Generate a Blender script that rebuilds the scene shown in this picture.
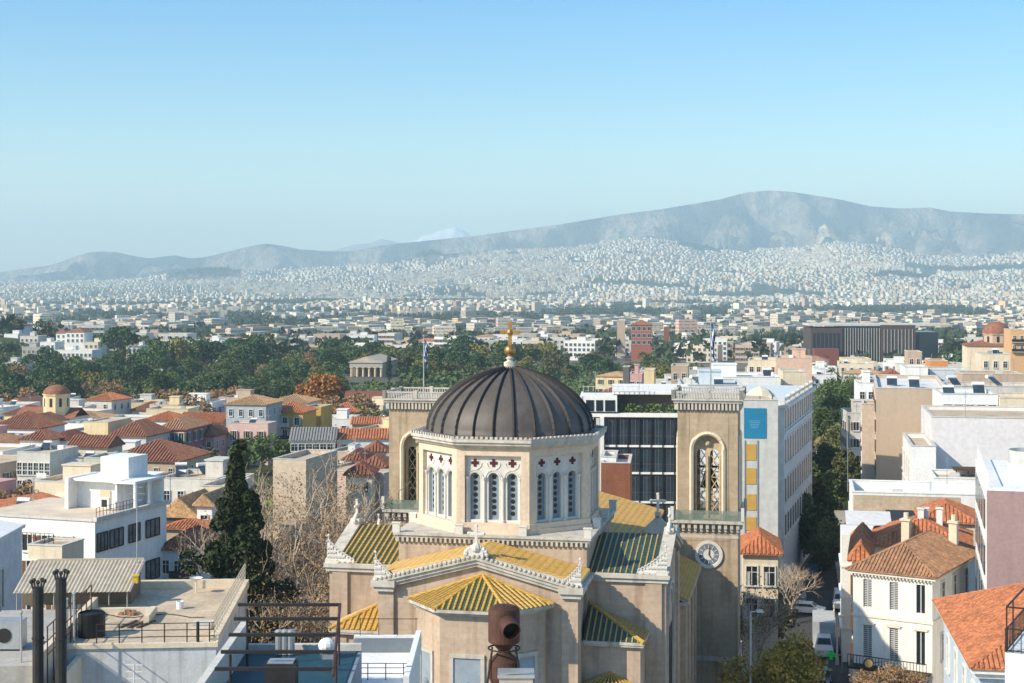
import bpy, bmesh, math, random
import numpy as np
from mathutils import Vector, Matrix
R = math.radians; PI = math.pi
SC = bpy.context.scene
COL = SC.collection
for _o in list(bpy.data.objects): bpy.data.objects.remove(_o)
# ------------------------------------------------------------------ camera, sky, sun, exposure
F = 1500.0; H = 34.0; HY = 285.0; CX = 512.0
cam_d = bpy.data.cameras.new('camera'); cam = bpy.data.objects.new('camera', cam_d); COL.objects.link(cam)
cam.location = (0, 0, H); cam.rotation_euler = (R(90), 0, 0)
cam_d.sensor_width = 36; cam_d.lens = 36 * F / 1024; cam_d.shift_y = (HY - 341.5) / 1024
cam_d.clip_start = 1; cam_d.clip_end = 60000
SC.camera = cam
SUN_AZ, SUN_EL = 62, 34          # degrees: to the left of straight-behind, above the horizon
world = bpy.data.worlds.new('World'); SC.world = world; world.use_nodes = True
wn = world.node_tree; bg = wn.nodes['Background']
sky = wn.nodes.new('ShaderNodeTexSky'); sky.sky_type = 'NISHITA'; sky.sun_disc = False
sky.sun_elevation = R(SUN_EL); sky.sun_rotation = R(180 + SUN_AZ)
sky.altitude = 100; sky.air_density = 1.0; sky.dust_density = 0.8; sky.ozone_density = 3.5
tint = wn.nodes.new('ShaderNodeVectorMath'); tint.operation = 'MULTIPLY'
wtc = wn.nodes.new('ShaderNodeTexCoord'); wsp = wn.nodes.new('ShaderNodeSeparateXYZ'); wn.links.new(wtc.outputs['Generated'], wsp.inputs[0])
wr = wn.nodes.new('ShaderNodeValToRGB'); wn.links.new(wsp.outputs[2], wr.inputs[0]); wn.links.new(wr.outputs[0], tint.inputs[1])   # clear winter air: pale cream at the horizon, cyan blue above
for i_, (p_, c_) in enumerate(((0, (1.0, .92, .68)), (.05, (.98, .93, .73)), (.12, (.58, .74, .72)), (.20, (.30, .61, .74)), (.45, (.44, .67, .75)))):
    e_ = wr.color_ramp.elements[i_] if i_ < 2 else wr.color_ramp.elements.new(p_); e_.position = p_; e_.color = (*c_, 1)
wn.links.new(sky.outputs[0], tint.inputs[0]); gain = wn.nodes.new('ShaderNodeVectorMath'); gain.operation = 'SCALE'; gain.inputs['Scale'].default_value = 1.34; wn.links.new(tint.outputs[0], gain.inputs[0]); wn.links.new(gain.outputs[0], bg.inputs[0]); bg.inputs[1].default_value = 0.145
sl = bpy.data.lights.new('sun', 'SUN'); sl.energy = 4.7; sl.angle = R(0.55); sl.color = (1.0, 0.865, 0.67)
so = bpy.data.objects.new('sun', sl); COL.objects.link(so)
sv = Vector((-math.sin(R(SUN_AZ)) * math.cos(R(SUN_EL)), -math.cos(R(SUN_AZ)) * math.cos(R(SUN_EL)), math.sin(R(SUN_EL))))
so.rotation_euler = sv.to_track_quat('Z', 'Y').to_euler(); so.location = (-60, -60, 200)
SC.view_settings.view_transform = 'Standard'; SC.view_settings.look = 'None'
SC.view_settings.exposure = 0.45; SC.view_settings.gamma = 1
SC.render.engine = 'CYCLES'
SC.cycles.max_bounces = 6; SC.cycles.diffuse_bounces = 3; SC.cycles.glossy_bounces = 2; SC.cycles.volume_bounces = 1
SC.cycles.transmission_bounces = 3; SC.cycles.transparent_max_bounces = 8
SC.cycles.caustics_reflective = False; SC.cycles.caustics_refractive = False

HAZE = 1.0e-4
def at(px, py, Y): return Vector(((px - CX) / F * Y, Y, H - (py - HY) / F * Y))
def X_(px, Y): return (px - CX) / F * Y
def Z_(py, Y): return H - (py - HY) / F * Y

# ------------------------------------------------------------------ materials (all procedural)
MATS = {}
def mat(name, col, rough=.85, var=.12, scale=1.5, bump=.0, bscale=20, metal=0., stain=0., fine=0.10, obrand=0.0, spec=.3):
    """plain surface colour, broad and fine mottling, optional dirt streaks"""
    if name in MATS: return MATS[name]
    m = bpy.data.materials.new(name); m.use_nodes = True; nt = m.node_tree; N = nt.nodes; L = nt.links
    b = N['Principled BSDF']; b.inputs['Roughness'].default_value = rough; b.inputs['Metallic'].default_value = metal
    b.inputs['Specular IOR Level'].default_value = spec
    tc = N.new('ShaderNodeTexCoord')
    geo = N.new('ShaderNodeNewGeometry')
    n1 = N.new('ShaderNodeTexNoise'); n1.inputs['Scale'].default_value = scale; n1.inputs['Detail'].default_value = 5
    L.new(geo.outputs['Position'], n1.inputs['Vector'])
    n2 = N.new('ShaderNodeTexNoise'); n2.inputs['Scale'].default_value = scale * 9; n2.inputs['Detail'].default_value = 3
    L.new(geo.outputs['Position'], n2.inputs['Vector'])
    def mul(fac_socket, lo, hi, prev):
        mr = N.new('ShaderNodeMapRange'); mr.inputs[1].default_value = .25; mr.inputs[2].default_value = .75
        mr.inputs[3].default_value = lo; mr.inputs[4].default_value = hi; L.new(fac_socket, mr.inputs[0])
        mx = N.new('ShaderNodeVectorMath'); mx.operation = 'SCALE'
        L.new(prev, mx.inputs[0]); L.new(mr.outputs[0], mx.inputs['Scale']); return mx.outputs[0]
    rgb = N.new('ShaderNodeRGB'); rgb.outputs[0].default_value = (*col, 1); out = rgb.outputs[0]
    out = mul(n1.outputs[0], 1 - var, 1 + var, out)
    out = mul(n2.outputs[0], 1 - fine, 1 + fine, out)
    if stain:
        mp = N.new('ShaderNodeMapping'); mp.inputs['Scale'].default_value = (1.3, 1.3, .12); L.new(geo.outputs['Position'], mp.inputs['Vector'])
        n3 = N.new('ShaderNodeTexNoise'); n3.inputs['Scale'].default_value = 1.2; n3.inputs['Detail'].default_value = 6; L.new(mp.outputs[0], n3.inputs['Vector'])
        mr = N.new('ShaderNodeMapRange'); mr.inputs[1].default_value = .5; mr.inputs[2].default_value = .75; mr.inputs[3].default_value = 0; mr.inputs[4].default_value = stain
        L.new(n3.outputs[0], mr.inputs[0])
        mx = N.new('ShaderNodeMix'); mx.data_type = 'RGBA'; L.new(mr.outputs[0], mx.inputs[0]); L.new(out, mx.inputs[6]); mx.inputs[7].default_value = (col[0] * .35, col[1] * .32, col[2] * .3, 1)
        out = mx.outputs[2]
    if obrand:
        oi = N.new('ShaderNodeObjectInfo'); mr = N.new('ShaderNodeMapRange'); mr.inputs[3].default_value = 1 - obrand; mr.inputs[4].default_value = 1 + obrand
        L.new(oi.outputs['Random'], mr.inputs[0]); mx = N.new('ShaderNodeVectorMath'); mx.operation = 'SCALE'; L.new(out, mx.inputs[0]); L.new(mr.outputs[0], mx.inputs['Scale']); out = mx.outputs[0]
    L.new(out, b.inputs['Base Color'])
    if bump:
        nb = N.new('ShaderNodeTexNoise'); nb.inputs['Scale'].default_value = bscale; nb.inputs['Detail'].default_value = 4; L.new(geo.outputs['Position'], nb.inputs['Vector'])
        bp = N.new('ShaderNodeBump'); bp.inputs['Strength'].default_value = bump; bp.inputs['Distance'].default_value = .05; L.new(nb.outputs[0], bp.inputs['Height']); L.new(bp.outputs[0], b.inputs['Normal'])
    MATS[name] = m; return m

def mat_courses(name, col, rough=.9, bw=.95, bh=.38, jc=.86, var=.13, stain=.25):
    """ashlar or brick courses, laid in world height and horizontal distance"""
    if name in MATS: return MATS[name]
    m = mat(name, col, rough, var, .35, stain=stain); N = m.node_tree.nodes; L = m.node_tree.links
    b = N['Principled BSDF']; src = b.inputs['Base Color'].links[0].from_socket
    geo = N.new('ShaderNodeNewGeometry'); sp = N.new('ShaderNodeSeparateXYZ'); L.new(geo.outputs['Position'], sp.inputs[0])
    sn = N.new('ShaderNodeSeparateXYZ'); L.new(geo.outputs['Normal'], sn.inputs[0])
    # horizontal coordinate along the wall = x*ny - y*nx
    a = N.new('ShaderNodeMath'); a.operation = 'MULTIPLY'; L.new(sp.outputs[0], a.inputs[0]); L.new(sn.outputs[1], a.inputs[1])
    c = N.new('ShaderNodeMath'); c.operation = 'MULTIPLY'; L.new(sp.outputs[1], c.inputs[0]); L.new(sn.outputs[0], c.inputs[1])
    d = N.new('ShaderNodeMath'); d.operation = 'SUBTRACT'; L.new(a.outputs[0], d.inputs[0]); L.new(c.outputs[0], d.inputs[1])
    cb = N.new('ShaderNodeCombineXYZ'); L.new(d.outputs[0], cb.inputs[0]); L.new(sp.outputs[2], cb.inputs[1])
    br = N.new('ShaderNodeTexBrick'); L.new(cb.outputs[0], br.inputs['Vector']); br.inputs['Scale'].default_value = 1
    br.inputs['Brick Width'].default_value = bw; br.inputs['Row Height'].default_value = bh; br.inputs['Mortar Size'].default_value = .018 * min(1, bh * 2)
    br.inputs['Color1'].default_value = (1, 1, 1, 1); br.inputs['Color2'].default_value = (.9, .89, .87, 1); br.inputs['Mortar'].default_value = (jc, jc, jc, 1)
    mx = N.new('ShaderNodeVectorMath'); mx.operation = 'MULTIPLY'; L.new(src, mx.inputs[0]); L.new(br.outputs[0], mx.inputs[1]); L.new(mx.outputs[0], b.inputs['Base Color'])
    return m

STONE = mat_courses('church_stone', (.52, .40, .305), var=.16, stain=.55)
TSTONE = mat_courses('tower_stone', (.475, .37, .26), bh=.55, var=.14, stain=.6)
DRUMST = mat('drum_stone', (.68, .54, .41), var=.08, scale=.5, stain=.25)
MARBLE = mat('marble', (.54, .50, .44), var=.14, scale=1.2, stain=.6)
MARBLEW = mat('white_marble', (.66, .63, .58), var=.07, scale=1.2, stain=.2)
def tile_courses(m, step=.13, lo=.62):
    N = m.node_tree.nodes; L = m.node_tree.links; b = N['Principled BSDF']; src = b.inputs['Base Color'].links[0].from_socket
    geo = N.new('ShaderNodeNewGeometry'); sp = N.new('ShaderNodeSeparateXYZ'); L.new(geo.outputs['Position'], sp.inputs[0])
    dv = N.new('ShaderNodeMath'); dv.operation = 'DIVIDE'; dv.inputs[1].default_value = step; L.new(sp.outputs[2], dv.inputs[0]); fr = N.new('ShaderNodeMath'); fr.operation = 'FRACT'; L.new(dv.outputs[0], fr.inputs[0])
    mr = N.new('ShaderNodeMapRange'); mr.inputs[1].default_value = 0; mr.inputs[2].default_value = .35; mr.inputs[3].default_value = lo; mr.inputs[4].default_value = 1.05; L.new(fr.outputs[0], mr.inputs[0])
    mx = N.new('ShaderNodeVectorMath'); mx.operation = 'SCALE'; L.new(src, mx.inputs[0]); L.new(mr.outputs[0], mx.inputs['Scale']); L.new(mx.outputs[0], b.inputs['Base Color'])
LEAD = mat('dome_metal', (.105, .090, .080), rough=.55, var=.2, scale=.8, stain=.4, spec=.4)
LEADD = mat('dome_seam', (.035, .03, .03), rough=.6)
GOLD = mat('gilt', (.44, .25, .085), rough=.35, metal=.7)
YEL = mat('yellow_tile', (.54, .33, .08), rough=.4, var=.14, scale=2.5, fine=.2, stain=.35)
GRN = mat('green_tile', (.055, .10, .055), rough=.4, var=.3, scale=2.0, fine=.3, stain=.3)
DGRN = mat('blue_green_tile', (.028, .072, .068), rough=.4, var=.3, scale=2)
tile_courses(YEL); tile_courses(GRN, .13, .8)
DISC = mat('lattice_hole', (.012, .013, .018), rough=.3, spec=.5)
LATT = mat('lattice_stone', (.22, .27, .31))
REDX = mat('red_cross_inlay', (.09, .010, .016), rough=.6)
GLASS = mat('dark_glass', (.018, .026, .036), rough=.22, var=.3, scale=.4, spec=.35)
GLASSB = mat('blue_glass', (.035, .055, .075), rough=.1, var=.35, scale=.5, spec=.7)
WHITE = mat('white_paint', (.80, .79, .76), var=.05, scale=.6, stain=.18)
WHITE2 = mat('clean_white', (.80, .80, .79), var=.05, scale=.5, stain=.15)
CREAM = mat('cream_render', (.72, .62, .47), var=.08, scale=.6, stain=.3)
TAN = mat('tan_render', (.50, .38, .29), var=.08, scale=.5, stain=.25)
PINK = mat('pink_render', (.62, .35, .33), var=.08, scale=.5, stain=.3)
MAGENTA = mat('magenta_render', (.46, .15, .17), var=.08, scale=.5, stain=.3)
LILAC = mat('lilac_render', (.64, .59, .59), var=.06, scale=.3, stain=.15)
MAUVE = mat('mauve_render', (.36, .245, .24), var=.08, scale=.5, stain=.2)
OCHRE = mat('ochre_render', (.60, .38, .11), var=.08, scale=.5, stain=.3)
GREY = mat('grey_concrete', (.42, .40, .37), var=.14, scale=.5, stain=.4)
LGREY = mat('pale_concrete', (.60, .575, .53), var=.12, scale=.4, stain=.3)
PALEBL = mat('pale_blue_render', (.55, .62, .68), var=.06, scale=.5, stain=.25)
YELLOWR = mat('pale_yellow_render', (.74, .60, .36), var=.08, scale=.5, stain=.3)
BRICK = mat_courses('red_brick', (.27, .105, .06), bw=.5, bh=.2, jc=1.3)
RUBBLE = mat_courses('rubble_stone', (.50, .40, .29), bw=.6, bh=.3, jc=.75)
SLAB = mat('roof_screed', (.54, .43, .31), var=.22, scale=.35, stain=.0, fine=.2)
SLABW = mat('roof_white_coating', (.72, .70, .66), var=.12, scale=.35, fine=.1)
IRON = mat('black_iron', (.025, .022, .022), rough=.6)
RUST = mat('rusty_steel', (.075, .036, .028), rough=.75, var=.35, scale=5, stain=.5)
SOOT = mat('sooty_pipe', (.03, .028, .028), rough=.7, var=.3)
STEEL = mat('galvanised', (.42, .44, .46), rough=.45, metal=.5)
BLUET = mat('shade_darkened_teal', (.014, .06, .09), rough=.6, var=.2)  # teal darkened in place of shade missing on the deck
def tile(name, c, bs=.22):
    """clay roof tile: mottled tile by tile"""
    m = mat(name, c, .85, .22, .7, fine=.28, stain=.3); N = m.node_tree.nodes; L = m.node_tree.links; b = N['Principled BSDF']
    src = b.inputs['Base Color'].links[0].from_socket
    geo = N.new('ShaderNodeNewGeometry'); v = N.new('ShaderNodeTexVoronoi'); v.inputs['Scale'].default_value = 1 / bs; L.new(geo.outputs['Position'], v.inputs['Vector'])
    sp = N.new('ShaderNodeSeparateColor'); L.new(v.outputs['Color'], sp.inputs[0])
    mr = N.new('ShaderNodeMapRange'); mr.inputs[3].default_value = .72; mr.inputs[4].default_value = 1.25; L.new(sp.outputs[0], mr.inputs[0])
    mx = N.new('ShaderNodeVectorMath'); mx.operation = 'SCALE'; L.new(src, mx.inputs[0]); L.new(mr.outputs[0], mx.inputs['Scale']); L.new(mx.outputs[0], b.inputs['Base Color'])
    return m
T_ORANGE = tile('orange_tile', (.48, .18, .083)); T_RED = tile('red_tile', (.28, .12, .075)); T_BROWN = tile('weathered_tile', (.36, .20, .115))
T_TAN = tile('tan_tile', (.50, .31, .16)); T_DARK = tile('dark_red_tile', (.22, .08, .055)); T_SLATE = mat('grey_roof_sheet', (.25, .245, .24), var=.1)
LEAFG = mat('dark_green_leaf', (.085, .125, .036), rough=.7, var=.35, scale=.25, fine=.3, obrand=.25)
LEAFP = mat('pine_leaf', (.055, .10, .042), rough=.7, var=.3, scale=.3, fine=.3, obrand=.25)
LEAFO = mat('olive_leaf', (.125, .135, .045), rough=.7, var=.3, scale=.3, fine=.3, obrand=.25)
LEAFY = mat('yellow_leaf', (.36, .26, .05), rough=.7, var=.3, scale=.5, fine=.3, obrand=.15)  # yellow brightened in place of sunlight the street tree lacks
LEAFYP = mat('yellowing_leaf', (.20, .18, .045), rough=.7, var=.3, scale=.3, fine=.3, obrand=.25)
LEAFA = mat('autumn_leaf', (.36, .15, .03), rough=.7, var=.35, scale=.5, fine=.35)
LEAFC = mat('cypress_leaf', (.036, .050, .018), rough=.8, var=.4, scale=.7, fine=.35)
LEAFB = mat('dry_leaf', (.30, .185, .09), rough=.8, var=.35, scale=.6, fine=.3)
BARK = mat('bark', (.13, .095, .065), rough=.95, var=.3); BARKP = mat('pale_bark', (.46, .37, .28), rough=.95, var=.3, scale=3)

# ------------------------------------------------------------------ mesh building
class MB:
    def __init__(s): s.v = []; s.f = []; s.mi = []; s.cur = 0; s.M = None
    def p(s, q):
        q = Vector(q)
        if s.M is not None: q = s.M @ q
        s.v.append((q[0], q[1], q[2])); return len(s.v) - 1
    def face(s, ids): s.f.append(tuple(ids)); s.mi.append(s.cur)
    def poly(s, pts): s.face([s.p(q) for q in pts])
    def box(s, x0, x1, y0, y1, z0, z1):
        i = [s.p(q) for q in ((x0, y0, z0), (x1, y0, z0), (x1, y1, z0), (x0, y1, z0), (x0, y0, z1), (x1, y0, z1), (x1, y1, z1), (x0, y1, z1))]
        for f in ((3, 2, 1, 0), (4, 5, 6, 7), (0, 1, 5, 4), (1, 2, 6, 5), (2, 3, 7, 6), (3, 0, 4, 7)): s.face([i[k] for k in f])
    def prism(s, pts, z0, z1, pts1=None):
        n = len(pts); a = [s.p((x, y, z0)) for x, y in pts]; b = [s.p((x, y, z1)) for x, y in (pts1 or pts)]
        s.face(a[::-1]); s.face(b)
        for k in range(n): s.face((a[k], a[(k + 1) % n], b[(k + 1) % n], b[k]))
    def ext(s, pts, vec):
        n = len(pts); vec = Vector(vec); a = [s.p(q) for q in pts]; b = [s.p(Vector(q) + vec) for q in pts]
        s.face(a); s.face(b[::-1])
        for k in range(n): s.face((a[(k + 1) % n], a[k], b[k], b[(k + 1) % n]))
    def tube(s, p0, p1, r0, r1=None, n=6, cap=True):
        p0 = Vector(p0); p1 = Vector(p1); r1 = r0 if r1 is None else r1; d = p1 - p0
        if d.length < 1e-6: return
        d.normalize(); u = d.orthogonal().normalized(); w = d.cross(u)
        a = []; b = []
        for k in range(n):
            t = 2 * PI * k / n; o = u * math.cos(t) + w * math.sin(t)
            a.append(s.p(p0 + o * r0)); b.append(s.p(p1 + o * r1))
        for k in range(n): s.face((a[k], a[(k + 1) % n], b[(k + 1) % n], b[k]))
        if cap: s.face(a[::-1]); s.face(b)
    def lathe(s, prof, n=16, c=(0, 0), a0=0, a1=2 * PI, closed=True):
        rings = []
        for r, z in prof:
            rings.append([s.p((c[0] + r * math.cos(a0 + (a1 - a0) * k / n), c[1] + r * math.sin(a0 + (a1 - a0) * k / n), z)) for k in range(n if closed else n + 1)])
        for i in range(len(rings) - 1):
            m = n if closed else n
            for k in range(m):
                k2 = (k + 1) % n if closed else k + 1
                s.face((rings[i][k], rings[i][k2], rings[i + 1][k2], rings[i + 1][k]))
    def ball(s, c, r, n=10, m=6, sz=1):
        s2 = [(r * math.sin(PI * k / m) + 1e-4, c[2] - r * sz * math.cos(PI * k / m)) for k in range(m + 1)]
        s.lathe(s2, n, (c[0], c[1]))
    def arch(s, x0, x1, z0, z1, ops, y=0., dep=.3, n=10):
        """wall in the xz plane with openings (cx, w, zb, zt, arched) and reveals running back by dep"""
        x = x0; ops = sorted(ops)
        for (cx, w, zb, zt, ar) in ops:
            a = cx - w / 2; b = cx + w / 2; r = w / 2
            if a > x: s.poly([(x, y, z0), (a, y, z0), (a, y, z1), (x, y, z1)])
            if zb > z0: s.poly([(a, y, z0), (b, y, z0), (b, y, zb), (a, y, zb)])
            if ar: zs = zt - r; cur = [(cx - r * math.cos(PI * k / n), zs + r * math.sin(PI * k / n)) for k in range(n + 1)]
            else: zs = zt; cur = [(a, zt), (b, zt)]
            for k in range(len(cur) - 1):
                (xa, za), (xb, zc) = cur[k], cur[k + 1]
                s.poly([(xa, y, za), (xb, y, zc), (xb, y, z1), (xa, y, z1)])
                s.poly([(xa, y, za), (xa, y + dep, za), (xb, y + dep, zc), (xb, y, zc)])
            s.poly([(a, y, zb), (a, y + dep, zb), (a, y + dep, zs), (a, y, zs)])
            s.poly([(b, y, zb), (b, y, zs), (b, y + dep, zs), (b, y + dep, zb)])
            s.poly([(a, y, zb), (b, y, zb), (b, y + dep, zb), (a, y + dep, zb)])
            x = b
        if x < x1: s.poly([(x, y, z0), (x1, y, z0), (x1, y, z1), (x, y, z1)])
    def mesh(s, name, mats, smooth=False, fix=False):
        me = bpy.data.meshes.new(name); me.from_pydata(s.v, [], s.f)
        for m in (mats if isinstance(mats, (list, tuple)) else [mats]): me.materials.append(m)
        me.polygons.foreach_set('material_index', s.mi)
        if smooth: me.polygons.foreach_set('use_smooth', [True] * len(s.f))
        if fix or smooth:
            bm = bmesh.new(); bm.from_mesh(me)
            if smooth: bmesh.ops.remove_doubles(bm, verts=bm.verts, dist=1e-4)
            bmesh.ops.recalc_face_normals(bm, faces=bm.faces); bm.to_mesh(me); bm.free()
        me.update(); return me
    def build(s, name, mats, parent=None, smooth=False, **k): return link(name, s.mesh(name, mats, smooth, **k), parent)

def link(name, data, parent=None, loc=None, rz=None):
    o = bpy.data.objects.new(name, data); COL.objects.link(o)
    if parent is not None: o.parent = parent
    if loc is not None: o.location = loc
    if rz is not None: o.rotation_euler = (0, 0, rz)
    return o
def tag(o, label, cat, group=None):
    o['label'] = label; o['category'] = cat
    if group: o['group'] = group
    return o
def thing(name, label, cat, loc=(0, 0, 0), rz=0, group=None): return tag(link(name, None, None, loc, rz), label, cat, group)
def struct(name, mb, m, **k): o = mb.build(name, m, **k); o['kind'] = 'structure'; return o
def copy_tree(o, parent=None):
    c = o.copy(); COL.objects.link(c)
    if parent is not None: c.parent = parent
    for ch in KIDS.get(o.name, list(o.children)): copy_tree(ch, c)
    return c
KIDS = {}
def T(x=0, y=0, z=0, rz=0): return Matrix.Translation((x, y, z)) @ Matrix.Rotation(rz, 4, 'Z')

def ribs(mb, poly, u, pitch, r, off=0.0, ends=True):
    """rows of half-round tiles running down a sloping polygon; u is the direction of its eave"""
    P = [Vector(q) for q in poly]; u = Vector(u).normalized()
    n = Vector((0, 0, 0))
    for k in range(len(P)): n += (P[k] - P[0]).cross(P[(k + 1) % len(P)] - P[0])
    n.normalize()
    if n.z < 0: n = -n
    s = n.cross(u).normalized(); A = [(q.dot(u), q.dot(s)) for q in P]; base = P[0].dot(n)
    lo = min(a for a, b in A); hi = max(a for a, b in A); k = lo + pitch * .5
    while k < hi:
        bs = []
        for i in range(len(A)):
            (a0, b0), (a1, b1) = A[i], A[(i + 1) % len(A)]
            if (a0 - k) * (a1 - k) < 0: bs.append(b0 + (b1 - b0) * (k - a0) / (a1 - a0))
        if len(bs) >= 2 and max(bs) - min(bs) > pitch * .3:
            b0, b1 = min(bs) , max(bs)
            ring = []
            for b in (b0, b1):
                c = u * k + s * b + n * (base + off)
                ring.append([mb.p(c - u * r), mb.p(c - u * r * .6 + n * r * .85), mb.p(c + u * r * .6 + n * r * .85), mb.p(c + u * r)])
            for j in range(3): mb.face((ring[0][j], ring[0][j + 1], ring[1][j + 1], ring[1][j]))
            mb.face(ring[0]); mb.face(ring[1][::-1])
        k += pitch
def fast_mesh(name, V, Fq, mats, mi=None, smooth=False):
    """V (n,3), Fq (m,4) numpy arrays"""
    me = bpy.data.meshes.new(name); V = np.asarray(V, dtype=np.float32); Fq = np.asarray(Fq, dtype=np.int32); m = len(Fq)
    me.vertices.add(len(V)); me.vertices.foreach_set('co', V.ravel()); me.loops.add(m * 4); me.loops.foreach_set('vertex_index', Fq.ravel())
    me.polygons.add(m); me.polygons.foreach_set('loop_start', np.arange(0, 4 * m, 4, dtype=np.int32)); me.polygons.foreach_set('loop_total', np.full(m, 4, dtype=np.int32))
    for q in mats: me.materials.append(q)
    if mi is not None: me.polygons.foreach_set('material_index', np.asarray(mi, dtype=np.int32))
    me.polygons.foreach_set('use_smooth', np.full(m, smooth, dtype=bool))
    me.update(calc_edges=True); me.validate(); return me

# ------------------------------------------------------------------ terrain
def lerp_tab(tab, v):
    return np.interp(v, [a for a, b in tab], [b for a, b in tab])
RIDGE = [(-600, 285), (-200, 283), (0, 272), (25, 268), (45, 266), (60, 262), (75, 256), (90, 252), (103, 251), (118, 252), (135, 256), (150, 258), (165, 256), (175, 255), (190, 258), (205, 257), (225, 252), (245, 247), (265, 243), (280, 245), (300, 249), (330, 251), (350, 251), (375, 246), (400, 243), (420, 241), (450, 238), (480, 235), (500, 232), (530, 228), (560, 224), (590, 219), (620, 214), (660, 209), (690, 204), (720, 199), (745, 192), (768, 190), (790, 191), (815, 195), (840, 199), (870, 206), (900, 208), (930, 207), (950, 211), (985, 213), (1024, 214), (1300, 222), (1700, 260)]
CEDGE = [(-600, 288), (0, 284), (100, 282), (165, 278), (200, 278), (250, 272), (300, 270), (350, 266), (400, 264), (430, 262), (470, 256), (500, 251), (550, 250), (590, 246), (620, 241), (650, 239), (685, 243), (720, 251), (760, 250), (800, 249), (840, 243), (870, 245), (900, 250), (930, 257), (970, 258), (1024, 254), (1300, 262), (1700, 275)]
YC, YR = 8300.0, 10800.0
def hash2(ix, iy): return (np.sin(ix * 127.1 + iy * 311.7) * 43758.5453) % 1.0
def vnoise(x, y):
    ix = np.floor(x); iy = np.floor(y); fx = x - ix; fy = y - iy; fx = fx * fx * (3 - 2 * fx); fy = fy * fy * (3 - 2 * fy)
    a = hash2(ix, iy); b = hash2(ix + 1, iy); c = hash2(ix, iy + 1); d = hash2(ix + 1, iy + 1)
    return (a * (1 - fx) + b * fx) * (1 - fy) + (c * (1 - fx) + d * fx) * fy
def fbm(x, y, o=4):
    s = 0; a = .5
    for _ in range(o): s = s + a * vnoise(x, y); x = x * 2.03 + 17.3; y = y * 2.03 + 5.1; a *= .5
    return s
def ground(x, Y):
    x = np.asarray(x, dtype=float); Y = np.asarray(Y, dtype=float); Ys = np.maximum(Y, 60.)
    px = CX + F * x / Ys
    z = lerp_tab([(0, 0), (170, 0), (300, -2.5), (500, -7), (800, -9), (1500, -20), (3000, -26), (5000, -22), (6000, -8)], Y)
    # hill at upper left with the houses, and the mound that carries the temple
    z = z + 15 * np.exp(-((x + 290) / 70) ** 2 - ((Y - 830) / 90) ** 2) + 3.0 * np.exp(-((x + 62) / 45) ** 2 - ((Y - 640) / 60) ** 2)
    pc = lerp_tab(CEDGE, px); pr = lerp_tab(RIDGE, px)
    zc = H - (pc - HY) * YC / F; zr = H - (pr - HY) * YR / F
    t = np.clip((Y - 5200) / (YC - 5200), 0, 1); u = np.clip((Y - YC) / (YR - YC), 0, 1)
    zz = z * (1 - t ** 1.25) + zc * t ** 1.25
    gul = 1 - np.abs(2 * fbm(x / 330 + 3.7 + (Y - 9000) / 2200, Y / 1300, 5) - .95) * 1.9
    relief = (gul - 1.0) * 850 * np.clip(np.sin(np.clip(u, 0, 1) * PI), 0, 1) ** .7 * np.clip((zr - 30) / 500, .15, 1)
    for (pb, pt_, wd, am) in ((742, 778, 13, 230), (796, 790, 10, 150), (866, 835, 14, 170), (935, 890, 16, 150), (985, 960, 14, 130), (668, 705, 16, 190), (610, 640, 13, 130), (520, 540, 12, 90), (330, 318, 16, 90), (250, 262, 9, 80), (218, 200, 9, 70), (140, 128, 9, 80), (75, 90, 9, 70)):
        c_ = pb + (pt_ - pb) * u; relief = relief - am * np.exp(-((px - c_) / wd) ** 2) * np.clip(np.sin(np.clip(u, 0, 1) * PI), 0, 1) ** .6       # stream valleys running down from the ridge
    zz = zz + (zr - zc) * np.clip(u, 0, 1) ** 1.15 + relief
    zz = np.where(Y > YR, zr - (Y - YR) * .08, zz)
    zz = zz + 55 * np.exp(-((px - 205) / 42) ** 2 - ((Y - 7700) / 260) ** 2) + 75 * np.exp(-((px - 425) / 28) ** 2 - ((Y - 8500) / 320) ** 2)
    return zz
def g1(x, Y): return float(ground(x, Y))
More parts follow.
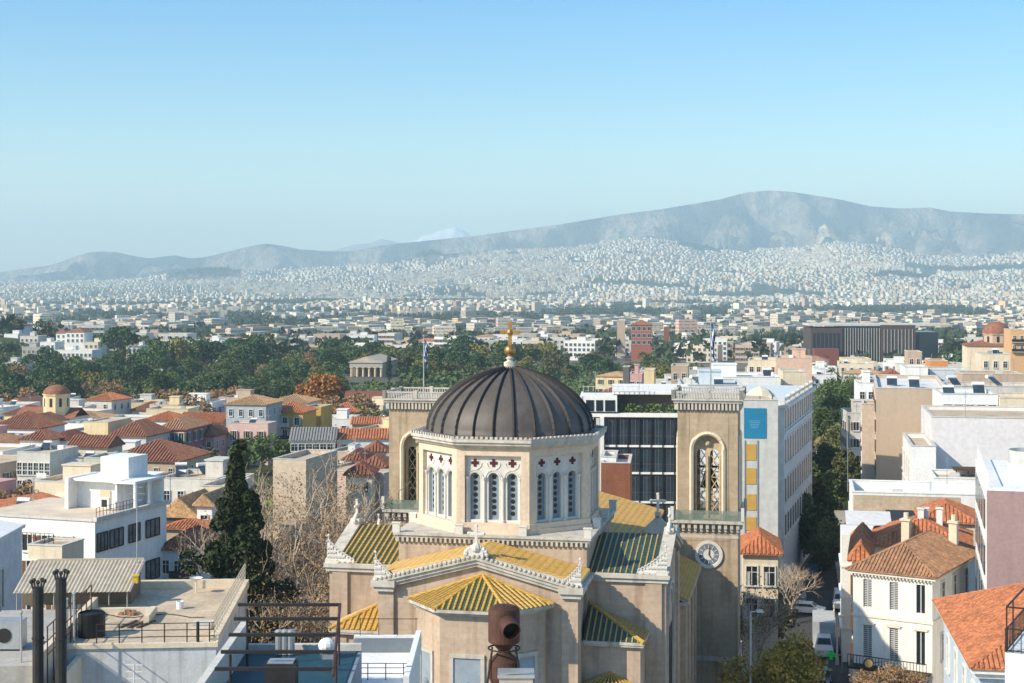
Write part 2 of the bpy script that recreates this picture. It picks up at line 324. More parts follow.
def make_terrain():
    nx = 330
    pxs = np.linspace(-560, 1600, nx)
    Ys = np.concatenate([np.linspace(60, 500, 36), np.geomspace(520, 5000, 50), np.linspace(5100, 12000, 130)])
    PX, YY = np.meshgrid(pxs, Ys); XX = (PX - CX) / F * YY; ZZ = ground(XX, YY)
    V = np.stack([XX, YY, ZZ], -1).reshape(-1, 3); ny = len(Ys)
    i = np.arange(nx - 1)[None, :] + np.arange(ny - 1)[:, None] * nx
    Fq = np.stack([i, i + 1, i + 1 + nx, i + nx], -1).reshape(-1, 4)
    m = bpy.data.materials.new('terrain'); m.use_nodes = True; N = m.node_tree.nodes; L = m.node_tree.links; b = N['Principled BSDF']; b.inputs['Roughness'].default_value = .95; b.inputs['Specular IOR Level'].default_value = .1
    va = N.new('ShaderNodeVertexColor'); va.layer_name = 'cover'
    geo = N.new('ShaderNodeNewGeometry'); mp = N.new('ShaderNodeMapping'); mp.inputs['Scale'].default_value = (.012, .004, .012); L.new(geo.outputs['Position'], mp.inputs['Vector'])
    n = N.new('ShaderNodeTexNoise'); n.inputs['Scale'].default_value = 1; n.inputs['Detail'].default_value = 8; n.inputs['Roughness'].default_value = .65; L.new(mp.outputs[0], n.inputs['Vector'])
    mr = N.new('ShaderNodeMapRange'); mr.inputs[1].default_value = .35; mr.inputs[2].default_value = .65; mr.inputs[3].default_value = .55; mr.inputs[4].default_value = 1.45; L.new(n.outputs[0], mr.inputs[0])
    mx = N.new('ShaderNodeVectorMath'); mx.operation = 'SCALE'; L.new(va.outputs[0], mx.inputs[0]); L.new(mr.outputs[0], mx.inputs['Scale']); L.new(mx.outputs[0], b.inputs['Base Color'])
    mp2 = N.new('ShaderNodeMapping'); mp2.inputs['Scale'].default_value = (.0042, .0022, .0042); L.new(geo.outputs['Position'], mp2.inputs['Vector'])
    nb = N.new('ShaderNodeTexNoise'); nb.inputs['Scale'].default_value = 1; nb.inputs['Detail'].default_value = 7; nb.inputs['Roughness'].default_value = .62; L.new(mp2.outputs[0], nb.inputs['Vector'])
    sx_ = N.new('ShaderNodeSeparateXYZ'); L.new(geo.outputs['Position'], sx_.inputs[0]); far_ = N.new('ShaderNodeMapRange'); far_.inputs[1].default_value = 8500; far_.inputs[2].default_value = 10500; L.new(sx_.outputs[1], far_.inputs[0])
    bp = N.new('ShaderNodeBump'); bp.inputs['Distance'].default_value = 330; L.new(nb.outputs[0], bp.inputs['Height']); L.new(far_.outputs[0], bp.inputs['Strength']); L.new(bp.outputs[0], b.inputs['Normal'])   # rocky slopes
    me = fast_mesh('ground', V, Fq, [m], smooth=True)
    # land cover: town dust, scrub, bare quarry rock
    c = np.ones((len(V), 4), dtype=np.float32); x, Y = V[:, 0], V[:, 1]; px = CX + F * x / Y; py = HY + F * (H - V[:, 2]) / Y
    town = np.array([.17, .15, .12]); green = np.array([.06, .075, .038]); scrub = np.array([.06, .066, .045]); rock = np.array([.85, .68, .50]); pale = np.array([.36, .30, .22])
    gn = fbm(x / 160, Y / 420, 4); a = np.clip((gn - .45) * 8, 0, 1)[:, None]
    base = town * (1 - a) + green * a
    sc = fbm(x / 260 + 9, Y / 500, 5); s2 = np.clip((sc - .44) * 8, 0, 1)[:, None]; mt = scrub * (1 - s2) + pale * s2
    hi = np.clip((Y - YC + 150) / 300, 0, 1)[:, None]; base = base * (1 - hi) + mt * hi
    for (qx, qY, wx, wY) in ((543, 8850, 8, 600), (571, 8750, 5, 400), (762, 8750, 12, 550), (812, 9000, 9, 900), (127, 8600, 14, 200), (28, 8500, 10, 250), (672, 9500, 10, 150), (905, 9600, 22, 120)):
        q = np.exp(-((px - qx - (Y - qY) * .02) / wx) ** 2 - ((Y - qY) / wY) ** 2); q = np.clip((q - .28 + (fbm(x / 60, Y / 90, 3) - .5) * .5) * 5, 0, 1)[:, None]
        base = base * (1 - q) + rock * q
    c[:, :3] = base
    at_ = me.color_attributes.new('cover', 'FLOAT_COLOR', 'POINT'); at_.data.foreach_set('color', c.ravel())
    o = link('ground', me); o['kind'] = 'structure'
    # near ground: paving round the church and under the camera
    g = MB(); g.poly([(-900, -250, -.02), (900, -250, -.02), (900, 70, -.02), (-900, 70, -.02)])
    struct('paved_ground', g, mat('paving', (.30, .27, .235), var=.2, scale=.2, fine=.2))
make_terrain()
def far_peaks():
    for nm, D, prof, col in (('snowy_mountain', 15000, [(395, 246), (418, 240), (422, 236), (432, 234), (440, 230), (448, 229), (455, 227), (463, 230), (472, 236), (500, 250)], (.78, .78, .80)),
                        ('distant_hills', 14000, [(300, 256), (335, 250), (352, 245), (370, 243), (381, 239), (392, 241), (410, 245), (440, 252)], (.30, .29, .27))):
        xs = np.linspace(prof[0][0], prof[-1][0], 60); tops = lerp_tab(prof, xs); nd = 12
        V = []; 
        for j in range(nd + 1):
            t = j / nd; D_ = D - 1500 + 3000 * t; k = 1 - abs(2 * t - 1)
            for i, x in enumerate(xs):
                zt = H - (tops[i] - HY) * D / F; zz = zt * k + 60 * (float(fbm(x / 9., j / 2.5, 3)) - .5) * 4 * k * (1 - k) - 20
                V.append(((x - CX) / F * D, D_, zz + (20 if k == 1 else 0)))
        i = np.arange(59)[None, :] + np.arange(nd)[:, None] * 60
        Fq = np.stack([i, i + 1, i + 61, i + 60], -1).reshape(-1, 4)
        o = link(nm, fast_mesh(nm, V, Fq, [mat(nm + '_surface', col, var=.25, scale=.004, fine=.25)])); o['kind'] = 'structure'
far_peaks()
hz = MB(); hz.box(-9500, 9500, -400, 17500, -900, 820)
hzm = bpy.data.materials.new('haze_air'); hzm.use_nodes = True; hn = hzm.node_tree; hn.nodes.remove(hn.nodes['Principled BSDF'])
pv = hn.nodes.new('ShaderNodeVolumePrincipled'); pv.inputs['Color'].default_value = (.62, .85, .99, 1); pv.inputs['Density'].default_value = 7.5e-5; pv.inputs['Anisotropy'].default_value = 0
hn.links.new(pv.outputs[0], hn.nodes['Material Output'].inputs['Volume'])
ho = hz.build('haze', hzm); ho['kind'] = 'stuff'
# ------------------------------------------------------------------ the cathedral
TH = -R(11)
CH = thing('cathedral', 'large stone cathedral with dark ribbed dome, arcaded drum and yellow and green tiled roofs', 'cathedral', (-.13, 98, 0), TH)
def octa(r, rot=22.5, n=8): return [(r * math.cos(R(rot + 360 / n * k)), r * math.sin(R(rot + 360 / n * k))) for k in range(n)]
def wall_box(mb, x0, x1, y0, y1, z0, z1): mb.box(x0, x1, y0, y1, z0, z1)
# central block under the drum
m = MB(); m.box(-5.9, 5.9, -5.9, 5.9, 0, 18.35); m.build('central_block', STONE, CH)
m = MB(); m.box(-6.1, 6.1, -6.1, 6.1, 18.353, 18.5)
for k in range(40):                                    # tooth moulding
    t = -5.9 + 11.8 * k / 39
    for a, b in ((t, -6.02), (t, 6.02)): m.box(a - .07, a + .07, b - .08, b + .08, 18.1, 18.352)
    for a, b in ((-6.02, t), (6.02, t)): m.box(a - .08, a + .08, b - .07, b + .07, 18.1, 18.352)
m.box(-6.2, 6.2, -6.2, 6.2, 18.503, 18.66)
blk = m.build('block_cornice', MARBLE, CH)
for (x, y) in [(x, -6.05) for x in (-6.0, -2, 2, 6.0)] + [(6.0, y) for y in (-2, 2, 6.0)] + [(-6.0, y) for y in (-2, 2)]:
    m = MB(); m.box(x - .23, x + .23, y - .12 if abs(y) > 6 else y - .23, y + .12 if abs(y) > 6 else y + .23, 18.663, 19.2); m.box(x - .28, x + .28, y - .16, y + .16, 19.203, 19.28); m.build('merlon', MARBLEW, CH)
# drum
RI = 6.0
drum = MB(); drum.prism(octa(RI - 1.1), 18.66, 24.4); DR = drum.build('drum', MARBLEW, CH)
m = MB()
m.prism(octa(RI + .22), 18.66, 18.95); m.prism(octa(RI + .1), 18.953, 19.3)
ap = RI * math.cos(R(22.5)); hs = RI * math.sin(R(22.5))
for k in range(8):
    m.M = Matrix.Rotation(R(45 * k), 4, 'Z'); y = -ap
    m.box(-hs + .0, -hs + .52, y, y + .6, 19.303, 23.9); m.box(hs - .52, hs, y, y + .6, 19.303, 23.9)
    m.box(-hs + .52, hs - .52, y + .002, y + .6, 23.45, 23.9)
m.M = None
m.build('drum_piers', DRUMST, DR)
m = MB(); m.prism(octa(RI + .12), 23.903, 24.12, octa(RI + .34)); m.prism(octa(RI + .40), 24.123, 24.3); m.prism(octa(RI + .52), 24.303, 24.5)
for k in range(8):
    m.M = Matrix.Rotation(R(45 * k), 4, 'Z'); yy = -(RI + .47) * math.cos(R(22.5)); hh = (RI + .4) * math.sin(R(22.5))
    for j in range(17):
        x = -hh + 2 * hh * j / 16; m.box(x - .085, x + .085, yy - .06, yy + .1, 24.503, 24.66); 
m.M = None; m.build('drum_cornice', MARBLE, DR)
for k in range(8):
    MX = Matrix.Rotation(R(45 * k), 4, 'Z'); a = ap - .28
    w = .86; gap = 1.18
    ops = [(x, .66, 19.45, 22.35, True) for x in (-gap, 0, gap)]
    m = MB(); m.M = MX; m.arch(-hs + .52, hs - .52, 19.303, 23.45, ops, -a, .35)
    # mouldings round the arches and up to the crosses
    for cx in (-gap, 0, gap):
        for rr, dz in ((.40, 0), (.52, 0)):
            pts = [Vector((cx - rr * math.cos(PI * j / 10), -a - .02, 22.02 + rr * math.sin(PI * j / 10))) for j in range(11)]
            for j in range(10): m.tube(pts[j], pts[j + 1], .035, n=4)
        pts = [Vector((cx - .42 * math.cos(PI * j / 8), -a - .02, 22.98 - .42 * math.sin(PI * j / 8))) for j in range(9)]
        for j in range(8): m.tube(pts[j], pts[j + 1], .03, n=4)
    m.build('arcade_panel', MARBLEW, DR)
    for cx in (-gap, 0, gap):
        m = MB(); m.M = MX; m.box(cx - .33, cx + .33, -a + .2, -a + .26, 19.45, 22.35)
        m.cur = 1
        for j in range(7):
            c = Vector((cx, -a + .19, 19.85 + j * .375)); ids = [m.p(c + Vector((.145 * math.cos(q), 0, .145 * math.sin(q)))) for q in [2 * PI * i / 10 for i in range(10)]]; m.face(ids)
        m.build('window', [LATT, DISC], DR)
        m = MB(); m.M = MX; s_ = .09; z = 22.98; m.box(cx - .24, cx + .24, -a - .03, -a + .02, z - s_, z + s_); m.box(cx - s_, cx + s_, -a - .028, -a + .02, z - .24, z + .24); m.box(cx - .15, cx + .15, -a - .034, -a + .02, z - .05, z + .05)
        m.build('inlaid_cross', REDX, DR)
    for cx in (-gap / 2, gap / 2, -gap * 1.42, gap * 1.42):
        m = MB(); m.M = MX; m.lathe([(.12, 19.303), (.12, 19.45), (.085, 19.5), (.08, 21.85), (.15, 22.05), (.15, 22.12)], 8, (cx, -a - .05)); m.build('colonnette', MARBLEW, DR)
# dome
RD = 5.38; HD = 3.98
dm = MB()
prof = [(RD * math.cos(PI / 2 * t) ** 1.3 + .001, 24.62 + HD * math.sin(PI / 2 * t) ** 1.0) for t in [k / 16 for k in range(17)]]
dm.lathe([(RD + .35, 24.5), (RD + .05, 24.6)] + prof, 64)
DO = dm.build('dome', LEAD, CH, smooth=True)
for k in range(26):
    m = MB(); a = 2 * PI * (k + .5) / 26; m.M = Matrix.Rotation(a, 4, 'Z')
    for (r0, z0), (r1, z1) in zip(prof[:-1], prof[1:]):
        if r0 < .55: break
        m.poly([(r0 + .0, -.10, z0), (r1, -.10, z1), (r1 + .08, 0, z1 + .15), (r0 + .16, 0, z0 + .07)])
        m.poly([(r0 + .16, 0, z0 + .07), (r1 + .08, 0, z1 + .15), (r1, .10, z1), (r0, .10, z0)])
    m.build('rib', LEADD, DO)
m = MB(); m.lathe([(.75, 28.45), (.55, 28.62), (.4, 28.7), (.42, 28.95), (.2, 29.05), (.2, 29.15), (.3, 29.22), (.12, 29.35), (.05, 29.4)], 12); m.build('finial_base', MARBLE, DO, smooth=True)
m = MB(); m.ball((0, 0, 29.72), .38, 16, 10); m.build('ball', GOLD, DO, smooth=True)
m = MB(); m.box(-.11, .11, -.07, .07, 30.05, 31.5); m.box(-.48, .48, -.068, .068, 30.78, 31.02)
for x, z in ((-.48, 30.9), (.48, 30.9), (0, 31.5)): m.box(x - .13, x + .13, -.09, .09, z - .13, z + .13)
m.lathe([(.16, 30.72), (.2, 30.9), (.16, 31.08), (.01, 31.1)], 8); m.build('cross', GOLD, DO)

# tiled roof faces: glazed sheet and ridge rows of a second colour
def tiled(name, faces, sheet, rib, parent, pitch=.42, r=.13, eave=True):
    m = MB()
    for poly, u in faces:
        m.cur = 0; P = [Vector(q) for q in poly]; m.poly(P)
        lo = [q - Vector((0, 0, .18)) for q in P]; m.cur = 2; ids_t = [m.p(q) for q in P]; ids_b = [m.p(q) for q in lo]
        for k in range(len(P)): m.face((ids_t[k], ids_t[(k + 1) % len(P)], ids_b[(k + 1) % len(P)], ids_b[k]))
        m.face(ids_b)
        m.cur = 1; ribs(m, P, u, pitch, r, .005)
    return m.build(name, [sheet, rib, MARBLE], parent)
def capping(mb, a, b, r=.13): mb.tube(a, b, r, n=6)
def acroterion(parent, x, y, z, w, h, rz=0, flip=1):
    """lacy carved marble corner piece: stepped scrolls climbing to a spike"""
    m = MB(); m.M = T(x, y, z, rz)
    m.box(-w * .5, w * .5, -.2, .2, 0, .16)
    rng = random.Random(int(x * 10 + y * 7))
    N_ = 10; tops = []
    for i in range(N_):
        t = i / (N_ - 1); tt = t if flip > 0 else 1 - t; hh = h * .85 * tt ** 1.35 + .2; xx = -w * .46 + w * .92 * t; tops.append((xx, hh))
    for (xa, ha), (xb, hb_) in zip(tops[:-1], tops[1:]):   # scalloped plate with scroll rims and drilled hollows
        m.ext([(xa, -.07, .12), (xb, -.07, .12), (xb, -.07, hb_), ((xa + xb) / 2, -.07, max(ha, hb_) + .07), (xa, -.07, ha)], (0, .14, 0))
        r = (xb - xa) * .62; c = Vector(((xa + xb) / 2, -.09, max(ha, hb_) - .02))
        P_ = [c + Vector((r * math.cos(a), 0, r * math.sin(a))) for a in [PI * j / 5 for j in range(6)]]
        for a, b in zip(P_[:-1], P_[1:]): m.tube(a, b, .045, n=4)
        z = .35
        while z < min(ha, hb_) - .1:
            m.tube((xa, -.1, z), (xb, -.1, z + .1), .04, n=4); m.tube((xa, -.1, z + .12), (xb, -.1, z), .03, n=4); z += .27
    xs = w * .42 * flip; m.tube((xs, 0, .1), (xs, 0, h + .35), .08, .03, 5); m.ball((xs, 0, h + .38), .09, 6, 4)
    m.build('acroterion', MARBLEW, parent)
def cross(parent, x, y, z, s=1., rz=0, name='roof_cross', m_=None):
    m = MB(); m.M = T(x, y, z, rz); w = .08 * s; m.box(-w, w, -w, w, 0, 1.1 * s); m.box(-.42 * s, .42 * s, -w * .98, w * .98, .62 * s, .62 * s + 2 * w)
    for a, b in ((-.42, .7), (.42, .7), (0, 1.12)): m.ball((a * s, 0, b * s), .11 * s, 6, 4)
    m.build(name, m_ or MARBLEW, parent)

# east arm with its shallow pediment, towards the viewer
ZR, ZE = 18.1, 16.75; XE = 5.75; YE = -10.0
m = MB(); m.box(-XE, XE, YE, -5.88, 0, 16.2); m.ext([(-XE, YE, 16.2), (XE, YE, 16.2), (0, YE, ZR - .35)], (0, 4.1, 0))
for sx in (-1, 1):      # corner piers
    m.box(sx * 6.0 - .95 if sx > 0 else -6.0, 6.0 if sx > 0 else -6.0 + .95, YE - .18, YE + 1.2, 0, 16.2)
    m.box(sx * 3.6 - .0 - .25, sx * 3.6 + .25, YE - .1, YE, 0, 15.6)
EA = m.build('east_arm', STONE, CH)
m = MB()
for sx in (-1, 1):
    a = Vector((sx * 6.15, YE - .5, ZE - .25)); b = Vector((0, YE - .5, ZR + .02))
    sl_ = (b - a)
    # raking cornice in three steps
    for dz, dy, th in ((0, 0, .2), (-.22, .12, .2), (-.44, .24, .18)):
        m.ext([a + Vector((0, dy, dz)), b + Vector((0, dy, dz)), b + Vector((0, dy, dz - th)), a + Vector((0, dy, dz - th))], (0, .95 - dy, 0))
    for k in range(22):
        q = a + sl_ * (k + .5) / 22 + Vector((0, .03, .04)); m.ball(q, .12, 6, 4)
    # horizontal return and corner block
    m.box(min(sx * 4.9, sx * 6.35), max(sx * 4.9, sx * 6.35), YE - .55, YE + 1.5, ZE - .62, ZE - .25)
    m.box(min(sx * 5.0, sx * 6.2), max(sx * 5.0, sx * 6.2), YE - .4, YE + 1.35, ZE - .9, ZE - .622)
    m.box(min(sx * 5.85, sx * 6.3), max(sx * 5.85, sx * 6.3), YE + 1.5, -5.95, ZE - .55, ZE - .28)
m.build('pediment_cornice', MARBLE, EA)
tiled('east_roof', [([(-6.1, YE - .1, ZE - .05), (0, YE - .1, ZR + .12), (0, -5.9, ZR + .12), (-6.1, -5.9, ZE - .05)], (0, 1, 0)),
                    ([(6.1, YE - .1, ZE - .05), (0, YE - .1, ZR + .12), (0, -5.9, ZR + .12), (6.1, -5.9, ZE - .05)], (0, 1, 0))], YEL, YEL, EA, .3, .11)
acroterion(CH, -5.6, YE - .2, ZE - .25, 1.3, 1.25, 0, -1); acroterion(CH, 5.6, YE - .2, ZE - .25, 1.3, 1.25, 0, 1)
m = MB()
for i in range(9):
    a = PI * i / 8; m.ball((.62 * math.cos(a), YE - .3, ZR + .12 + .42 * math.sin(a)), .16, 6, 4)
m.box(-.45, .45, YE - .42, YE - .12, ZR - .05, ZR + .45); m.ball((0, YE - .3, ZR + .5), .3, 8, 6); m.build('acroterion', MARBLEW, CH)
cross(CH, 0, YE - .27, ZR + .6, 1.05)

# apse: half octagon
AX = .32
def apse(r=0): return [(-3.85 - r, YE + .1), (-3.85 - r, YE - .75), (-1.9 - r * .5, YE - 2.8 - r), (1.9 + r * .5, YE - 2.8 - r), (3.8 + r, YE - .75), (3.8 + r, YE + .1)]
m = MB(); P = [(AX + x, y) for x, y in apse()]; m.prism(P[::-1], 0, 15.15)
AP = m.build('apse', STONE, CH)
m = MB(); P = [(AX + x, y) for x, y in apse(.15)]; m.prism(P[::-1], 15.153, 15.3); P2 = [(AX + x, y) for x, y in apse(.35)]; m.prism(P2[::-1], 15.303, 15.42)
m.build('apse_cornice', MARBLE, AP)
top = (AX, YE - .02, 16.98); e = [(AX + x, y, 15.55) for x, y in apse(.5)]
def ud(a, b): return Vector(b) - Vector(a)
tiled('apse_roof', [([e[1], top, e[0]], (0, 1, 0)), ([e[1], e[2], top], ud(e[1], e[2])), ([e[2], e[3], top], (1, 0, 0)), ([e[3], e[4], top], ud(e[3], e[4])), ([e[4], e[5], top], (0, 1, 0))], GRN, YEL, AP, .33, .085)
m = MB()
for q in e[1:5]: capping(m, q, top, .13)
m.build('hip_tiles', YEL, AP)
def framed(parent, cx, y, z0, z1, w, rz=0, ox=0, oy=0, glass=None):
    m = MB(); m.M = T(ox, oy, 0, rz); f = .22
    m.box(cx - w / 2 - f, cx - w / 2, y - .1, y + .02, z0, z1); m.box(cx + w / 2, cx + w / 2 + f, y - .1, y + .02, z0, z1); m.box(cx - w / 2 - f, cx + w / 2 + f, y - .12, y + .02, z1, z1 + f)
    o = m.build('window_frame', MARBLE, parent)
    m = MB(); m.M = T(ox, oy, 0, rz); m.box(cx - w / 2, cx + w / 2, y - .03, y + .018, z0, z1)
    m.cur = 1; m.ball((cx, y - .02, (z0 + z1) / 2 + .6), w * .28, 12, 6)
    return m.build('window', [mat('apse_window', (.30, .36, .42), rough=.4), LATT], parent)
framed(AP, AX + .0 - .3, YE - 2.8, 8, 12.75, 1.6)
for s in (-1, 1):
    c = Vector((AX + s * 2.925, YE - 1.775)); framed(AP, 0, 0, 8, 12.75, 1.1, s * R(45), c.x, c.y)
# transepts: north (right) and south (left)
for s in (1, -1):
    XT = 10.4; YT = 5.2; zr, ze = 18.0, 16.7
    m = MB(); m.box(min(s * 5.88, s * XT), max(s * 5.88, s * XT), -YT, YT, 0, ze - .5)
    m.ext([(s * 5.88, -YT, ze - .5), (s * 5.88, YT, ze - .5), (s * 5.88, 0, zr - .3)], (s * (XT - 5.88), 0, 0))
    for yy in (-YT, YT - .9): m.box(min(s * XT, s * (XT + .22)), max(s * XT, s * (XT + .22)), yy, yy + .9, 0, ze - .5)
    m.box(min(s * (XT - 1), s * XT), max(s * (XT - 1), s * XT), -YT - .15, -YT, 0, ze - .5)
    TR = m.build('transept', STONE, CH)
    m = MB()
    for sy in (-1, 1):
        a = Vector((s * (XT + .45), sy * (YT + .25), ze - .05)); b = Vector((s * (XT + .45), 0, zr + .3))
        for dz, dx, th in ((0, 0, .2), (-.22, .15, .2)):
            m.ext([a + Vector((-s * dx, 0, dz)), b + Vector((-s * dx, 0, dz)), b + Vector((-s * dx, 0, dz - th)), a + Vector((-s * dx, 0, dz - th))], (-s * (.8 - dx), 0, 0))
    m.box(min(s * 6.2, s * (XT + .5)), max(s * 6.2, s * (XT + .5)), -YT - .35, -YT + .05, ze - .5, ze - .25)
    m.box(min(s * 6.2, s * (XT + .4)), max(s * 6.2, s * (XT + .4)), -YT - .22, -YT + .04, ze - .75, ze - .503)
    m.build('transept_cornice', MARBLE, TR)
    sheet = DGRN if s > 0 else GRN; rb = YEL
    tiled('transept_roof', [([(s * 5.9, -YT - .3, ze - .2), (s * (XT - .35), -YT - .3, ze - .2), (s * (XT - .35), 0, zr + .05), (s * 5.9, 0, zr + .05)], (1, 0, 0)),
                            ([(s * 5.9, YT + .3, ze - .2), (s * (XT - .35), YT + .3, ze - .2), (s * (XT - .35), 0, zr + .05), (s * 5.9, 0, zr + .05)], (1, 0, 0))], sheet, rb, TR, .36, .05 if s > 0 else .09)
    acroterion(CH, s * (XT - .55), -YT - .1, ze - .25, 1.9, 1.35, 0, s)
    acroterion(CH, s * (XT + .1), YT, ze - .25, .9, 1.0, R(90), 1)
    m = MB(); m.box(s * XT - .3, s * XT + .3, -.5, .5, zr, zr + .5)
    for i in range(7): m.ball((s * XT, -.6 + i * .2, zr + .35 + .35 * math.sin(PI * i / 6)), .16, 6, 4)
    m.build('acroterion', MARBLEW, CH); cross(CH, s * XT, 0, zr + .65, .9, R(90))
    # arched recess in the gable end
    m = MB(); m.M = T(s * (XT + .01), 0, 0, s * R(90)); 
    for (r0, r1, d) in ((2.6, 2.35, .16), (2.2, 1.95, .1)):
        pts = [(r0 * math.cos(PI * j / 12), 12.6 + r0 * math.sin(PI * j / 12)) for j in range(13)]; pin = [(r1 * math.cos(PI * j / 12), 12.6 + r1 * math.sin(PI * j / 12)) for j in range(13)]
        for j in range(12): m.ext([(pts[j][0], -d, pts[j][1]), (pts[j + 1][0], -d, pts[j + 1][1]), (pin[j + 1][0], -d, pin[j + 1][1]), (pin[j][0], -d, pin[j][1])], (0, d, 0))
        for q in (-1, 1): m.box(min(q * r0, q * r1), max(q * r0, q * r1), -d, 0, 3, 12.6)
    m.build('arch_moulding', MARBLE, TR)
    for q in (-1.05, 0, 1.05):
        m = MB(); m.M = T(s * (XT + .012), 0, 0, s * R(90)); m.box(q - .38, q + .38, -.05, 0, 8, 12.2); m.build('window', GLASS, TR)
    # low corner bay between arm and transept
    ZB = 13.0
    m = MB(); m.box(min(s * 5.9, s * 9.3), max(s * 5.9, s * 9.3), -8.0, -YT, 0, ZB - .12)
    m.box(min(s * 8.6, s * 9.4), max(s * 8.6, s * 9.4), -8.1, -YT - .2, 0, ZB - .12)
    CB = m.build('corner_bay', STONE, CH)
    m = MB(); m.box(min(s * 5.95, s * 9.6), max(s * 5.95, s * 9.6), -8.35, -YT - .16, ZB - .3, ZB - .05); m.build('bay_cornice', MARBLE, CB)
    pk = (s * 6.05, -YT - .2, 14.6); c1 = (s * 6.05, -8.4, ZB); c2 = (s * 9.65, -8.4, ZB); c3 = (s * 9.65, -YT - .2, ZB)
    tiled('bay_roof', [([c1, c2, pk], (1, 0, 0)), ([c2, c3, pk], (0, 1, 0))], DGRN if s > 0 else YEL, YEL, CB, .34, .05 if s > 0 else .10)
    m = MB(); capping(m, c2, pk, .14); m.build('hip_tiles', YEL, CB)
    # little round apse below
    m = MB(); cc = (s * 7.6, -8.0); m.lathe([(1.5, 0), (1.5, 10.0), (1.65, 10.02), (1.65, 10.2)], 12, cc, PI, 2 * PI, False); o = m.build('chapel_apse', STONE, CH)
    m = MB(); m.lathe([(1.8, 10.2), (1.8, 10.3), (.02, 11.1)], 12, cc, PI, 2 * PI, False)
    m.cur = 1
    for k in range(13): a = PI + PI * k / 12; m.tube((cc[0] + 1.85 * math.cos(a), cc[1] + 1.85 * math.sin(a), 10.3), (cc[0], cc[1], 11.15), .09, .03, 5)
    m.build('chapel_roof', [GRN, YEL], o)
# nave towards the west front
m = MB(); m.box(-7.6, 7.6, 5.85, 24, 0, 15.9); m.ext([(-7.6, 5.85, 15.9), (7.6, 5.85, 15.9), (0, 5.85, 17.9)], (0, 18.1, 0))
for s in (-1, 1):
    m.box(min(s * 7.6, s * 10.6), max(s * 7.6, s * 10.6), 5.25, 18.5, 0, 12.4)
    for y in (6.2, 9.2, 12.2, 15.2): m.box(min(s * 10.6, s * 11.0), max(s * 10.6, s * 11.0), y, y + .9, 0, 12.2)
NV = m.build('nave', STONE, CH)
m = MB()
for s in (-1, 1): m.box(min(s * 10.4, s * 11.15), max(s * 10.4, s * 11.15), 5.22, 18.4, 12.403, 12.6)
for s in (-1, 1): m.box(min(s * 7.3, s * 7.95), max(s * 7.3, s * 7.95), 5.9, 19.0, 15.75, 15.96)
m.build('nave_cornice', MARBLE, NV)
tiled('nave_roof', [([(s * 7.9, 5.9, 15.98), (s * 7.9, 23.5, 15.98), (0, 23.5, 18.05), (0, 5.9, 18.05)], (0, 1, 0)) for s in (1, -1)], YEL, YEL, NV, .36, .12)
for s in (1, -1): tiled('aisle_roof', [([(s * 11.2, 5.3, 12.62), (s * 11.2, 18.2, 12.62), (s * 7.62, 18.2, 14.5), (s * 7.62, 5.3, 14.5)], (0, 1, 0))], GRN, YEL, NV, .36, .12)
for s in (-1, 1):
    for y in (7.9, 10.9, 13.9, 16.9):
        m = MB(); m.M = T(s * 10.61, y, 0, s * R(90)); m.box(-.5, .5, -.05, 0, 5.5, 10.2); m.build('window', GLASS, NV)
# gable cross seen right of the drum
m = MB(); m.ext([(7.0, 12, 15.9), (10, 12, 15.9), (8.5, 12, 17.4)], (0, .4, 0)); m.box(8.3, 8.7, 12, 12.4, 17.2, 17.6); m.box(7.2, 9.8, 11.9, 12.5, 14.6, 15.9); m.build('side_gable', MARBLE, NV)
cross(CH, 8.5, 12.2, 17.6, 1.15)
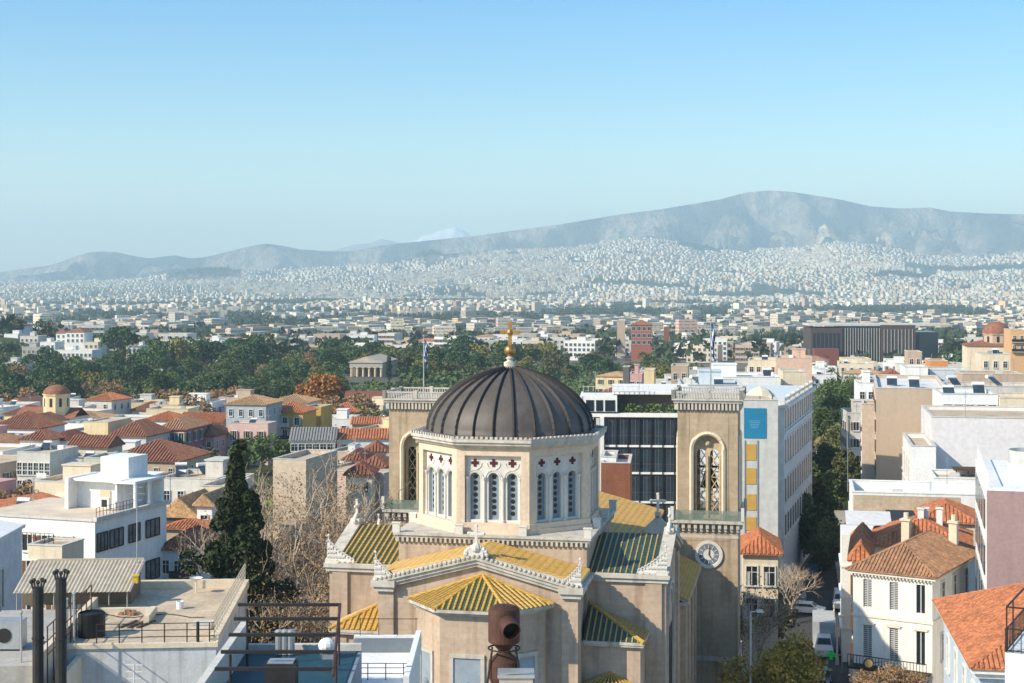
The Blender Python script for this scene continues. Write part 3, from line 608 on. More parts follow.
# towers
def tower(cx, top, cy=19.5 + 2.4):
    hw = 2.3; p = T(cx, cy, 0)
    m = MB(); m.M = p; m.box(-hw, hw, -hw, hw, 0, 16.0)                    # lower shaft
    TW = m.build('bell_tower', TSTONE, CH)
    m = MB(); m.M = p; m.box(-hw - .1, hw + .1, -hw - .1, hw + .1, 5.2, 5.55); m.box(-hw - .04, hw + .04, -hw - .04, hw + .04, 14.6, 14.8); m.build('string_course', MARBLE, TW)
    zb, zt = 16.0, 22.8 + (top - 26.2); ze = top - 1.0
    m = MB()
    for k in range(4):
        m.M = p @ Matrix.Rotation(R(90 * k), 4, 'Z')
        m.arch(-hw, hw, zb, ze, [(0, 2.1, zb + .05, zt, True)], -hw, .55)
        m.box(-hw + .001, -hw + .7, -hw + .55, -hw + .8, zb, ze); m.box(hw - .7, hw - .001, -hw + .55, -hw + .8, zb, ze)
        m.box(-hw + .72, -hw + .9, -hw - .02, -hw, zb, ze - 1); m.box(hw - .9, hw - .72, -hw - .02, -hw, zb, ze - 1)
    m.build('belfry', TSTONE, TW)
    m = MB()
    for k in range(4):
        m.M = p @ Matrix.Rotation(R(90 * k), 4, 'Z'); y = -hw - .02
        pts = [Vector((-1.22 * math.cos(PI * j / 14), y, zt - 1.05 + 1.22 * math.sin(PI * j / 14))) for j in range(15)]
        for j in range(14): m.tube(pts[j], pts[j + 1], .17, n=5)
        for q in (-1, 1): m.tube((q * 1.22, y, zb), (q * 1.22, y, zt - 1.05), .17, n=5)
    m.build('arch_moulding', mat('pale_stone', (.72, .60, .45), var=.1), TW)
    for k in range(4):   # two-light tracery with carved lattice
        m = MB(); m.M = p @ Matrix.Rotation(R(90 * k), 4, 'Z')
        m.arch(-1.05, 1.05, zb + .05, zt, [(-.5, .66, zb + .3, zt - 1.1, True), (.5, .66, zb + .3, zt - 1.1, True)], -hw + .5, .16)
        for q in (-1, 0, 1): m.tube((q * .95, -hw + .42, zb), (q * .95, -hw + .42, zt - 1.6), .07, n=6)
        for q in (-.5, .5):
            m.tube((q - .26, -hw + .6, zb + 1.6), (q + .26, -hw + .6, zb + 1.6), .05, n=4); m.tube((q - .26, -hw + .6, zb + 3.2), (q + .26, -hw + .6, zb + 3.2), .05, n=4)
            for j in range(5): m.tube((q - .26, -hw + .6, zb + .5 + j * .9), (q + .26, -hw + .6, zb + 1.3 + j * .9), .04, n=4); m.tube((q + .26, -hw + .6, zb + .5 + j * .9), (q - .26, -hw + .6, zb + 1.3 + j * .9), .04, n=4)
        m.ball((0, -hw + .48, zt - .62), .28, 10, 6)
        m.build('tracery', mat('carved_stone', (.50, .40, .26), var=.25, scale=3), TW)
    m = MB(); m.M = p; m.lathe([(.75, zb + 2.2), (.62, zb + 2.5), (.45, zb + 3.2), (.3, zb + 3.6), (.03, zb + 3.75)], 14); m.tube((-1.6, 0, zb + 3.8), (1.6, 0, zb + 3.8), .1); m.build('bell', mat('bronze', (.12, .08, .035), rough=.4, metal=.6), TW)
    m = MB(); m.M = p; m.box(-hw + .01, hw - .01, -hw + .01, hw - .01, ze + .002, ze + .1); m.build('belfry_ceiling', TSTONE, TW)
    # top cornice with teeth, balustrade
    m = MB(); m.M = p; m.box(-hw - .3, hw + .3, -hw - .3, hw + .3, ze + .103, ze + .3); m.box(-hw - .42, hw + .42, -hw - .42, hw + .42, ze + .303, ze + .45)
    for k in range(4):
        m.M = p @ Matrix.Rotation(R(90 * k), 4, 'Z')
        for j in range(17):
            x = -hw + 2 * hw * j / 16; m.box(x - .08, x + .08, -hw - .24, -hw + .02, ze - .42, ze + .102)
        m.box(-hw - .35, hw + .35, -hw - .37, -hw - .22, top - .12, top)
        for j in range(26): x = -hw - .3 + (2 * hw + .6) * j / 25; m.tube((x, -hw - .3, ze + .45), (x, -hw - .3, top - .12), .05, n=5)
        for x in (-hw - .3, 0, hw + .3): m.box(x - .14, x + .14, -hw - .44, -hw - .16, ze + .453, top + .1)
    m.build('parapet', MARBLE, TW)
    # balcony
    m = MB(); m.M = p; m.box(-hw - .45, hw + .45, -hw - .45, hw + .45, 15.75, 15.98)
    for k in range(4):
        m.M = p @ Matrix.Rotation(R(90 * k), 4, 'Z')
        for j in range(11):
            x = -hw + 2 * hw * j / 10; m.box(x - .12, x + .12, -hw - .33, -hw + .01, 15.35, 15.748); m.box(x - .1, x + .1, -hw - .16, -hw + .01, 15.1, 15.349)
    BC = m.build('balcony', MARBLE, TW)
    m = MB()
    for k in range(4):
        m.M = p @ Matrix.Rotation(R(90 * k), 4, 'Z'); m.box(-hw - .36, hw + .36, -hw - .38, -hw - .36, 16.0, 16.75)
    g = mat('green_glass', (.25, .32, .28), rough=.15); g.node_tree.nodes['Principled BSDF'].inputs['Alpha'].default_value = .45
    m.build('glass_rail', g, BC)
    m = MB(); m.M = p
    for x in (-1, 1):
        for y in (-1, 1): m.box(x * (hw + .38) - .12, x * (hw + .38) + .12, y * (hw + .38) - .12, y * (hw + .38) + .12, 15.983, 17.0)
    m.build('rail_post', MARBLEW, BC)
    return TW, p
TL, pl_ = tower(-11.7, 25.45, 23.0)
TRR, pr_ = tower(11.6, 25.85)
# clock
m = MB(); m.M = pr_ @ T(.1, -2.3, 13.35) @ Matrix.Rotation(R(90), 4, 'X')
m.lathe([(.01, .1), (.42, .1)], 28); m.cur = 1; m.lathe([(.42, .1), (.80, .11)], 28); m.cur = 0; m.lathe([(.80, .11), (.86, .14), (1.06, .14), (1.06, 0)], 28)
m.cur = 0
for k in range(12): a = R(30 * k); m.tube((.5 * math.cos(a), .5 * math.sin(a), .125), (.74 * math.cos(a), .74 * math.sin(a), .125), .035, n=4)
m.cur = 2; m.tube((0, 0, .15), (.05, .55, .15), .04, .02, 4); m.tube((0, 0, .15), (.25, -.35, .15), .05, .02, 4)
m.build('clock', [MARBLEW, mat('clock_blue', (.17, .21, .25)), IRON], TRR)
m = MB(); m.M = pr_; m.box(-1.9, -1.7, -2.33, -2.3, 12.2, 14.6); m.box(-1.7, 1.7, -2.328, -2.3, 14.4, 14.6); m.build('recessed_panel_edge', TSTONE, TRR)
# ------------------------------------------------------------------ generic house kit (1 unit = 1.18 m until the final scaling)
WCACHE = {}
SHUTG = mat('green_shutter', (.04, .16, .12)); SHUTB = mat('brown_shutter', (.16, .08, .04)); SHUTW = mat('grey_shutter', (.45, .46, .46))
FRAMEW = mat('window_frame_white', (.70, .69, .66)); CURT = mat('curtain', (.50, .48, .44))
def win_mesh(w, h, st):
    k = (round(w, 2), round(h, 2), st)
    if k in WCACHE: return WCACHE[k]
    m = MB(); f = min(.12, w * .12)
    if st == 'near':                 # recessed-looking: deep surround, sill, two leaves
        m.box(-w / 2 - f, -w / 2, -.10, -.003, 0, h + f); m.box(w / 2, w / 2 + f, -.10, -.003, 0, h + f); m.box(-w / 2, w / 2, -.10, -.003, h, h + f); m.box(-w / 2 - f * 1.6, w / 2 + f * 1.6, -.16, -.003, -.12, -.001)
        m.box(-.03, .03, -.05, -.02, 0, h); m.box(-w / 2, w / 2, -.05, -.021, h * .68, h * .68 + .05)
        m.cur = 1; m.box(-w / 2, w / 2, -.03, -.003, 0, h)
        m.cur = 2; m.box(-w / 2, -w * .16, -.04, -.031, 0, h * .66)
    else:
        m.box(-w / 2 - f, -w / 2, -.13, -.003, -f, h + f); m.box(w / 2, w / 2 + f, -.13, -.003, -f, h + f); m.box(-w / 2, w / 2, -.14, -.003, h, h + f); m.box(-w / 2 - f, w / 2 + f, -.2, -.004, -f - .06, -.001); m.cur = 1; m.box(-w / 2, w / 2, -.03, -.003, 0, h)
        if st == 'green' or st == 'brown' or st == 'white':
            m.cur = 2; m.box(-w / 2 - w * .45, -w / 2 - f, -.17, -.135, 0, h); m.box(w / 2 + f, w / 2 + w * .45, -.17, -.135, 0, h); m.cur = 0; m.box(-.03, .03, -.06, -.031, 0, h)
        else: m.cur = 0; m.box(-.025, .025, -.06, -.031, 0, h); m.box(-w / 2, w / 2, -.055, -.032, h * .66, h * .66 + .05)
    sh = {'green': SHUTG, 'brown': SHUTB, 'near': CURT}.get(st, SHUTW)
    me = m.mesh('window', [FRAMEW, GLASS, sh]); WCACHE[k] = me; return me
def add_win(parent, x, y, z, rz, w, h, st='plain', name='window'):
    o = link(name, win_mesh(w, h, st), parent, (x, y, z), rz); return o
def hip(m, w, d, z, rise, ov=.4, gable=False, pitch=0, r=.1):
    """roof over x in +-w/2, y in 0..d; returns nothing, slot 0 sheet, slot 0 ribs"""
    x0, x1, y0, y1 = -w / 2 - ov, w / 2 + ov, -ov, d + ov; W = x1 - x0; D = y1 - y0
    if W >= D:
        i = 0 if gable else D / 2; a = (x0 + i, (y0 + y1) / 2, z + rise); b = (x1 - i, (y0 + y1) / 2, z + rise)
        fs = [([(x0, y0, z), (x1, y0, z), b, a], (1, 0, 0)), ([(x1, y1, z), (x0, y1, z), a, b], (1, 0, 0)), ([(x1, y0, z), (x1, y1, z), b], (0, 1, 0)), ([(x0, y1, z), (x0, y0, z), a], (0, 1, 0))]
    else:
        i = 0 if gable else W / 2; a = ((x0 + x1) / 2, y0 + i, z + rise); b = ((x0 + x1) / 2, y1 - i, z + rise)
        fs = [([(x0, y0, z), a, b, (x0, y1, z)], (0, 1, 0)), ([(x1, y0, z), (x1, y1, z), b, a], (0, 1, 0)), ([(x0, y0, z), (x1, y0, z), a], (1, 0, 0)), ([(x1, y1, z), (x0, y1, z), b], (1, 0, 0))]
    m.poly([(x0, y0, z - .08), (x0, y1, z - .08), (x1, y1, z - .08), (x1, y0, z - .08)])
    for (p, q) in (((x0, y0), (x1, y0)), ((x1, y0), (x1, y1)), ((x1, y1), (x0, y1)), ((x0, y1), (x0, y0))): m.poly([(p[0], p[1], z - .08), (q[0], q[1], z - .08), (q[0], q[1], z), (p[0], p[1], z)])
    for k, (f, u) in enumerate(fs):
        m.poly(f)
        if pitch and not (gable and k > 1): ribs(m, f, u, pitch, r, .003)
    cap = .09 if pitch else .07
    m.tube(a, b, cap, n=5)
    if not gable:
        cs = [(x0, y0, z), (x1, y0, z), (x1, y1, z), (x0, y1, z)]
        near = [a, b, b, a] if W >= D else [a, a, b, b]
        for c, q in zip(cs, near): m.tube(c, q, cap, n=5)
OCC = []            # occupied circles, so that scattered houses keep clear
def occupy(x, y, r): OCC.append((x, y, r))
def clear(x, y, r): return all((x - a) ** 2 + (y - b) ** 2 > (r + q) ** 2 for a, b, q in OCC)
HCOUNT = 0
def house(name, label, cat, px0, px1, ytop, Y, dep, wall, roof='flat', rmat=None, rise=1.2, rot=-11, rows=0, cols=0, side='', ww=.8, wh=1.4, st='plain', group=None, storey=2.7, scol=None, base=None, para=.5, hut=False, top=1.1, mat_slab=None, ztop=None, occ=True, chim=0, pitch=None, bands=False, w=None):
    """front face between two picture columns at distance Y; local frame: front centre at the ground"""
    global HCOUNT; HCOUNT += 1
    rz = R(rot)
    if w is None:                      # left front corner stands at distance Y, the right one where the wall's direction takes it
        xl = X_(px0, Y); k1 = (px1 - CX) / F; w = (k1 * Y - xl) / (math.cos(rz) - k1 * math.sin(rz)); hz_ = Z_(ytop, Y)
        cx = xl + w / 2 * math.cos(rz); Y = Y + w / 2 * math.sin(rz)
    else: cx = X_((px0 + px1) / 2, Y); hz_ = 0
    gz = g1(cx, Y) if base is None else base; h = (ztop if ztop is not None else hz_) - gz
    o = thing(name, label, cat, (cx, Y, gz), rz, group)
    if occ: occupy(cx - math.sin(rz) * dep / 2, Y + math.cos(rz) * dep / 2, max(w, dep) * .5)
    m = MB()
    if roof == 'flat':
        t = .22; m.box(-w / 2, w / 2, 0, dep, -1.5, h - para)
        for b in ((-w / 2, w / 2, 0, t), (-w / 2, w / 2, dep - t, dep), (-w / 2, -w / 2 + t, t, dep - t), (w / 2 - t, w / 2, t, dep - t)): m.box(*b, h - para + .001, h)
    else:
        m.box(-w / 2, w / 2, 0, dep, -1.5, h)
        if roof == 'gable':
            rr = rise * .9
            if w >= dep: m.ext([(-w / 2, 0, h), (-w / 2, dep, h), (-w / 2, dep / 2, h + rr)], (w, 0, 0))
            else: m.ext([(-w / 2, 0, h), (w / 2, 0, h), (0, 0, h + rr)], (0, dep, 0))
    if bands:
        k = h - storey
        while k > 1: m.box(-w / 2 - .1, w / 2 + .1, -.1, dep + .1, k - .1, k + .05); k -= storey
    m.build('wall', wall, o)
    if roof == 'flat':
        m = MB(); m.box(-w / 2 + .23, w / 2 - .23, .23, dep - .23, h - para + .003, h - para + .06); m.build('roof', mat_slab or SLAB, o)
        m = MB(); q = .06
        for b in ((-w / 2 - q, w / 2 + q, -q, .28), (-w / 2 - q, w / 2 + q, dep - .28, dep + q), (-w / 2 - q, -w / 2 + .28, .281, dep - .281), (w / 2 - .28, w / 2 + q, .281, dep - .281)): m.box(*b, h + .002, h + .1)
        m.build('coping', LGREY if wall is not WHITE else WHITE, o)
    else:
        m = MB(); pt = pitch if pitch is not None else (.34 if Y < 200 else (.55 if Y < 420 else 0))
        hip(m, w, dep, h, rise, .4, roof == 'gable', pt, pt * .34 if pt else 0); rf = m.build('roof', rmat, o)
    rng = random.Random(HCOUNT * 7 + 1)
    sc_ = scol if scol is not None else max(1, int(dep / 2.6))
    nwin = 0
    for r_ in range(rows):
        z = h - top - wh - (para if roof == 'flat' else 0) - r_ * storey
        if z < .2: break
        for c_ in range(cols):
            if nwin < 96: add_win(o, -w / 2 + w * (c_ + .5) / cols, 0, z, 0, ww, wh, st); nwin += 1
        for s in side:
            for c_ in range(sc_):
                y = dep * (c_ + .5) / sc_
                if nwin < 96: add_win(o, (w / 2 if s == 'R' else -w / 2), y, z, R(90) if s == 'R' else -R(90), ww, wh, st); nwin += 1
    if hut and roof == 'flat':
        hw, hd, hh = w * rng.uniform(.25, .45), dep * rng.uniform(.25, .4), 2.2; x = rng.uniform(-.2, .2) * w; y = dep * rng.uniform(.35, .6)
        m = MB(); m.box(x - hw / 2, x + hw / 2, y, y + hd, h - para + .06, h - para + hh); m.box(x - hw / 2 - .15, x + hw / 2 + .15, y - .15, y + hd + .15, h - para + hh + .001, h - para + hh + .15); m.build('stair_hut', wall, o)
    for k in range(chim):
        x = rng.uniform(-.3, .3) * w; y = dep * rng.uniform(.3, .6); m = MB(); m.box(x - .25, x + .25, y - .25, y + .25, h, h + rise + .7); m.box(x - .32, x + .32, y - .32, y + .32, h + rise + .701, h + rise + .8); m.build('chimney', WHITE, o)
    if name not in ('poster_building', 'low_cottage') and Y < 620 and rows >= 2 and cols >= 2 and rng.random() < .55:           # a balcony per storey on some fronts
        c0 = rng.randrange(cols - 1) if cols > 1 else 0; bx0 = -w / 2 + w * c0 / cols + .1; bx1 = bx0 + w * 2 / cols - .2
        for r_ in range(rows):
            z = h - top - wh - (para if roof == 'flat' else 0) - r_ * storey - .35
            if z < 1.5: break
            m = MB(); m.box(bx0, bx1, -1.0, -.005, z - .12, z); m.cur = 1; m.box(bx0, bx1, -1.0, -.96, z + .05, z + .8); m.build('balcony', [LGREY, rng.choice([IRON, WHITE, LGREY])], o)
    if Y < 700 and roof == 'flat' and w > 5:                                  # fixed roof clutter
        for k in range(rng.randint(1, 3)):
            x = rng.uniform(-.38, .38) * w; y = dep * rng.uniform(.12, .85); zr_ = h - para + .06; m = MB(); kk = rng.random()
            if kk < .4: m.box(x - .5, x + .5, y - .35, y + .35, zr_, zr_ + .9); m.build('roof_vent_box', rng.choice([STEEL, LGREY, WHITE]), o)
            elif kk < .7: m.tube((x, y, zr_), (x, y, zr_ + rng.uniform(2, 3.4)), .04, n=4); m.tube((x - .5, y, zr_ + 1.9), (x + .5, y, zr_ + 1.9), .03, n=4); m.build('antenna', STEEL, o)
            else: m.ext([(x - .7, y - .8, zr_ + .15), (x + .7, y - .8, zr_ + .15), (x + .7, y + .5, zr_ + 1), (x - .7, y + .5, zr_ + 1)], (0, 0, .08)); m.cur = 1; m.tube((x - .7, y + .7, zr_ + 1.1), (x + .7, y + .7, zr_ + 1.1), .26, n=8); m.build('solar_heater', [GLASSB, WHITE2], o)
    if name == 'town_house' and Y < 330 and h > 4:                                                     # drainpipe, wall air conditioners
        sx_ = rng.choice((-1, 1)); m = MB(); m.tube((sx_ * w * .46, -.08, 0), (sx_ * w * .46, -.08, h - .6), .06, n=6); m.box(sx_ * w * .46 - .12, sx_ * w * .46 + .12, -.2, -.02, h - .75, h - .5); m.build('drainpipe', rng.choice([STEEL, LGREY, RUST]), o)
        for k in range(rng.randint(1, 3)):
            x = rng.uniform(-.42, .42) * w; z = h - rng.uniform(.9, 2.0) - (para if roof == 'flat' else 0); m = MB(); m.box(x - .38, x + .38, -.42, -.06, z - .3, z + .3); m.cur = 1; m.box(x - .25, x + .2, -.44, -.421, z - .22, z + .22); m.build('air_conditioner', [FRAMEW, SOOT], o)
    if name == 'town_house' and Y < 620 and roof == 'flat' and rng.random() < .3: m = MB(); m.ext([(-w * .2, -.02, h - para - .9), (w * .25, -.02, h - para - .9), (w * .25, -1.1, h - para - 1.5), (-w * .2, -1.1, h - para - 1.5)], (0, 0, .05)); m.build('awning', rng.choice([CREAM, T_SLATE, GREY]), o)
    o['_w'] = w; o['_h'] = h; return o
def local(o, x, y, z): # world position of a spot on a house
    c, s = math.cos(o.rotation_euler.z), math.sin(o.rotation_euler.z); return (o.location.x + x * c - y * s, o.location.y + x * s + y * c, o.location.z + z)
def roof_z(o, para=.5): return o['_h'] - para + .06

# ------------------------------------------------------------------ trees
def leaf_quads(C, S, rng, flat=.0):
    n = len(C); a = rng.normal(size=(n, 3)); a /= np.linalg.norm(a, axis=1)[:, None]; b = rng.normal(size=(n, 3)); b -= (b * a).sum(1)[:, None] * a; b /= np.linalg.norm(b, axis=1)[:, None]
    S = np.asarray(S).reshape(-1, 1) * np.ones((n, 1)); a = a * S; b = b * S * .7
    V = np.stack([C - a, C - b * .8, C + a, C + b], 1).reshape(-1, 3); return V, np.arange(4 * n).reshape(-1, 4)
def lobes(rng, kind, h, r):
    L = []
    if kind == 'round':
        for _ in range(16):
            t = rng.uniform(0, 2 * PI); q = rng.uniform(.1, .75) ** .7 * r; z = h * rng.uniform(.35, .86); q *= 1 - .5 * abs(z / h - .55)
            L.append((q * math.cos(t), q * math.sin(t), z, r * rng.uniform(.28, .5)))
    elif kind == 'pine':
        for _ in range(14):
            t = rng.uniform(0, 2 * PI); q = rng.uniform(.1, .9) * r; z = h * rng.uniform(.55, .9)
            L.append((q * math.cos(t), q * math.sin(t), z, r * rng.uniform(.25, .42)))
    elif kind == 'cone':
        for k in range(22):
            f = k / 21; z = h * (.08 + .86 * f); rr = r * (1 - f) ** .8; t = rng.uniform(0, 2 * PI); q = rr * rng.uniform(.2, .7)
            L.append((q * math.cos(t), q * math.sin(t), z, max(.22 * r, rr * .65)))
    elif kind == 'column':
        for k in range(14):
            f = k / 13; z = h * (.1 + .84 * f); rr = r * (1 - (2 * f - .8) ** 2 * .45); L.append((rng.normal() * r * .1, rng.normal() * r * .1, z, max(.2, rr * .8 * (1 if f < .85 else .5))))
    return L
def tree_proto(kind, h, r, nleaf, ls, seed):
    rng = np.random.default_rng(seed); L = lobes(rng, kind, h, r); C = []
    wts = np.array([q[3] ** 2 for q in L]); cnt = (wts / wts.sum() * nleaf).astype(int)
    for (x, y, z, rr), n in zip(L, cnt):
        d = rng.normal(size=(n, 3)); d /= np.linalg.norm(d, axis=1)[:, None]; d[:, 2] = np.where(d[:, 2] < -.5, -d[:, 2], d[:, 2])
        q = rr * (.72 + .38 * rng.random(n)[:, None] ** .7); C.append(np.array([x, y, z]) + d * q * np.array([1, 1, .85]))
    C = np.concatenate(C); V, Q = leaf_quads(C, ls * rng.uniform(.7, 1.3, len(C)), rng)
    return V, Q
def trunk_mesh(h, r, kind, seed, m_):
    rng = random.Random(seed); m = MB(); top = h * (.75 if kind != 'pine' else .7); a = Vector((0, 0, -.6)); rad = h * .022 + .06
    pts = [a]; 
    for k in range(4): pts.append(Vector((rng.uniform(-.12, .12) * r, rng.uniform(-.12, .12) * r, top * (k + 1) / 4)))
    for k in range(4): m.tube(pts[k], pts[k + 1], rad * (1 - k * .2), rad * (1 - (k + 1) * .2), 6)
    for k in range(7):
        i = rng.choice((1, 2, 2, 3)); t = rng.uniform(0, 2 * PI); m.tube(pts[i], pts[i] + Vector((math.cos(t) * r * .7, math.sin(t) * r * .7, h * rng.uniform(.08, .25))), rad * .4, rad * .1, 5)
    return m.mesh('trunk', m_)
TP = {}
def make_tree_kinds():
    for key, kind, h, r, n, ls, lm, bark, name in (
        ('oakA', 'round', 10, 5.0, 1500, .42, LEAFG, BARK, 'broadleaf_tree'), ('oakB', 'round', 8, 4.6, 1300, .42, LEAFG, BARK, 'broadleaf_tree'), ('olive', 'round', 7, 3.8, 1000, .4, LEAFO, BARK, 'olive_tree'),
        ('pineA', 'pine', 12, 5, 1400, .42, LEAFP, BARK, 'pine_tree'), ('pineB', 'pine', 10, 4.6, 1300, .42, LEAFP, BARK, 'pine_tree'),
        ('cyp', 'column', 11, 1.3, 700, .32, LEAFC, BARK, 'cypress_tree'), ('yel', 'round', 9, 4.4, 1300, .4, LEAFYP, BARK, 'broadleaf_tree'), ('autumn', 'round', 10.5, 5.6, 2600, .4, LEAFA, BARK, 'autumn_tree'),
        ('brown', 'round', 8, 4.8, 900, .34, LEAFB, BARKP, 'bare_tree')):
        V, Q = tree_proto(kind, h, r, n, ls, abs(hash(key)) % 99991 if False else sum(map(ord, key)) * 13)
        TP[key] = (fast_mesh('crown', V, Q, [lm]), trunk_mesh(h, r, kind, len(key) * 31, bark), name, h, r)
make_tree_kinds()
def plant(key, x, Y, s, label, group=None, rz=0, sz=1., cat='tree', base=None):
    cr, tr, name, h, r = TP[key]; o = thing(name, label, cat, (x, Y, g1(x, Y) if base is None else base), rz, group); o.scale = (s, s, s * sz)
    link('trunk', tr, o); link('crown', cr, o); return o

def big_tree(name, label, x, Y, z, spec, leafmat, barkmat, ls, group=None, seed=1, twigs=0, rtrunk=.35, height=10):
    """spec: list of lobes (x,y,z,r,n) in local units"""
    o = thing(name, label, 'tree', (x, Y, z), 0, group); rng = np.random.default_rng(seed); C = []
    for (a, b, c, rr, n) in spec:
        d = rng.normal(size=(n, 3)); d /= np.linalg.norm(d, axis=1)[:, None]; q = rr * (.45 + .6 * rng.random(n)[:, None] ** .6); C.append(np.array([a, b, c]) + d * q)
    C = np.concatenate(C); V, Q = leaf_quads(C, ls * rng.uniform(.6, 1.4, len(C)), rng)
    r2 = random.Random(seed); m = MB(); p = Vector((0, 0, -.5)); pts = [p]
    for k in range(6): pts.append(Vector((r2.uniform(-.15, .15), r2.uniform(-.15, .15), height * .9 * (k + 1) / 6)))
    for k in range(6): m.tube(pts[k], pts[k + 1], rtrunk * (1 - k / 6.5), rtrunk * (1 - (k + 1) / 6.5), 8)
    for (a, b, c, rr, n) in spec:
        i = min(5, max(1, int(c / height * 6 * .8))); m.tube(pts[i], (a, b, c), rtrunk * .25, .03, 5)
    m.build('trunk', barkmat, o); link('crown', fast_mesh('crown', V, Q, [leafmat]), o); return o
def branchy(name, label, x, Y, z, h, spread, seed, barkmat, leafmat=None, nleaf=0, group=None, levels=5, r0=.28, ls=.09, lo=.3):
    o = thing(name, label, 'tree', (x, Y, z), 0, group); rr = random.Random(seed); m = MB(); m2 = MB(); tips = []
    def grow(p, d, l, r, lev):
        q = p + d * l; mm = m if lev <= 2 else m2
        mid = p + d * l * .5 + Vector((rr.gauss(0, .05), rr.gauss(0, .05), rr.gauss(0, .03))) * l
        mm.tube(p, mid, r, r * .85, 5 if lev < 3 else 3, False); mm.tube(mid, q, r * .85, r * .68, 5 if lev < 3 else 3, False)
        if lev >= levels - 2: tips.append(q); tips.append(mid)
        if lev < levels:
            for k in range(3 if lev else 5):
                ax = Vector((rr.gauss(0, 1), rr.gauss(0, 1), rr.gauss(0, .5))); nd = (d + ax.normalized() * (.75 if lev else .6) * spread + Vector((0, 0, .12))).normalized()
                grow(q if k else mid, nd, l * rr.uniform(.62, .85), r * .58, lev + 1)
    grow(Vector((0, 0, -.4)), Vector((0, 0, 1)), h * lo, r0, 0)
    m.build('trunk', barkmat, o); m2.build('twigs', barkmat, o)
    if nleaf:
        rng = np.random.default_rng(seed); T_ = np.array([list(t) for t in tips]); i = rng.integers(0, len(T_), nleaf); C = T_[i] + rng.normal(size=(nleaf, 3)) * h * .028
        V, Q = leaf_quads(C, ls * rng.uniform(.6, 1.4, nleaf), rng); link('leaves', fast_mesh('leaves', V, Q, [leafmat]), o)
    return o
# ================================================================== street
def strip(m, pts, w0, w1, z):
    """ribbon along (x,Y) points between lateral offsets w0 and w1"""
    P = [Vector((x, y, 0)) for x, y in pts]
    L_ = []
    for i, p in enumerate(P):
        d = (P[min(i + 1, len(P) - 1)] - P[max(i - 1, 0)]).normalized(); n = Vector((d.y, -d.x, 0))
        a = p + n * w0; b = p + n * w1; L_.append((m.p((a.x, a.y, max(g1(a.x, a.y), g1(b.x, b.y)) + z)), m.p((b.x, b.y, max(g1(a.x, a.y), g1(b.x, b.y)) + z))))
    for i in range(len(L_) - 1): m.face((L_[i][0], L_[i][1], L_[i + 1][1], L_[i + 1][0]))
SX = lambda Y: 26.6 + (Y - 135) * .192
ROADP = [(SX(y), y) for y in range(62, 470, 12)]
m = MB(); strip(m, ROADP, -3.6, 3.6, .06); struct('road', m, mat('asphalt', (.055, .055, .058), var=.2, scale=.4, fine=.25))
m = MB()
for a, b in ((-6.4, -3.6), (3.6, 6.2)):
    strip(m, ROADP, a, b, .2)
strip(m, ROADP, -3.62, -3.6, .2); struct('pavement', m, mat('pavement_slabs', (.36, .33, .29), var=.15, scale=.8, fine=.2))
for w in (-3.6, 3.58):
    m = MB()
    strip(m, ROADP, w, w + .02, .2)
    for i in range(len(ROADP) - 1):
        (x, y), (x2, y2) = ROADP[i], ROADP[i + 1]; m.poly([(x + w, y, g1(x, y)), (x2 + w, y2, g1(x2, y2)), (x2 + w, y2, g1(x2, y2) + .2), (x + w, y, g1(x, y) + .2)])
    struct('kerb', m, LGREY)
for y in range(60, 480, 8): occupy(SX(y), y, 5)
for y in (70, 90, 110): occupy(0, y, 14)

# ================================================================== left foreground roofs
def block(m, px0, px1, Y, dep, ztop, z0=-.5, rz=0): # helper: box whose front edge spans two picture columns
    m.box(X_(px0, Y), X_(px1, Y), Y, Y + dep, z0, ztop)
# terrace block with stained pale wall
A0 = thing('terrace_house', 'flat roofed house with stained front wall tinted with blue shade and big sunlit roof terrace', 'building', (X_(216, 79), 79, 0), R(4))
occupy(-20, 87, 10)
m = MB(); m.box(-8.3, 0, 0, 15.5, 0, 14.95); m.build('wall', mat('stained_pale_wall', (.56, .58, .60), var=.12, scale=.8, stain=.75), A0)  # real stains, plus a bluish cast that paints in the shade
m = MB(); m.box(-8.1, -.4, .3, 15.2, 14.953, 15.0); m.build('roof', SLAB, A0)
m = MB(); m.box(-8.4, .1, -.12, .22, 14.96, 15.2); m.box(-.35, .1, .22, 15.6, 14.96, 15.45); m.box(-8.3, -.35, 15.2, 15.6, 14.96, 15.5); m.build('parapet', CREAM, A0)
m = MB(); m.box(-.6, -.3, .4, 6, 15.0, 15.5)
# lean-to step and low wall on the terrace
m = MB(); m.box(-8.3, -4.4, 8.0, 8.3, 15.0, 15.35); m.box(-4.7, -4.4, 5.4, 8.0, 15.0, 15.45); m.build('low_wall', CREAM, A0)
m = MB()
for k in range(6):
    x = -6.2 + k * 1.17; m.tube((x, .1, 15.1), (x, .1, 16.2), .035, n=5)
for z in (15.5, 15.85, 16.2): m.tube((-6.2, .1, z), (-.1, .1, z), .025, n=5)
m.tube((-.95, .1, 15), (-.95, .1, 16.25), .09, n=5); m.build('front_railing', IRON, A0)
m = MB()
for k in range(22):
    y = .2 + k * .72; m.tube((-.12, y, 15.4), (-.12, y, 16.5), .03, n=4)
for z in (15.65, 15.95, 16.25, 16.5): m.tube((-.12, .2, z), (-.12, 15.3, z), .028, n=4)
m.build('side_railing', mat('weathered_rail', (.50, .44, .36)), A0)
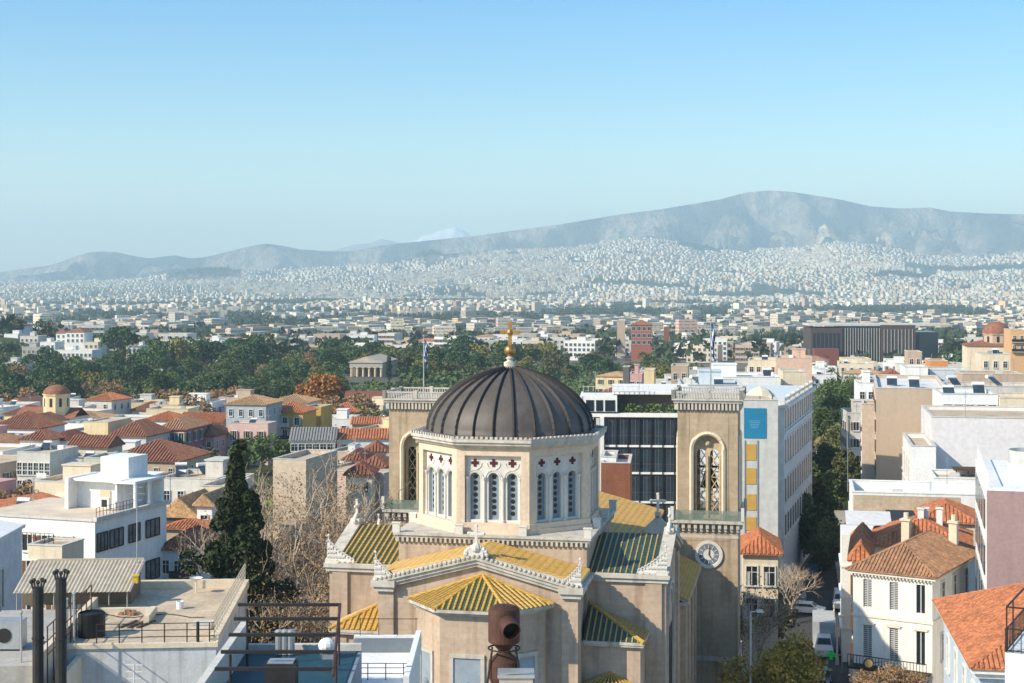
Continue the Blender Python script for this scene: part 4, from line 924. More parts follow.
# corrugated lean-to roof standing on the terrace
HT = thing('corrugated_shelter', 'long roof shelter covered in beige corrugated sheet on thin posts', 'shelter', (X_(74, 88), 88, 15.0), R(4))
m = MB(); n = 60; x0, x1 = -3.45, 3.3
for k in range(n):
    a = x0 + (x1 - x0) * k / n; b = x0 + (x1 - x0) * (k + 1) / n; za = .045 * (k % 2); zb = .045 * ((k + 1) % 2)
    m.poly([(a, -.3, 1.0 + za), (b, -.3, 1.0 + zb), (b + .12 * (b / 3.3), 4.4, 2.05 + zb), (a + .12 * (b / 3.3), 4.4, 2.05 + za)])
m.box(x0 + .3, x1, 4.3, 4.5, 2.03, 2.15); m.build('corrugated_roof', mat('beige_sheet', (.46, .40, .31), rough=.7, var=.12, scale=1.2, stain=.3), HT)
m = MB()
for k in range(7): x = x0 + .2 + (x1 - x0 - .4) * k / 6; m.tube((x, -.1, 0), (x, -.1, 1.0), .04, n=5); m.tube((x, 4.2, 0), (x, 4.2, 2.0), .04, n=5)
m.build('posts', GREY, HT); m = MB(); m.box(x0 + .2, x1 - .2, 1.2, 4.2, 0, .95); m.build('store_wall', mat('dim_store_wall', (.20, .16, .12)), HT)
m = MB(); m.box(3.2, 3.5, 1.0, 1.4, 1.25, 1.65); m.box(3.15, 3.55, .95, 1.45, 1.653, 1.72); m.build('yellow_vent', mat('yellow_plastic', (.62, .42, .06)), HT)
m = MB(); m.tube((0, 0, 0), (0, 0, 6.4), .045, .03, 5); 
for z, l in ((6.2, .35), (5.8, .5), (5.4, .3)): m.tube((-l, 0, z), (l, 0, z), .02, n=4)
o = m.build('antenna', STEEL); o.location = (X_(137, 92), 92, 15.4); tag(o, 'thin steel aerial mast rising at the right end of the corrugated shelter', 'antenna')
# twin sooty flues
for px, top, nm in ((38, 582, 'left hand sooty black flue with a forked cap, beside the grey stair wall'), (61, 573, 'taller sooty black flue with a ragged cap, nearer to the terrace house')):
    Y = 72; zt = Z_(top, Y); x = X_(px, Y); t = thing('flue', nm, 'chimney', (x, Y, 9))
    m = MB(); m.tube((0, 0, 0), (0, 0, zt - 9 - .25), .27, .26, 10)
    for z in (3, 5.5, 8): m.tube((0, 0, z), (0, 0, z + .1), .30, n=10)
    m.build('pipe', SOOT, t); m = MB()
    for a in range(5): m.tube((.24 * math.cos(a * 1.25), .24 * math.sin(a * 1.25), zt - 9 - .3), (.32 * math.cos(a * 1.25), .32 * math.sin(a * 1.25), zt - 9 + .02), .05, n=4); m.ball((.32 * math.cos(a * 1.25), .32 * math.sin(a * 1.25), zt - 8.95), .11, 6, 4)
    m.build('cap', SOOT, t)
m = MB(); m.lathe([(.02, 0), (.72, 0), (.72, 1.25), (.66, 1.3), (.66, 1.2), (.02, 1.2)], 20); o = m.build('water_tank', mat('black_plastic', (.012, .012, .014), rough=.5)); o.location = (X_(88, 80.5), 81.2, 15.0); tag(o, 'black plastic water tank at the front edge of the pale house terrace', 'tank')
# grey stair block and railings at far left
A1 = thing('stair_block', 'grey weathered concrete block with rusty railings at the lower left edge', 'building', (X_(14, 74), 74, 0), R(4))
m = MB(); m.box(-4, .9, 0, 13, 0, 15.2); m.build('wall', GREY, A1); m = MB(); m.box(.92, 1.25, -.2, 14, 0, 15.7); m.box(2.1, 2.35, .3, 6, 0, 14.6); m.build('side_wall', CREAM, A1)
m = MB()
for k in range(9): m.tube((1.5, .5 + k * 1.3, 14), (1.5, .5 + k * 1.3, 17.0), .04, n=4)
for z in (15.6, 16.3, 17.0): m.tube((1.5, .4, z), (1.5, 11, z), .03, n=4)
m.build('railing', RUST, A1); m = MB()
for k in range(9): m.box(1.3, 2.1, .5 + k * .35, .75 + k * .35, 8 + k * .7, 8.1 + k * .7)
m.box(1.3, 1.36, .4, 4, 8, 8.2); m.build('stair_flight', RUST, A1)
t = thing('air_conditioner', 'boxy grey air conditioner on the concrete block at the left edge', 'air conditioner', (X_(4, 77), 77, 15.2)); m = MB(); m.box(-.7, .8, 0, 1.2, .1, 1.5); m.build('case', STEEL, t); m = MB(); m.M = T(0, -.01, .8) @ Matrix.Rotation(R(90), 4, 'X'); m.lathe([(.01, .03), (.38, .03), (.38, 0)], 16); m.build('fan_grille', IRON, t)
for k, (px, Y) in enumerate(((23, 75), (73, 79), (66, 80))):
    m = MB(); m.tube((0, 0, 0), (0, 0, 3.2 - k * .5), .06, n=6); m.ball((0, 0, 3.2 - k * .5), .1, 6, 4); o = m.build('vent_pipe', STEEL); o.location = (X_(px, Y), Y - .3 + .5 * (k > 0), 15.0 if k else 14.5)
    tag(o, ('thin grey vent pipe beside the concrete block', 'thin vent pipe just left of the black water tank', 'shorter vent pipe between the flues and the water tank')[k], 'pipe')
# white wall antennas down at the front
t = thing('roof_antenna', 'pale comb aerial in front of the stained pale wall', 'antenna', (X_(134, 77), 77, 12)); m = MB(); m.tube((0, 0, 0), (0, 0, 2.6), .04, n=5)
for k in range(4): m.tube((-.45 + k * .05, 0, 2.5 - k * .35), (.45 - k * .05, 0, 2.5 - k * .35), .03, n=4)
m.build('boom', FRAMEW, t)

# odds and ends on the near terrace
def bit(name, label, cat, px, py, Y, z, build, m_):
    m = MB(); build(m); o = m.build(name, m_); o.location = (X_(px, Y), Y, z); tag(o, label, cat); return o
bit('plank_pile', 'three loose planks lying on the terrace behind the front railing', 'planks', 118, 0, 83, 15.0, lambda m: [m.ext([(k * .5, 0, .01), (k * .5 + .14, 0, .01), (k * .5 + .14, 0, .1), (k * .5, 0, .1)], (.55, 1.7, 0)) for k in range(3)], mat('old_wood', (.16, .11, .08)))
bit('satellite_dish', 'white satellite dish at the back wall of the near terrace', 'dish', 196, 0, 92.5, 15.0, lambda m: (m.tube((0, 0, 0), (0, 0, .8), .04, n=5), m.lathe([(.001, .8), (.3, .84), (.42, .95)], 14)), FRAMEW)
bit('paint_tub', 'small white tub on the sunny terrace floor', 'tub', 180, 0, 88, 15.0, lambda m: m.lathe([(.01, 0), (.2, 0), (.23, .45), (.2, .45), (.18, .05)], 12), WHITE2)
bit('roof_hatch', 'low grey roof hatch near the right railing of the terrace', 'hatch', 203, 0, 83, 15.0, lambda m: (m.box(-.5, .5, -.4, .4, 0, .3), m.box(-.55, .55, -.45, .45, .303, .37)), LGREY)
bit('cable', 'thin black cable sagging across the near terrace', 'cable', 150, 0, 86, 15.0, lambda m: [m.tube((-4 + k * .8, math.sin(k * 1.3) * .5, .04), (-3.2 + k * .8, math.sin((k + 1) * 1.3) * .5, .04), .025, n=4) for k in range(9)], IRON)
bit('rubble_heap', 'heap of broken tiles beside the low terrace wall', 'rubble', 122, 0, 86.5, 15.0, lambda m: [m.box(math.sin(k * 7.1) * .6, math.sin(k * 7.1) * .6 + .22, math.cos(k * 5.3) * .4, math.cos(k * 5.3) * .4 + .16, 0, .08 + .1 * (k % 3)) for k in range(16)], T_BROWN)
# blue terrace with iron pergola
B0 = thing('terrace_building', 'building with roof terrace under the iron pergola, shade painted into its teal floor', 'building', (X_(286, 56), 50, 0), R(1)); occupy(-9, 58, 8)
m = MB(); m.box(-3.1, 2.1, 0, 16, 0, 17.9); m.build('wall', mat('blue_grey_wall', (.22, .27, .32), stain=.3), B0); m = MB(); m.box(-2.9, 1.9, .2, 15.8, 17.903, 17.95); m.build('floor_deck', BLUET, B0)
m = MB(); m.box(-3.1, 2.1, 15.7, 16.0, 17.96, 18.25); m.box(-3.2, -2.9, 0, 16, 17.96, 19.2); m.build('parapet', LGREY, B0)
PG = thing('pergola', 'dark iron pergola of five cross beams over the teal terrace', 'pergola', (0, 50, 17.95), 0)
for py, a, b in ((604, 238, 341), (618, 234, 340), (634, 229, 338), (651, 221, 336), (668, 215, 335)):
    Y = 1500 * 13.5 / (py - 285); m = MB(); m.box(X_(a, Y), X_(b, Y), Y - 50 - .07, Y - 50 + .07, 2.46, 2.58); m.build('beam', IRON, PG)
m = MB(); m.tube((X_(340, 63.5), 13.5, 2.5), (X_(333, 52), 2, 2.5), .06, n=6)
m.build('side_beam', RUST, PG)
for Y in (63.3, 56.5): m = MB(); m.tube((X_(339 if Y > 60 else 336, Y), Y - 50, 0), (X_(339 if Y > 60 else 336, Y), Y - 50, 2.5), .05, n=6); m.build('post', RUST, PG)
for Y in (62.8, 55): m = MB(); m.tube((X_(240 if Y > 60 else 222, Y) + .3, Y - 50, 0), (X_(240 if Y > 60 else 222, Y) + .3, Y - 50, 2.5), .06, n=6); m.build('post', IRON, PG)
t = thing('cooling_unit', 'black boxed cooling unit under the pergola', 'air conditioner', (X_(270, 58), 58.5, 17.95)); m = MB(); m.box(-.3, .9, 0, .9, .1, 1.25); m.build('case', SOOT, t); m = MB(); m.box(-.2, .8, .1, .8, 1.251, 1.3); m.build('top_grille', STEEL, t)
t = thing('cooling_unit', 'smaller grey cooling unit on legs in the shaded terrace corner', 'air conditioner', (X_(252, 56), 56, 17.95)); m = MB(); m.box(-.3, .3, 0, .5, .3, 1.0); m.build('case', STEEL, t); m = MB(); m.box(-.3, -.22, 0, .5, 0, .3); m.box(.22, .3, 0, .5, 0, .3); m.build('legs', IRON, t)
for k in range(3):
    m = MB(); m.tube((0, 0, 0), (0, 0, .95), .16, n=10); m.ball((0, 0, .98), .2, 8, 5, .5); o = m.build('vent_pipe', STEEL); o.location = (X_(279 + 6 * k, 65), 65, 18.0); tag(o, ('left', 'middle', 'right')[k] + ' one of three short silver vents behind the pergola', 'vent', 'three silver vents')
t = thing('water_heater', 'small white round tank beside the pergola post', 'water heater', (X_(327, 64.5), 64.5, 17.95)); m = MB(); m.ball((0, 0, .55), .38, 12, 8, .9); m.build('tank', WHITE2, t); m = MB(); m.box(-.3, .3, -.2, .2, 0, .2); m.build('stand', STEEL, t)
# white roof next to the apse
B1 = thing('white_roof_building', 'low building with bright white roof and thin black railing next to the apse', 'building', (X_(377, 66), 64, 0), 0); occupy(-6, 68, 5)
m = MB(); m.box(-1.6, 1.5, 0, 8.5, 0, 16.3); m.build('wall', WHITE, B1); m = MB(); m.box(-1.55, 1.3, 0.1, 8.2, 16.303, 16.35); m.build('roof', WHITE2, B1)
m = MB(); m.box(-1.65, 1.3, 8.0, 8.5, 16.36, 16.95); m.build('back_parapet', mat('slate_grey_coat', (.16, .19, .22)), B1)
m = MB(); m.box(1.3, 1.55, 0, 8.6, 16.31, 17.3); m.box(-1.7, 1.55, 8.45, 8.7, 16.36, 17.05); m.build('side_parapet', WHITE2, B1)
m = MB()
for k in range(4): m.tube((-1.3 + k * .8, 3, 16.35), (-1.3 + k * .8, 3, 17.1), .03, n=4)
for z in (16.65, 16.9, 17.1): m.tube((-1.5, 3, z), (1.3, 3, z), .02, n=4)
for k in range(4): m.tube((-1.4 + k * .9, 8.55, 17.0), (-1.4 + k * .9, 8.55, 17.9), .02, n=4)
m.tube((-1.5, 8.55, 17.85), (1.4, 8.55, 17.85), .02, n=4); m.build('railing', IRON, B1)

# camera-side roof with the rusty flue
HB = thing('hotel_roof', 'roof edge of the nearest building, below the rusty flue', 'building', (0, 8, 0)); m = MB(); m.box(-9, 9, 0, 12.2, 0, 28.3); m.build('wall', GREY, HB); m = MB(); m.box(-8.8, 8.8, .2, 12, 28.303, 28.34); m.build('roof', SLAB, HB)
RF = thing('rusty_flue', 'rusty brown metal flue with an open side spout braced by four rods', 'chimney', (X_(504, 19), 19, 28.34))
def zz(py): return Z_(py, 19) - 28.34
m = MB(); m.lathe([(.01, zz(605)), (.13, zz(605.5)), (.19, zz(608)), (.2, zz(612)), (.2, zz(641)), (.19, zz(642)), (.01, zz(642))], 24); C_ = m.build('cowl', RUST, RF, smooth=False)
m = MB(); m.M = T(.045, -.17, zz(621)) @ Matrix.Rotation(R(90), 4, 'X') @ Matrix.Rotation(R(16), 4, 'Y') @ Matrix.Rotation(R(14), 4, 'X'); m.lathe([(.115, -.02), (.115, .2), (.105, .2), (.105, .0)], 20); m.cur = 1; m.lathe([(.105, .05), (.001, .05)], 20); m.build('spout', [RUST, SOOT], C_)
m = MB(); m.lathe([(.17, zz(641)), (.075, zz(650)), (.075, zz(652)), (.19, zz(660)), (.2, zz(664)), (.2, zz(676)), (.16, zz(684)), (.15, 0)], 24); m.build('drum', RUST, RF)
for sx in (-1, 1):
    for sy in (-1, 1): m = MB(); m.tube((sx * .15, sy * .1, zz(649)), (sx * .30, sy * .22, -.02), .012, n=5); m.build('brace', IRON, RF)
m = MB()
for k in range(20): a, b = 2 * PI * k / 20, 2 * PI * (k + 1) / 20; m.tube((.2 * math.cos(a), .2 * math.sin(a), zz(648)), (.2 * math.cos(b), .2 * math.sin(b), zz(648)), .012, n=4)
m.build('ring', IRON, RF)
t = thing('junction_box', 'white metal box with a dented lid in front of the rusty flue', 'box', (X_(516, 18), 18, 28.34)); m = MB(); m.box(-.2, .2, -.15, .15, 0, .98); m.build('case', GREY, t); m = MB(); m.box(-.22, .22, -.17, .17, .983, 1.02); m.tube((-.18, -.16, 1.03), (.2, -.12, 1.06), .015, n=4); m.build('lid', STEEL, t)

# ================================================================== left middle distance, building by building
# long white building with strip windows and a white penthouse
E = thing('strip_window_building', 'white corner building with rows of black framed strip windows and a white penthouse', 'building', (X_(95, 139), 139, 0), -R(19)); occupy(-45, 148, 10)
m = MB(); m.box(-14, 0, 0, 12.2, -1, 12.0); m.build('wall', WHITE, E); m = MB(); m.box(-14, 0, 0, 12.2, 12.003, 12.05); m.build('roof', mat('pale_terrace', (.66, .55, .43), var=.15, scale=.4), E)
m = MB(); m.box(-.2, .25, -.1, 12.4, 12.06, 12.45); m.box(-14, -.2, -.12, .1, 12.06, 12.3); m.build('coping', LGREY, E)
for z, h in ((9.2, 1.7), (5.0, 1.9), (1.2, 1.9)):
    for y, w in ((1.1, 1.7), (3.4, 2.2), (6.4, 1.9), (9.6, 2.4)):
        m = MB(); m.box(-.02, .06, y - w / 2, y + w / 2, z, z + h); m.cur = 1
        for k in range(4): yy = y - w / 2 + w * k / 3; m.box(.06, .12, yy - .05, yy + .05, z, z + h)
        for q in (z, z + h): m.box(.061, .11, y - w / 2, y + w / 2, q - .05, q + .05)
        m.build('strip_window', [mat('pale_pane', (.14, .15, .16), rough=.15, var=.6, scale=.9), IRON], E)
for k in range(3): add_win(E, -3.0 - 2.2 * k, 0, 9.0, 0, 1.1, 1.5, 'brown')
for k in range(3): add_win(E, -3.0 - 2.2 * k, 0, 5.2, 0, 1.1, 1.5, 'brown')
m = MB(); m.box(-7.6, -7.2, 6.0, 11, 12.06, 15.1); m.box(-7.2, -1.8, 7.6, 11.6, 12.06, 14.75); m.box(-7.7, -1.6, 6.6, 11.8, 14.753, 15.0); m.box(-5.2, -2.0, 8.5, 11.9, 15.003, 17.0); m.box(-1.8, .1, 11.2, 11.6, 12.06, 14.7); m.box(-.15, .1, 6.5, 6.8, 12.46, 14.7); m.box(-.15, .1, 9.0, 9.3, 12.46, 14.7); m.box(-2.4, .15, 6.4, 11.8, 14.702, 14.95); m.box(-2.3, -2.1, 6.7, 7.6, 12.06, 14.7)
m.build('penthouse', WHITE2, E)
m = MB(); m.box(-4.6, -3.4, 7.5, 7.6, 12.06, 13.8); m.build('penthouse_door', mat('beige_door', (.62, .50, .33)), E)
m = MB()
for k in range(12): m.tube((.0, .2 + k * .55, 12.45), (.0, .2 + k * .55, 13.3), .03, n=4)
for z in (12.9, 13.3): m.tube((0, .2, z), (0, 6.3, z), .025, n=4)
m.build('railing', RUST, E)
t = thing('air_conditioner', 'small air conditioner on the terrace of the strip window building', 'air conditioner', (X_(106, 146), 146, 12.05), -R(19)); m = MB(); m.box(-.5, .5, -.3, .2, .25, 1.3); m.build('case', WHITE, t); m = MB(); m.box(-.3, .3, -.33, -.3, .4, 1.1); m.build('fan_grille', SOOT, t)
# far left white shaded block
W_ = thing('white_block', 'tall plain white block with narrow windows on its shaded side, at the left edge', 'building', (X_(-58, 93), 93, 0), R(2)); occupy(-36, 103, 8)
m = MB(); m.box(-12, 0, 0, 17, -1, 16.2); m.ext([(-12, -.01, 16.2), (0, -.01, 16.2), (-12, -.01, 18.0)], (0, 17, 0)); m.build('wall', mat('cool_white_render', (.72, .75, .78), stain=.1), W_)
m = MB(); m.ext([(-12.2, -.2, 18.25), (.2, -.2, 16.2), (.2, -.2, 16.45), (-12.2, -.2, 18.5)], (0, 17.4, 0)); m.build('roof', WHITE2, W_)
for y in (4, 8, 12): add_win(W_, 0, y, 11.5, R(90), .5, 2.6, 'plain')
# others  (name, label, cat, px0, px1, ytop, Y, depth, wall, ...)
house('villa', 'low bluish white house below a dark red roof, left of the big cypress', 'building', 160, 196, 549, 150, 7, PALEBL, 'hip', T_RED, 1.6, rows=2, cols=3, side='R', ww=.7, wh=1.3)
house('shop_house', 'small house with tan tiled gable roof and dark upper wall, beside the penthouse', 'building', 162, 196, 516, 168, 7, mat('dark_timber_wall', (.12, .09, .07)), 'gable', T_TAN, 2.1, rot=-11, rows=0)
house('rubble_wall_house', 'narrow brown stone house under the tan tiled roof', 'building', 164, 205, 528, 160, 4, RUBBLE, 'hip', T_ORANGE, .7, rot=-11)
house('white_gable_house', 'tall narrow white house right of the tan tiled roof', 'building', 197, 212, 505, 164, 6, WHITE, 'gable', T_TAN, 1.2, rows=1, cols=1)
house('unfinished_building', 'grey concrete roof level with bare posts behind the penthouse', 'building', 160, 216, 478, 190, 9, LGREY, 'flat', rows=2, cols=4, hut=True)
house('workshop', 'grey roofed low workshop with pale concrete terrace', 'building', 200, 226, 486, 178, 8, CREAM, 'flat', rows=1, cols=2)
house('red_roof_house', 'large house with wide bright red hip roof and white row of windows', 'building', 106, 178, 460, 240, 13, RUBBLE, 'hip', T_RED, 2.8, rows=1, cols=5, side='R', scol=6, ww=.7)
house('garden_roof_house', 'lilac walled house with shrubs growing on its flat roof', 'building', 50, 84, 459, 232, 9, LILAC, 'flat', rows=2, cols=5, ww=.6)
house('colonnade_house', 'pale house fronted by thin columns under a grey flat roof', 'building', 17, 50, 452, 228, 9, LGREY, 'flat', rows=2, cols=6, ww=.7, wh=1.8, bands=True)
house('pale_green_terrace_house', 'long low house with pale greenish terrace wall', 'building', 84, 117, 458, 226, 7, mat('greenish_render', (.50, .52, .40)), 'flat', rows=1, cols=4)
house('white_cottage', 'small bright white cottage with two red tiled roof patches', 'building', 20, 48, 440, 268, 7, WHITE2, 'hip', T_RED, 1.6, rows=1, cols=2)
house('white_cottage', 'white cottage with one tiny dark window, right of its neighbour with red patches', 'building', 50, 67, 440, 272, 8, WHITE2, 'hip', T_DARK, 1.3, rows=1, cols=1, side='R')
house('orange_roof_house', 'long low house with red tiled gable roof behind the shrub planted roof', 'building', 68, 107, 447, 262, 6, CREAM, 'gable', T_RED, 1.8)
house('cream_blank_house', 'cream house showing a blank sunlit front wall', 'building', 84, 108, 422, 286, 10, YELLOWR, 'flat', para=.2)
house('hip_roof_house', 'pale house with brownish red hip roof and a row of small side windows', 'building', 109, 146, 436, 282, 11, LILAC, 'hip', T_RED, 2.6, side='R', rows=1, cols=0, scol=5)
house('magenta_house', 'dark pink two storey house with teal shutters and a grey red roof', 'building', 158, 186, 429, 292, 12, MAGENTA, 'hip', T_BROWN, 1.9, rows=2, cols=3, side='R', scol=4, st='green', ww=1, wh=1.8, storey=3.4, top=.7)
house('pink_balcony_house', 'pink house with a white balcony beside the dark pink one', 'building', 194, 214, 436, 300, 9, PINK, 'hip', T_RED, 2.0, rows=2, cols=2, side='R')
house('stone_gable_house', 'long rubble stone house with orange roof and white end wall', 'building', 176, 222, 421, 330, 10, RUBBLE, 'gable', T_ORANGE, 1.5, rows=1, cols=1, side='R', scol=4)
house('terraced_roof_house', 'white walled terrace house with small orange roof behind the magenta one', 'building', 144, 176, 420, 318, 8, WHITE, 'hip', T_ORANGE, 1.5)
house('red_hip_house', 'house with broad red hip roof at the left edge below the domed chapel', 'building', -10, 38, 428, 300, 11, WHITE, 'hip', T_RED, 3.0, rows=1, cols=4, ww=1.1)
house('grey_pink_house', 'pale grey house with red awning over a pink lower storey', 'building', 226, 266, 404, 318, 10, mat('grey_blue_render', (.40, .43, .46), stain=.3), 'hip', T_TAN, 1.6, rows=1, cols=4, side='R')
house('pink_front_house', 'pink two window front with white parapet right above the cypress tip', 'building', 228, 268, 423, 306, 5, mat('soft_pink_render', (.66, .46, .40)), 'flat', rows=2, cols=3, st='brown', ww=.9, wh=1.8)
house('ochre_house', 'ochre yellow house with orange hip roof beside the autumn tree', 'building', 267, 303, 412, 326, 9, OCHRE, 'hip', T_ORANGE, 1.9, rows=2, cols=3, st='white', ww=1.0, wh=1.6)
house('ochre_annexe', 'flat topped ochre annexe touching the ochre yellow house', 'building', 304, 321, 407, 336, 8, OCHRE, 'flat', rows=1, cols=1)
house('brown_roof_house', 'wide house under a faded brown orange roof above the ochre house', 'building', 270, 308, 402, 372, 10, CREAM, 'hip', T_TAN, 1.6)
house('grey_shed_building', 'long single storey building with plain grey sheet roof and dark shop windows', 'building', 291, 334, 441, 288, 8, WHITE, 'gable', T_SLATE, 2.2, rows=1, cols=6, ww=1.3, wh=1.3, top=.6, rot=2)
house('orange_shed_building', 'long low building with bright orange roof, right of the grey sheet roof', 'building', 337, 392, 439, 292, 8, WHITE, 'gable', T_ORANGE, 1.6, rows=1, cols=4, rot=2)
house('orange_barn', 'orange roofed barn under the trees, above the bright orange shed', 'building', 352, 392, 424, 330, 8, TAN, 'gable', T_ORANGE, 1.2, rot=2)
house('stoa_building', 'long brown roofed building half hidden by trees near the temple', 'building', 345, 388, 401, 430, 12, TAN, 'gable', T_DARK, 2.4, rot=2, rows=1, cols=6)
house('blank_beige_block', 'tall beige block with a blank front wall behind the bare trees', 'building', 273, 306, 459, 205, 12, mat('beige_block', (.62, .50, .38), stain=.15), 'flat', para=.6, rot=-14, hut=False)
house('beige_wing', 'long beige wing running back behind the blank beige block', 'building', 318, 384, 470, 222, 14, mat('pink_beige', (.60, .47, .41)), 'flat', para=.3, rot=-22, rows=0, hut=False)
house('white_cube_house', 'tiny white cube on the roof left of the bell tower', 'building', 348, 355, 445, 262, 3, WHITE2, 'flat')
for k, (a, b, y, Y) in enumerate(((344, 362, 460, 232), (362, 384, 466, 226), (346, 372, 475, 214), (366, 386, 452, 246))):
    house('red_roof_cottage', ('small dark red roofed cottage behind the bare tree crowns', 'red roofed cottage closest to the left bell tower', 'lowest of the red cottages in front of the beige wing', 'dark red roofed cottage above the others beside the bell tower')[k], 'building', a, b, y, Y, 6, CREAM, 'hip', T_RED if k % 2 else T_DARK, 1.4, rows=1, cols=2, rot=-11 + k * 5)
m = MB(); m.box(-4, 4, 0, 18, 0, .1); o = m.build('lawn', mat('bright_lawn', (.12, .22, .03), var=.3, scale=.6)); o.location = (X_(262, 236), 226, g1(X_(262, 236), 230) + .05); o['kind'] = 'structure'

house('brown_terrace_house', 'beige house with three brown windows and rusty terrace railing before the strip window building', 'building', 28, 62, 545, 126, 3.5, CREAM, 'flat', rows=2, cols=4, st='brown', ww=.9, wh=1.4, rot=-14, para=.2)
TRL = None
m = MB()
for k in range(8): m.tube((k * .42, 0, 0), (k * .42, 0, .9), .03, n=4)
for z in (.5, .9): m.tube((0, 0, z), (2.95, 0, z), .03, n=4)
o = m.build('terrace_railing', RUST); o.location = (X_(30, 130), 128, Z_(545, 127)); o.rotation_euler.z = R(-14); tag(o, 'rusty railing on the beige house with brown windows', 'railing')
# domed chapel
t = thing('domed_chapel', 'small cream chapel with a red tiled dome on an eight sided drum', 'chapel', (X_(48, 335), 335, g1(X_(48, 335), 335)), R(-11)); gz = t.location.z; occupy(t.location.x, 338, 8)
m = MB(); m.box(-9, 5, 2, 9, -1, Z_(418, 335) - gz); m.box(-4, 4, -4, 12, -1, Z_(420, 335) - gz); m.build('wall', CREAM, t)
m = MB(); z0 = Z_(419, 335) - gz
for (a, b, c, d, rr) in ((-9.3, 5.3, 1.6, 9.4, 2.2), ):
    m.poly([(a, c, z0), (b, c, z0), (b, (c + d) / 2, z0 + rr), (a, (c + d) / 2, z0 + rr)]); m.poly([(b, d, z0), (a, d, z0), (a, (c + d) / 2, z0 + rr), (b, (c + d) / 2, z0 + rr)])
m.poly([(-4.3, -4.3, z0 - .3), (0, -4.3, z0 + 1.6), (0, 10, z0 + 1.6), (-4.3, 10, z0 - .3)]); m.poly([(4.3, -4.3, z0 - .3), (0, -4.3, z0 + 1.6), (0, 10, z0 + 1.6), (4.3, 10, z0 - .3)]); m.poly([(-4.2, -4, z0 - .3), (4.2, -4, z0 - .3), (0, -4, z0 + 1.5)])
m.build('roof', T_RED, t)
z1 = Z_(396, 335) - gz; zt = Z_(386, 335) - gz
m = MB(); m.prism([(x, y + 4) for x, y in octa(2.9)], z0 - 1, z1); m.prism([(x, y + 4) for x, y in octa(3.15)], z1 + .003, z1 + .25); D_ = m.build('drum', YELLOWR, t)
for k in range(8):
    a = R(45 * k); m = MB(); m.M = T(0, 4, 0, a); m.box(-.3, .3, -2.75, -2.66, z1 - 2.6, z1 - .7); m.build('window', GLASS, D_)
m = MB(); m.lathe([(3.0 * math.cos(q) + .01, z1 + .25 + (zt - z1 - .2) * math.sin(q)) for q in [PI / 2 * i / 8 for i in range(9)]], 24, (0, 4)); m.build('dome', T_RED, t, smooth=True)

# temple on its mound (long Doric temple, six columns on the short side)
Yt = 640; gz = Z_(384, Yt) + .1
TM = thing('doric_temple', 'ancient Doric temple with a columned front on the wooded hill', 'temple', (X_(366, Yt), Yt, gz), R(-8)); occupy(X_(368, Yt), Yt + 10, 15)
marb = mat('weathered_marble', (.66, .53, .38), var=.18, scale=.5, stain=.3)
m = MB(); m.box(-7.9, 7.9, -.9, 29, -5, -.5); m.box(-7.5, 7.5, -.5, 28.5, -.498, -.2); m.build('steps', marb, TM)
for i in range(6):
    for j in range(12):
        if i in (0, 5) or j in (0, 11):
            x = -6.5 + i * 2.6; y = .6 + j * 2.45; m = MB(); m.tube((x, y, -.2), (x, y, 6.7), .58, .44, 12); m.box(x - .68, x + .68, y - .68, y + .68, 6.7, 7.0); m.build('column', marb, TM)
m = MB(); m.box(-4.2, 4.2, 5, 24, -.2, 7.0); m.build('cella', mat('cella_stone', (.42, .27, .15)), TM)
m = MB(); m.box(-7.2, 7.2, -.1, 28.2, 7.003, 8.9); m.box(-7.6, 7.6, -.5, 28.6, 8.903, 9.2); m.build('entablature', mat('grey_marble', (.42, .39, .34), var=.15), TM)
m = MB(); m.ext([(-7.7, -.45, 9.203), (7.7, -.45, 9.203), (0, -.45, 11.6)], (0, 29, 0)); m.build('roof', mat('temple_roof', (.50, .42, .32), var=.2, scale=.5), TM)

# far-left hillside houses and others beyond the wood
hill = [(0, 22, 362, 700, 'grey blue terraced block at the left edge above the wood', LGREY, 'flat'), (54, 92, 350, 690, 'white hillside villa with a row of dark windows', WHITE, 'flat'), (56, 66, 333, 800, 'small red roofed house on the hillside', WHITE, 'hip'), (66, 84, 332, 790, 'long pale house on the hill with a reddish roof', WHITE, 'hip'),
        (8, 24, 326, 860, 'white house with reddish roof on the hilltop', WHITE, 'hip'), (4, 18, 334, 830, 'low white house on the hill at the left edge', WHITE2, 'flat'), (20, 38, 336, 810, 'pale house in the middle of the hillside cluster', LGREY, 'flat'), (40, 55, 342, 770, 'white house left of the red roofed hillside house', WHITE, 'flat'),
        (22, 40, 347, 740, 'grey walled hillside house with a long terrace', GREY, 'flat'), (84, 98, 342, 780, 'cream house beside the long pale one on the hill', CREAM, 'flat'), (126, 144, 340, 760, 'tan flat block half behind the tall pine', TAN, 'flat'), (128, 140, 346, 740, 'white small block in front of the tan flat one', WHITE, 'flat'),
        (206, 222, 341, 850, 'white block with dark windows peeking over the wood', WHITE2, 'flat'), (157, 163, 348, 720, 'narrow white tower house beside the yellow green trees', WHITE2, 'flat')]
for a, b, y, Y, lb, w_, rf in hill:
    house('hillside_house', lb, 'building', a, b, y, Y, 12, w_, rf, T_RED, 2.2, rows=2, cols=max(2, int((b - a) / 4)), ww=1.1, wh=1.4, rot=-6, hut=(rf == 'flat'))

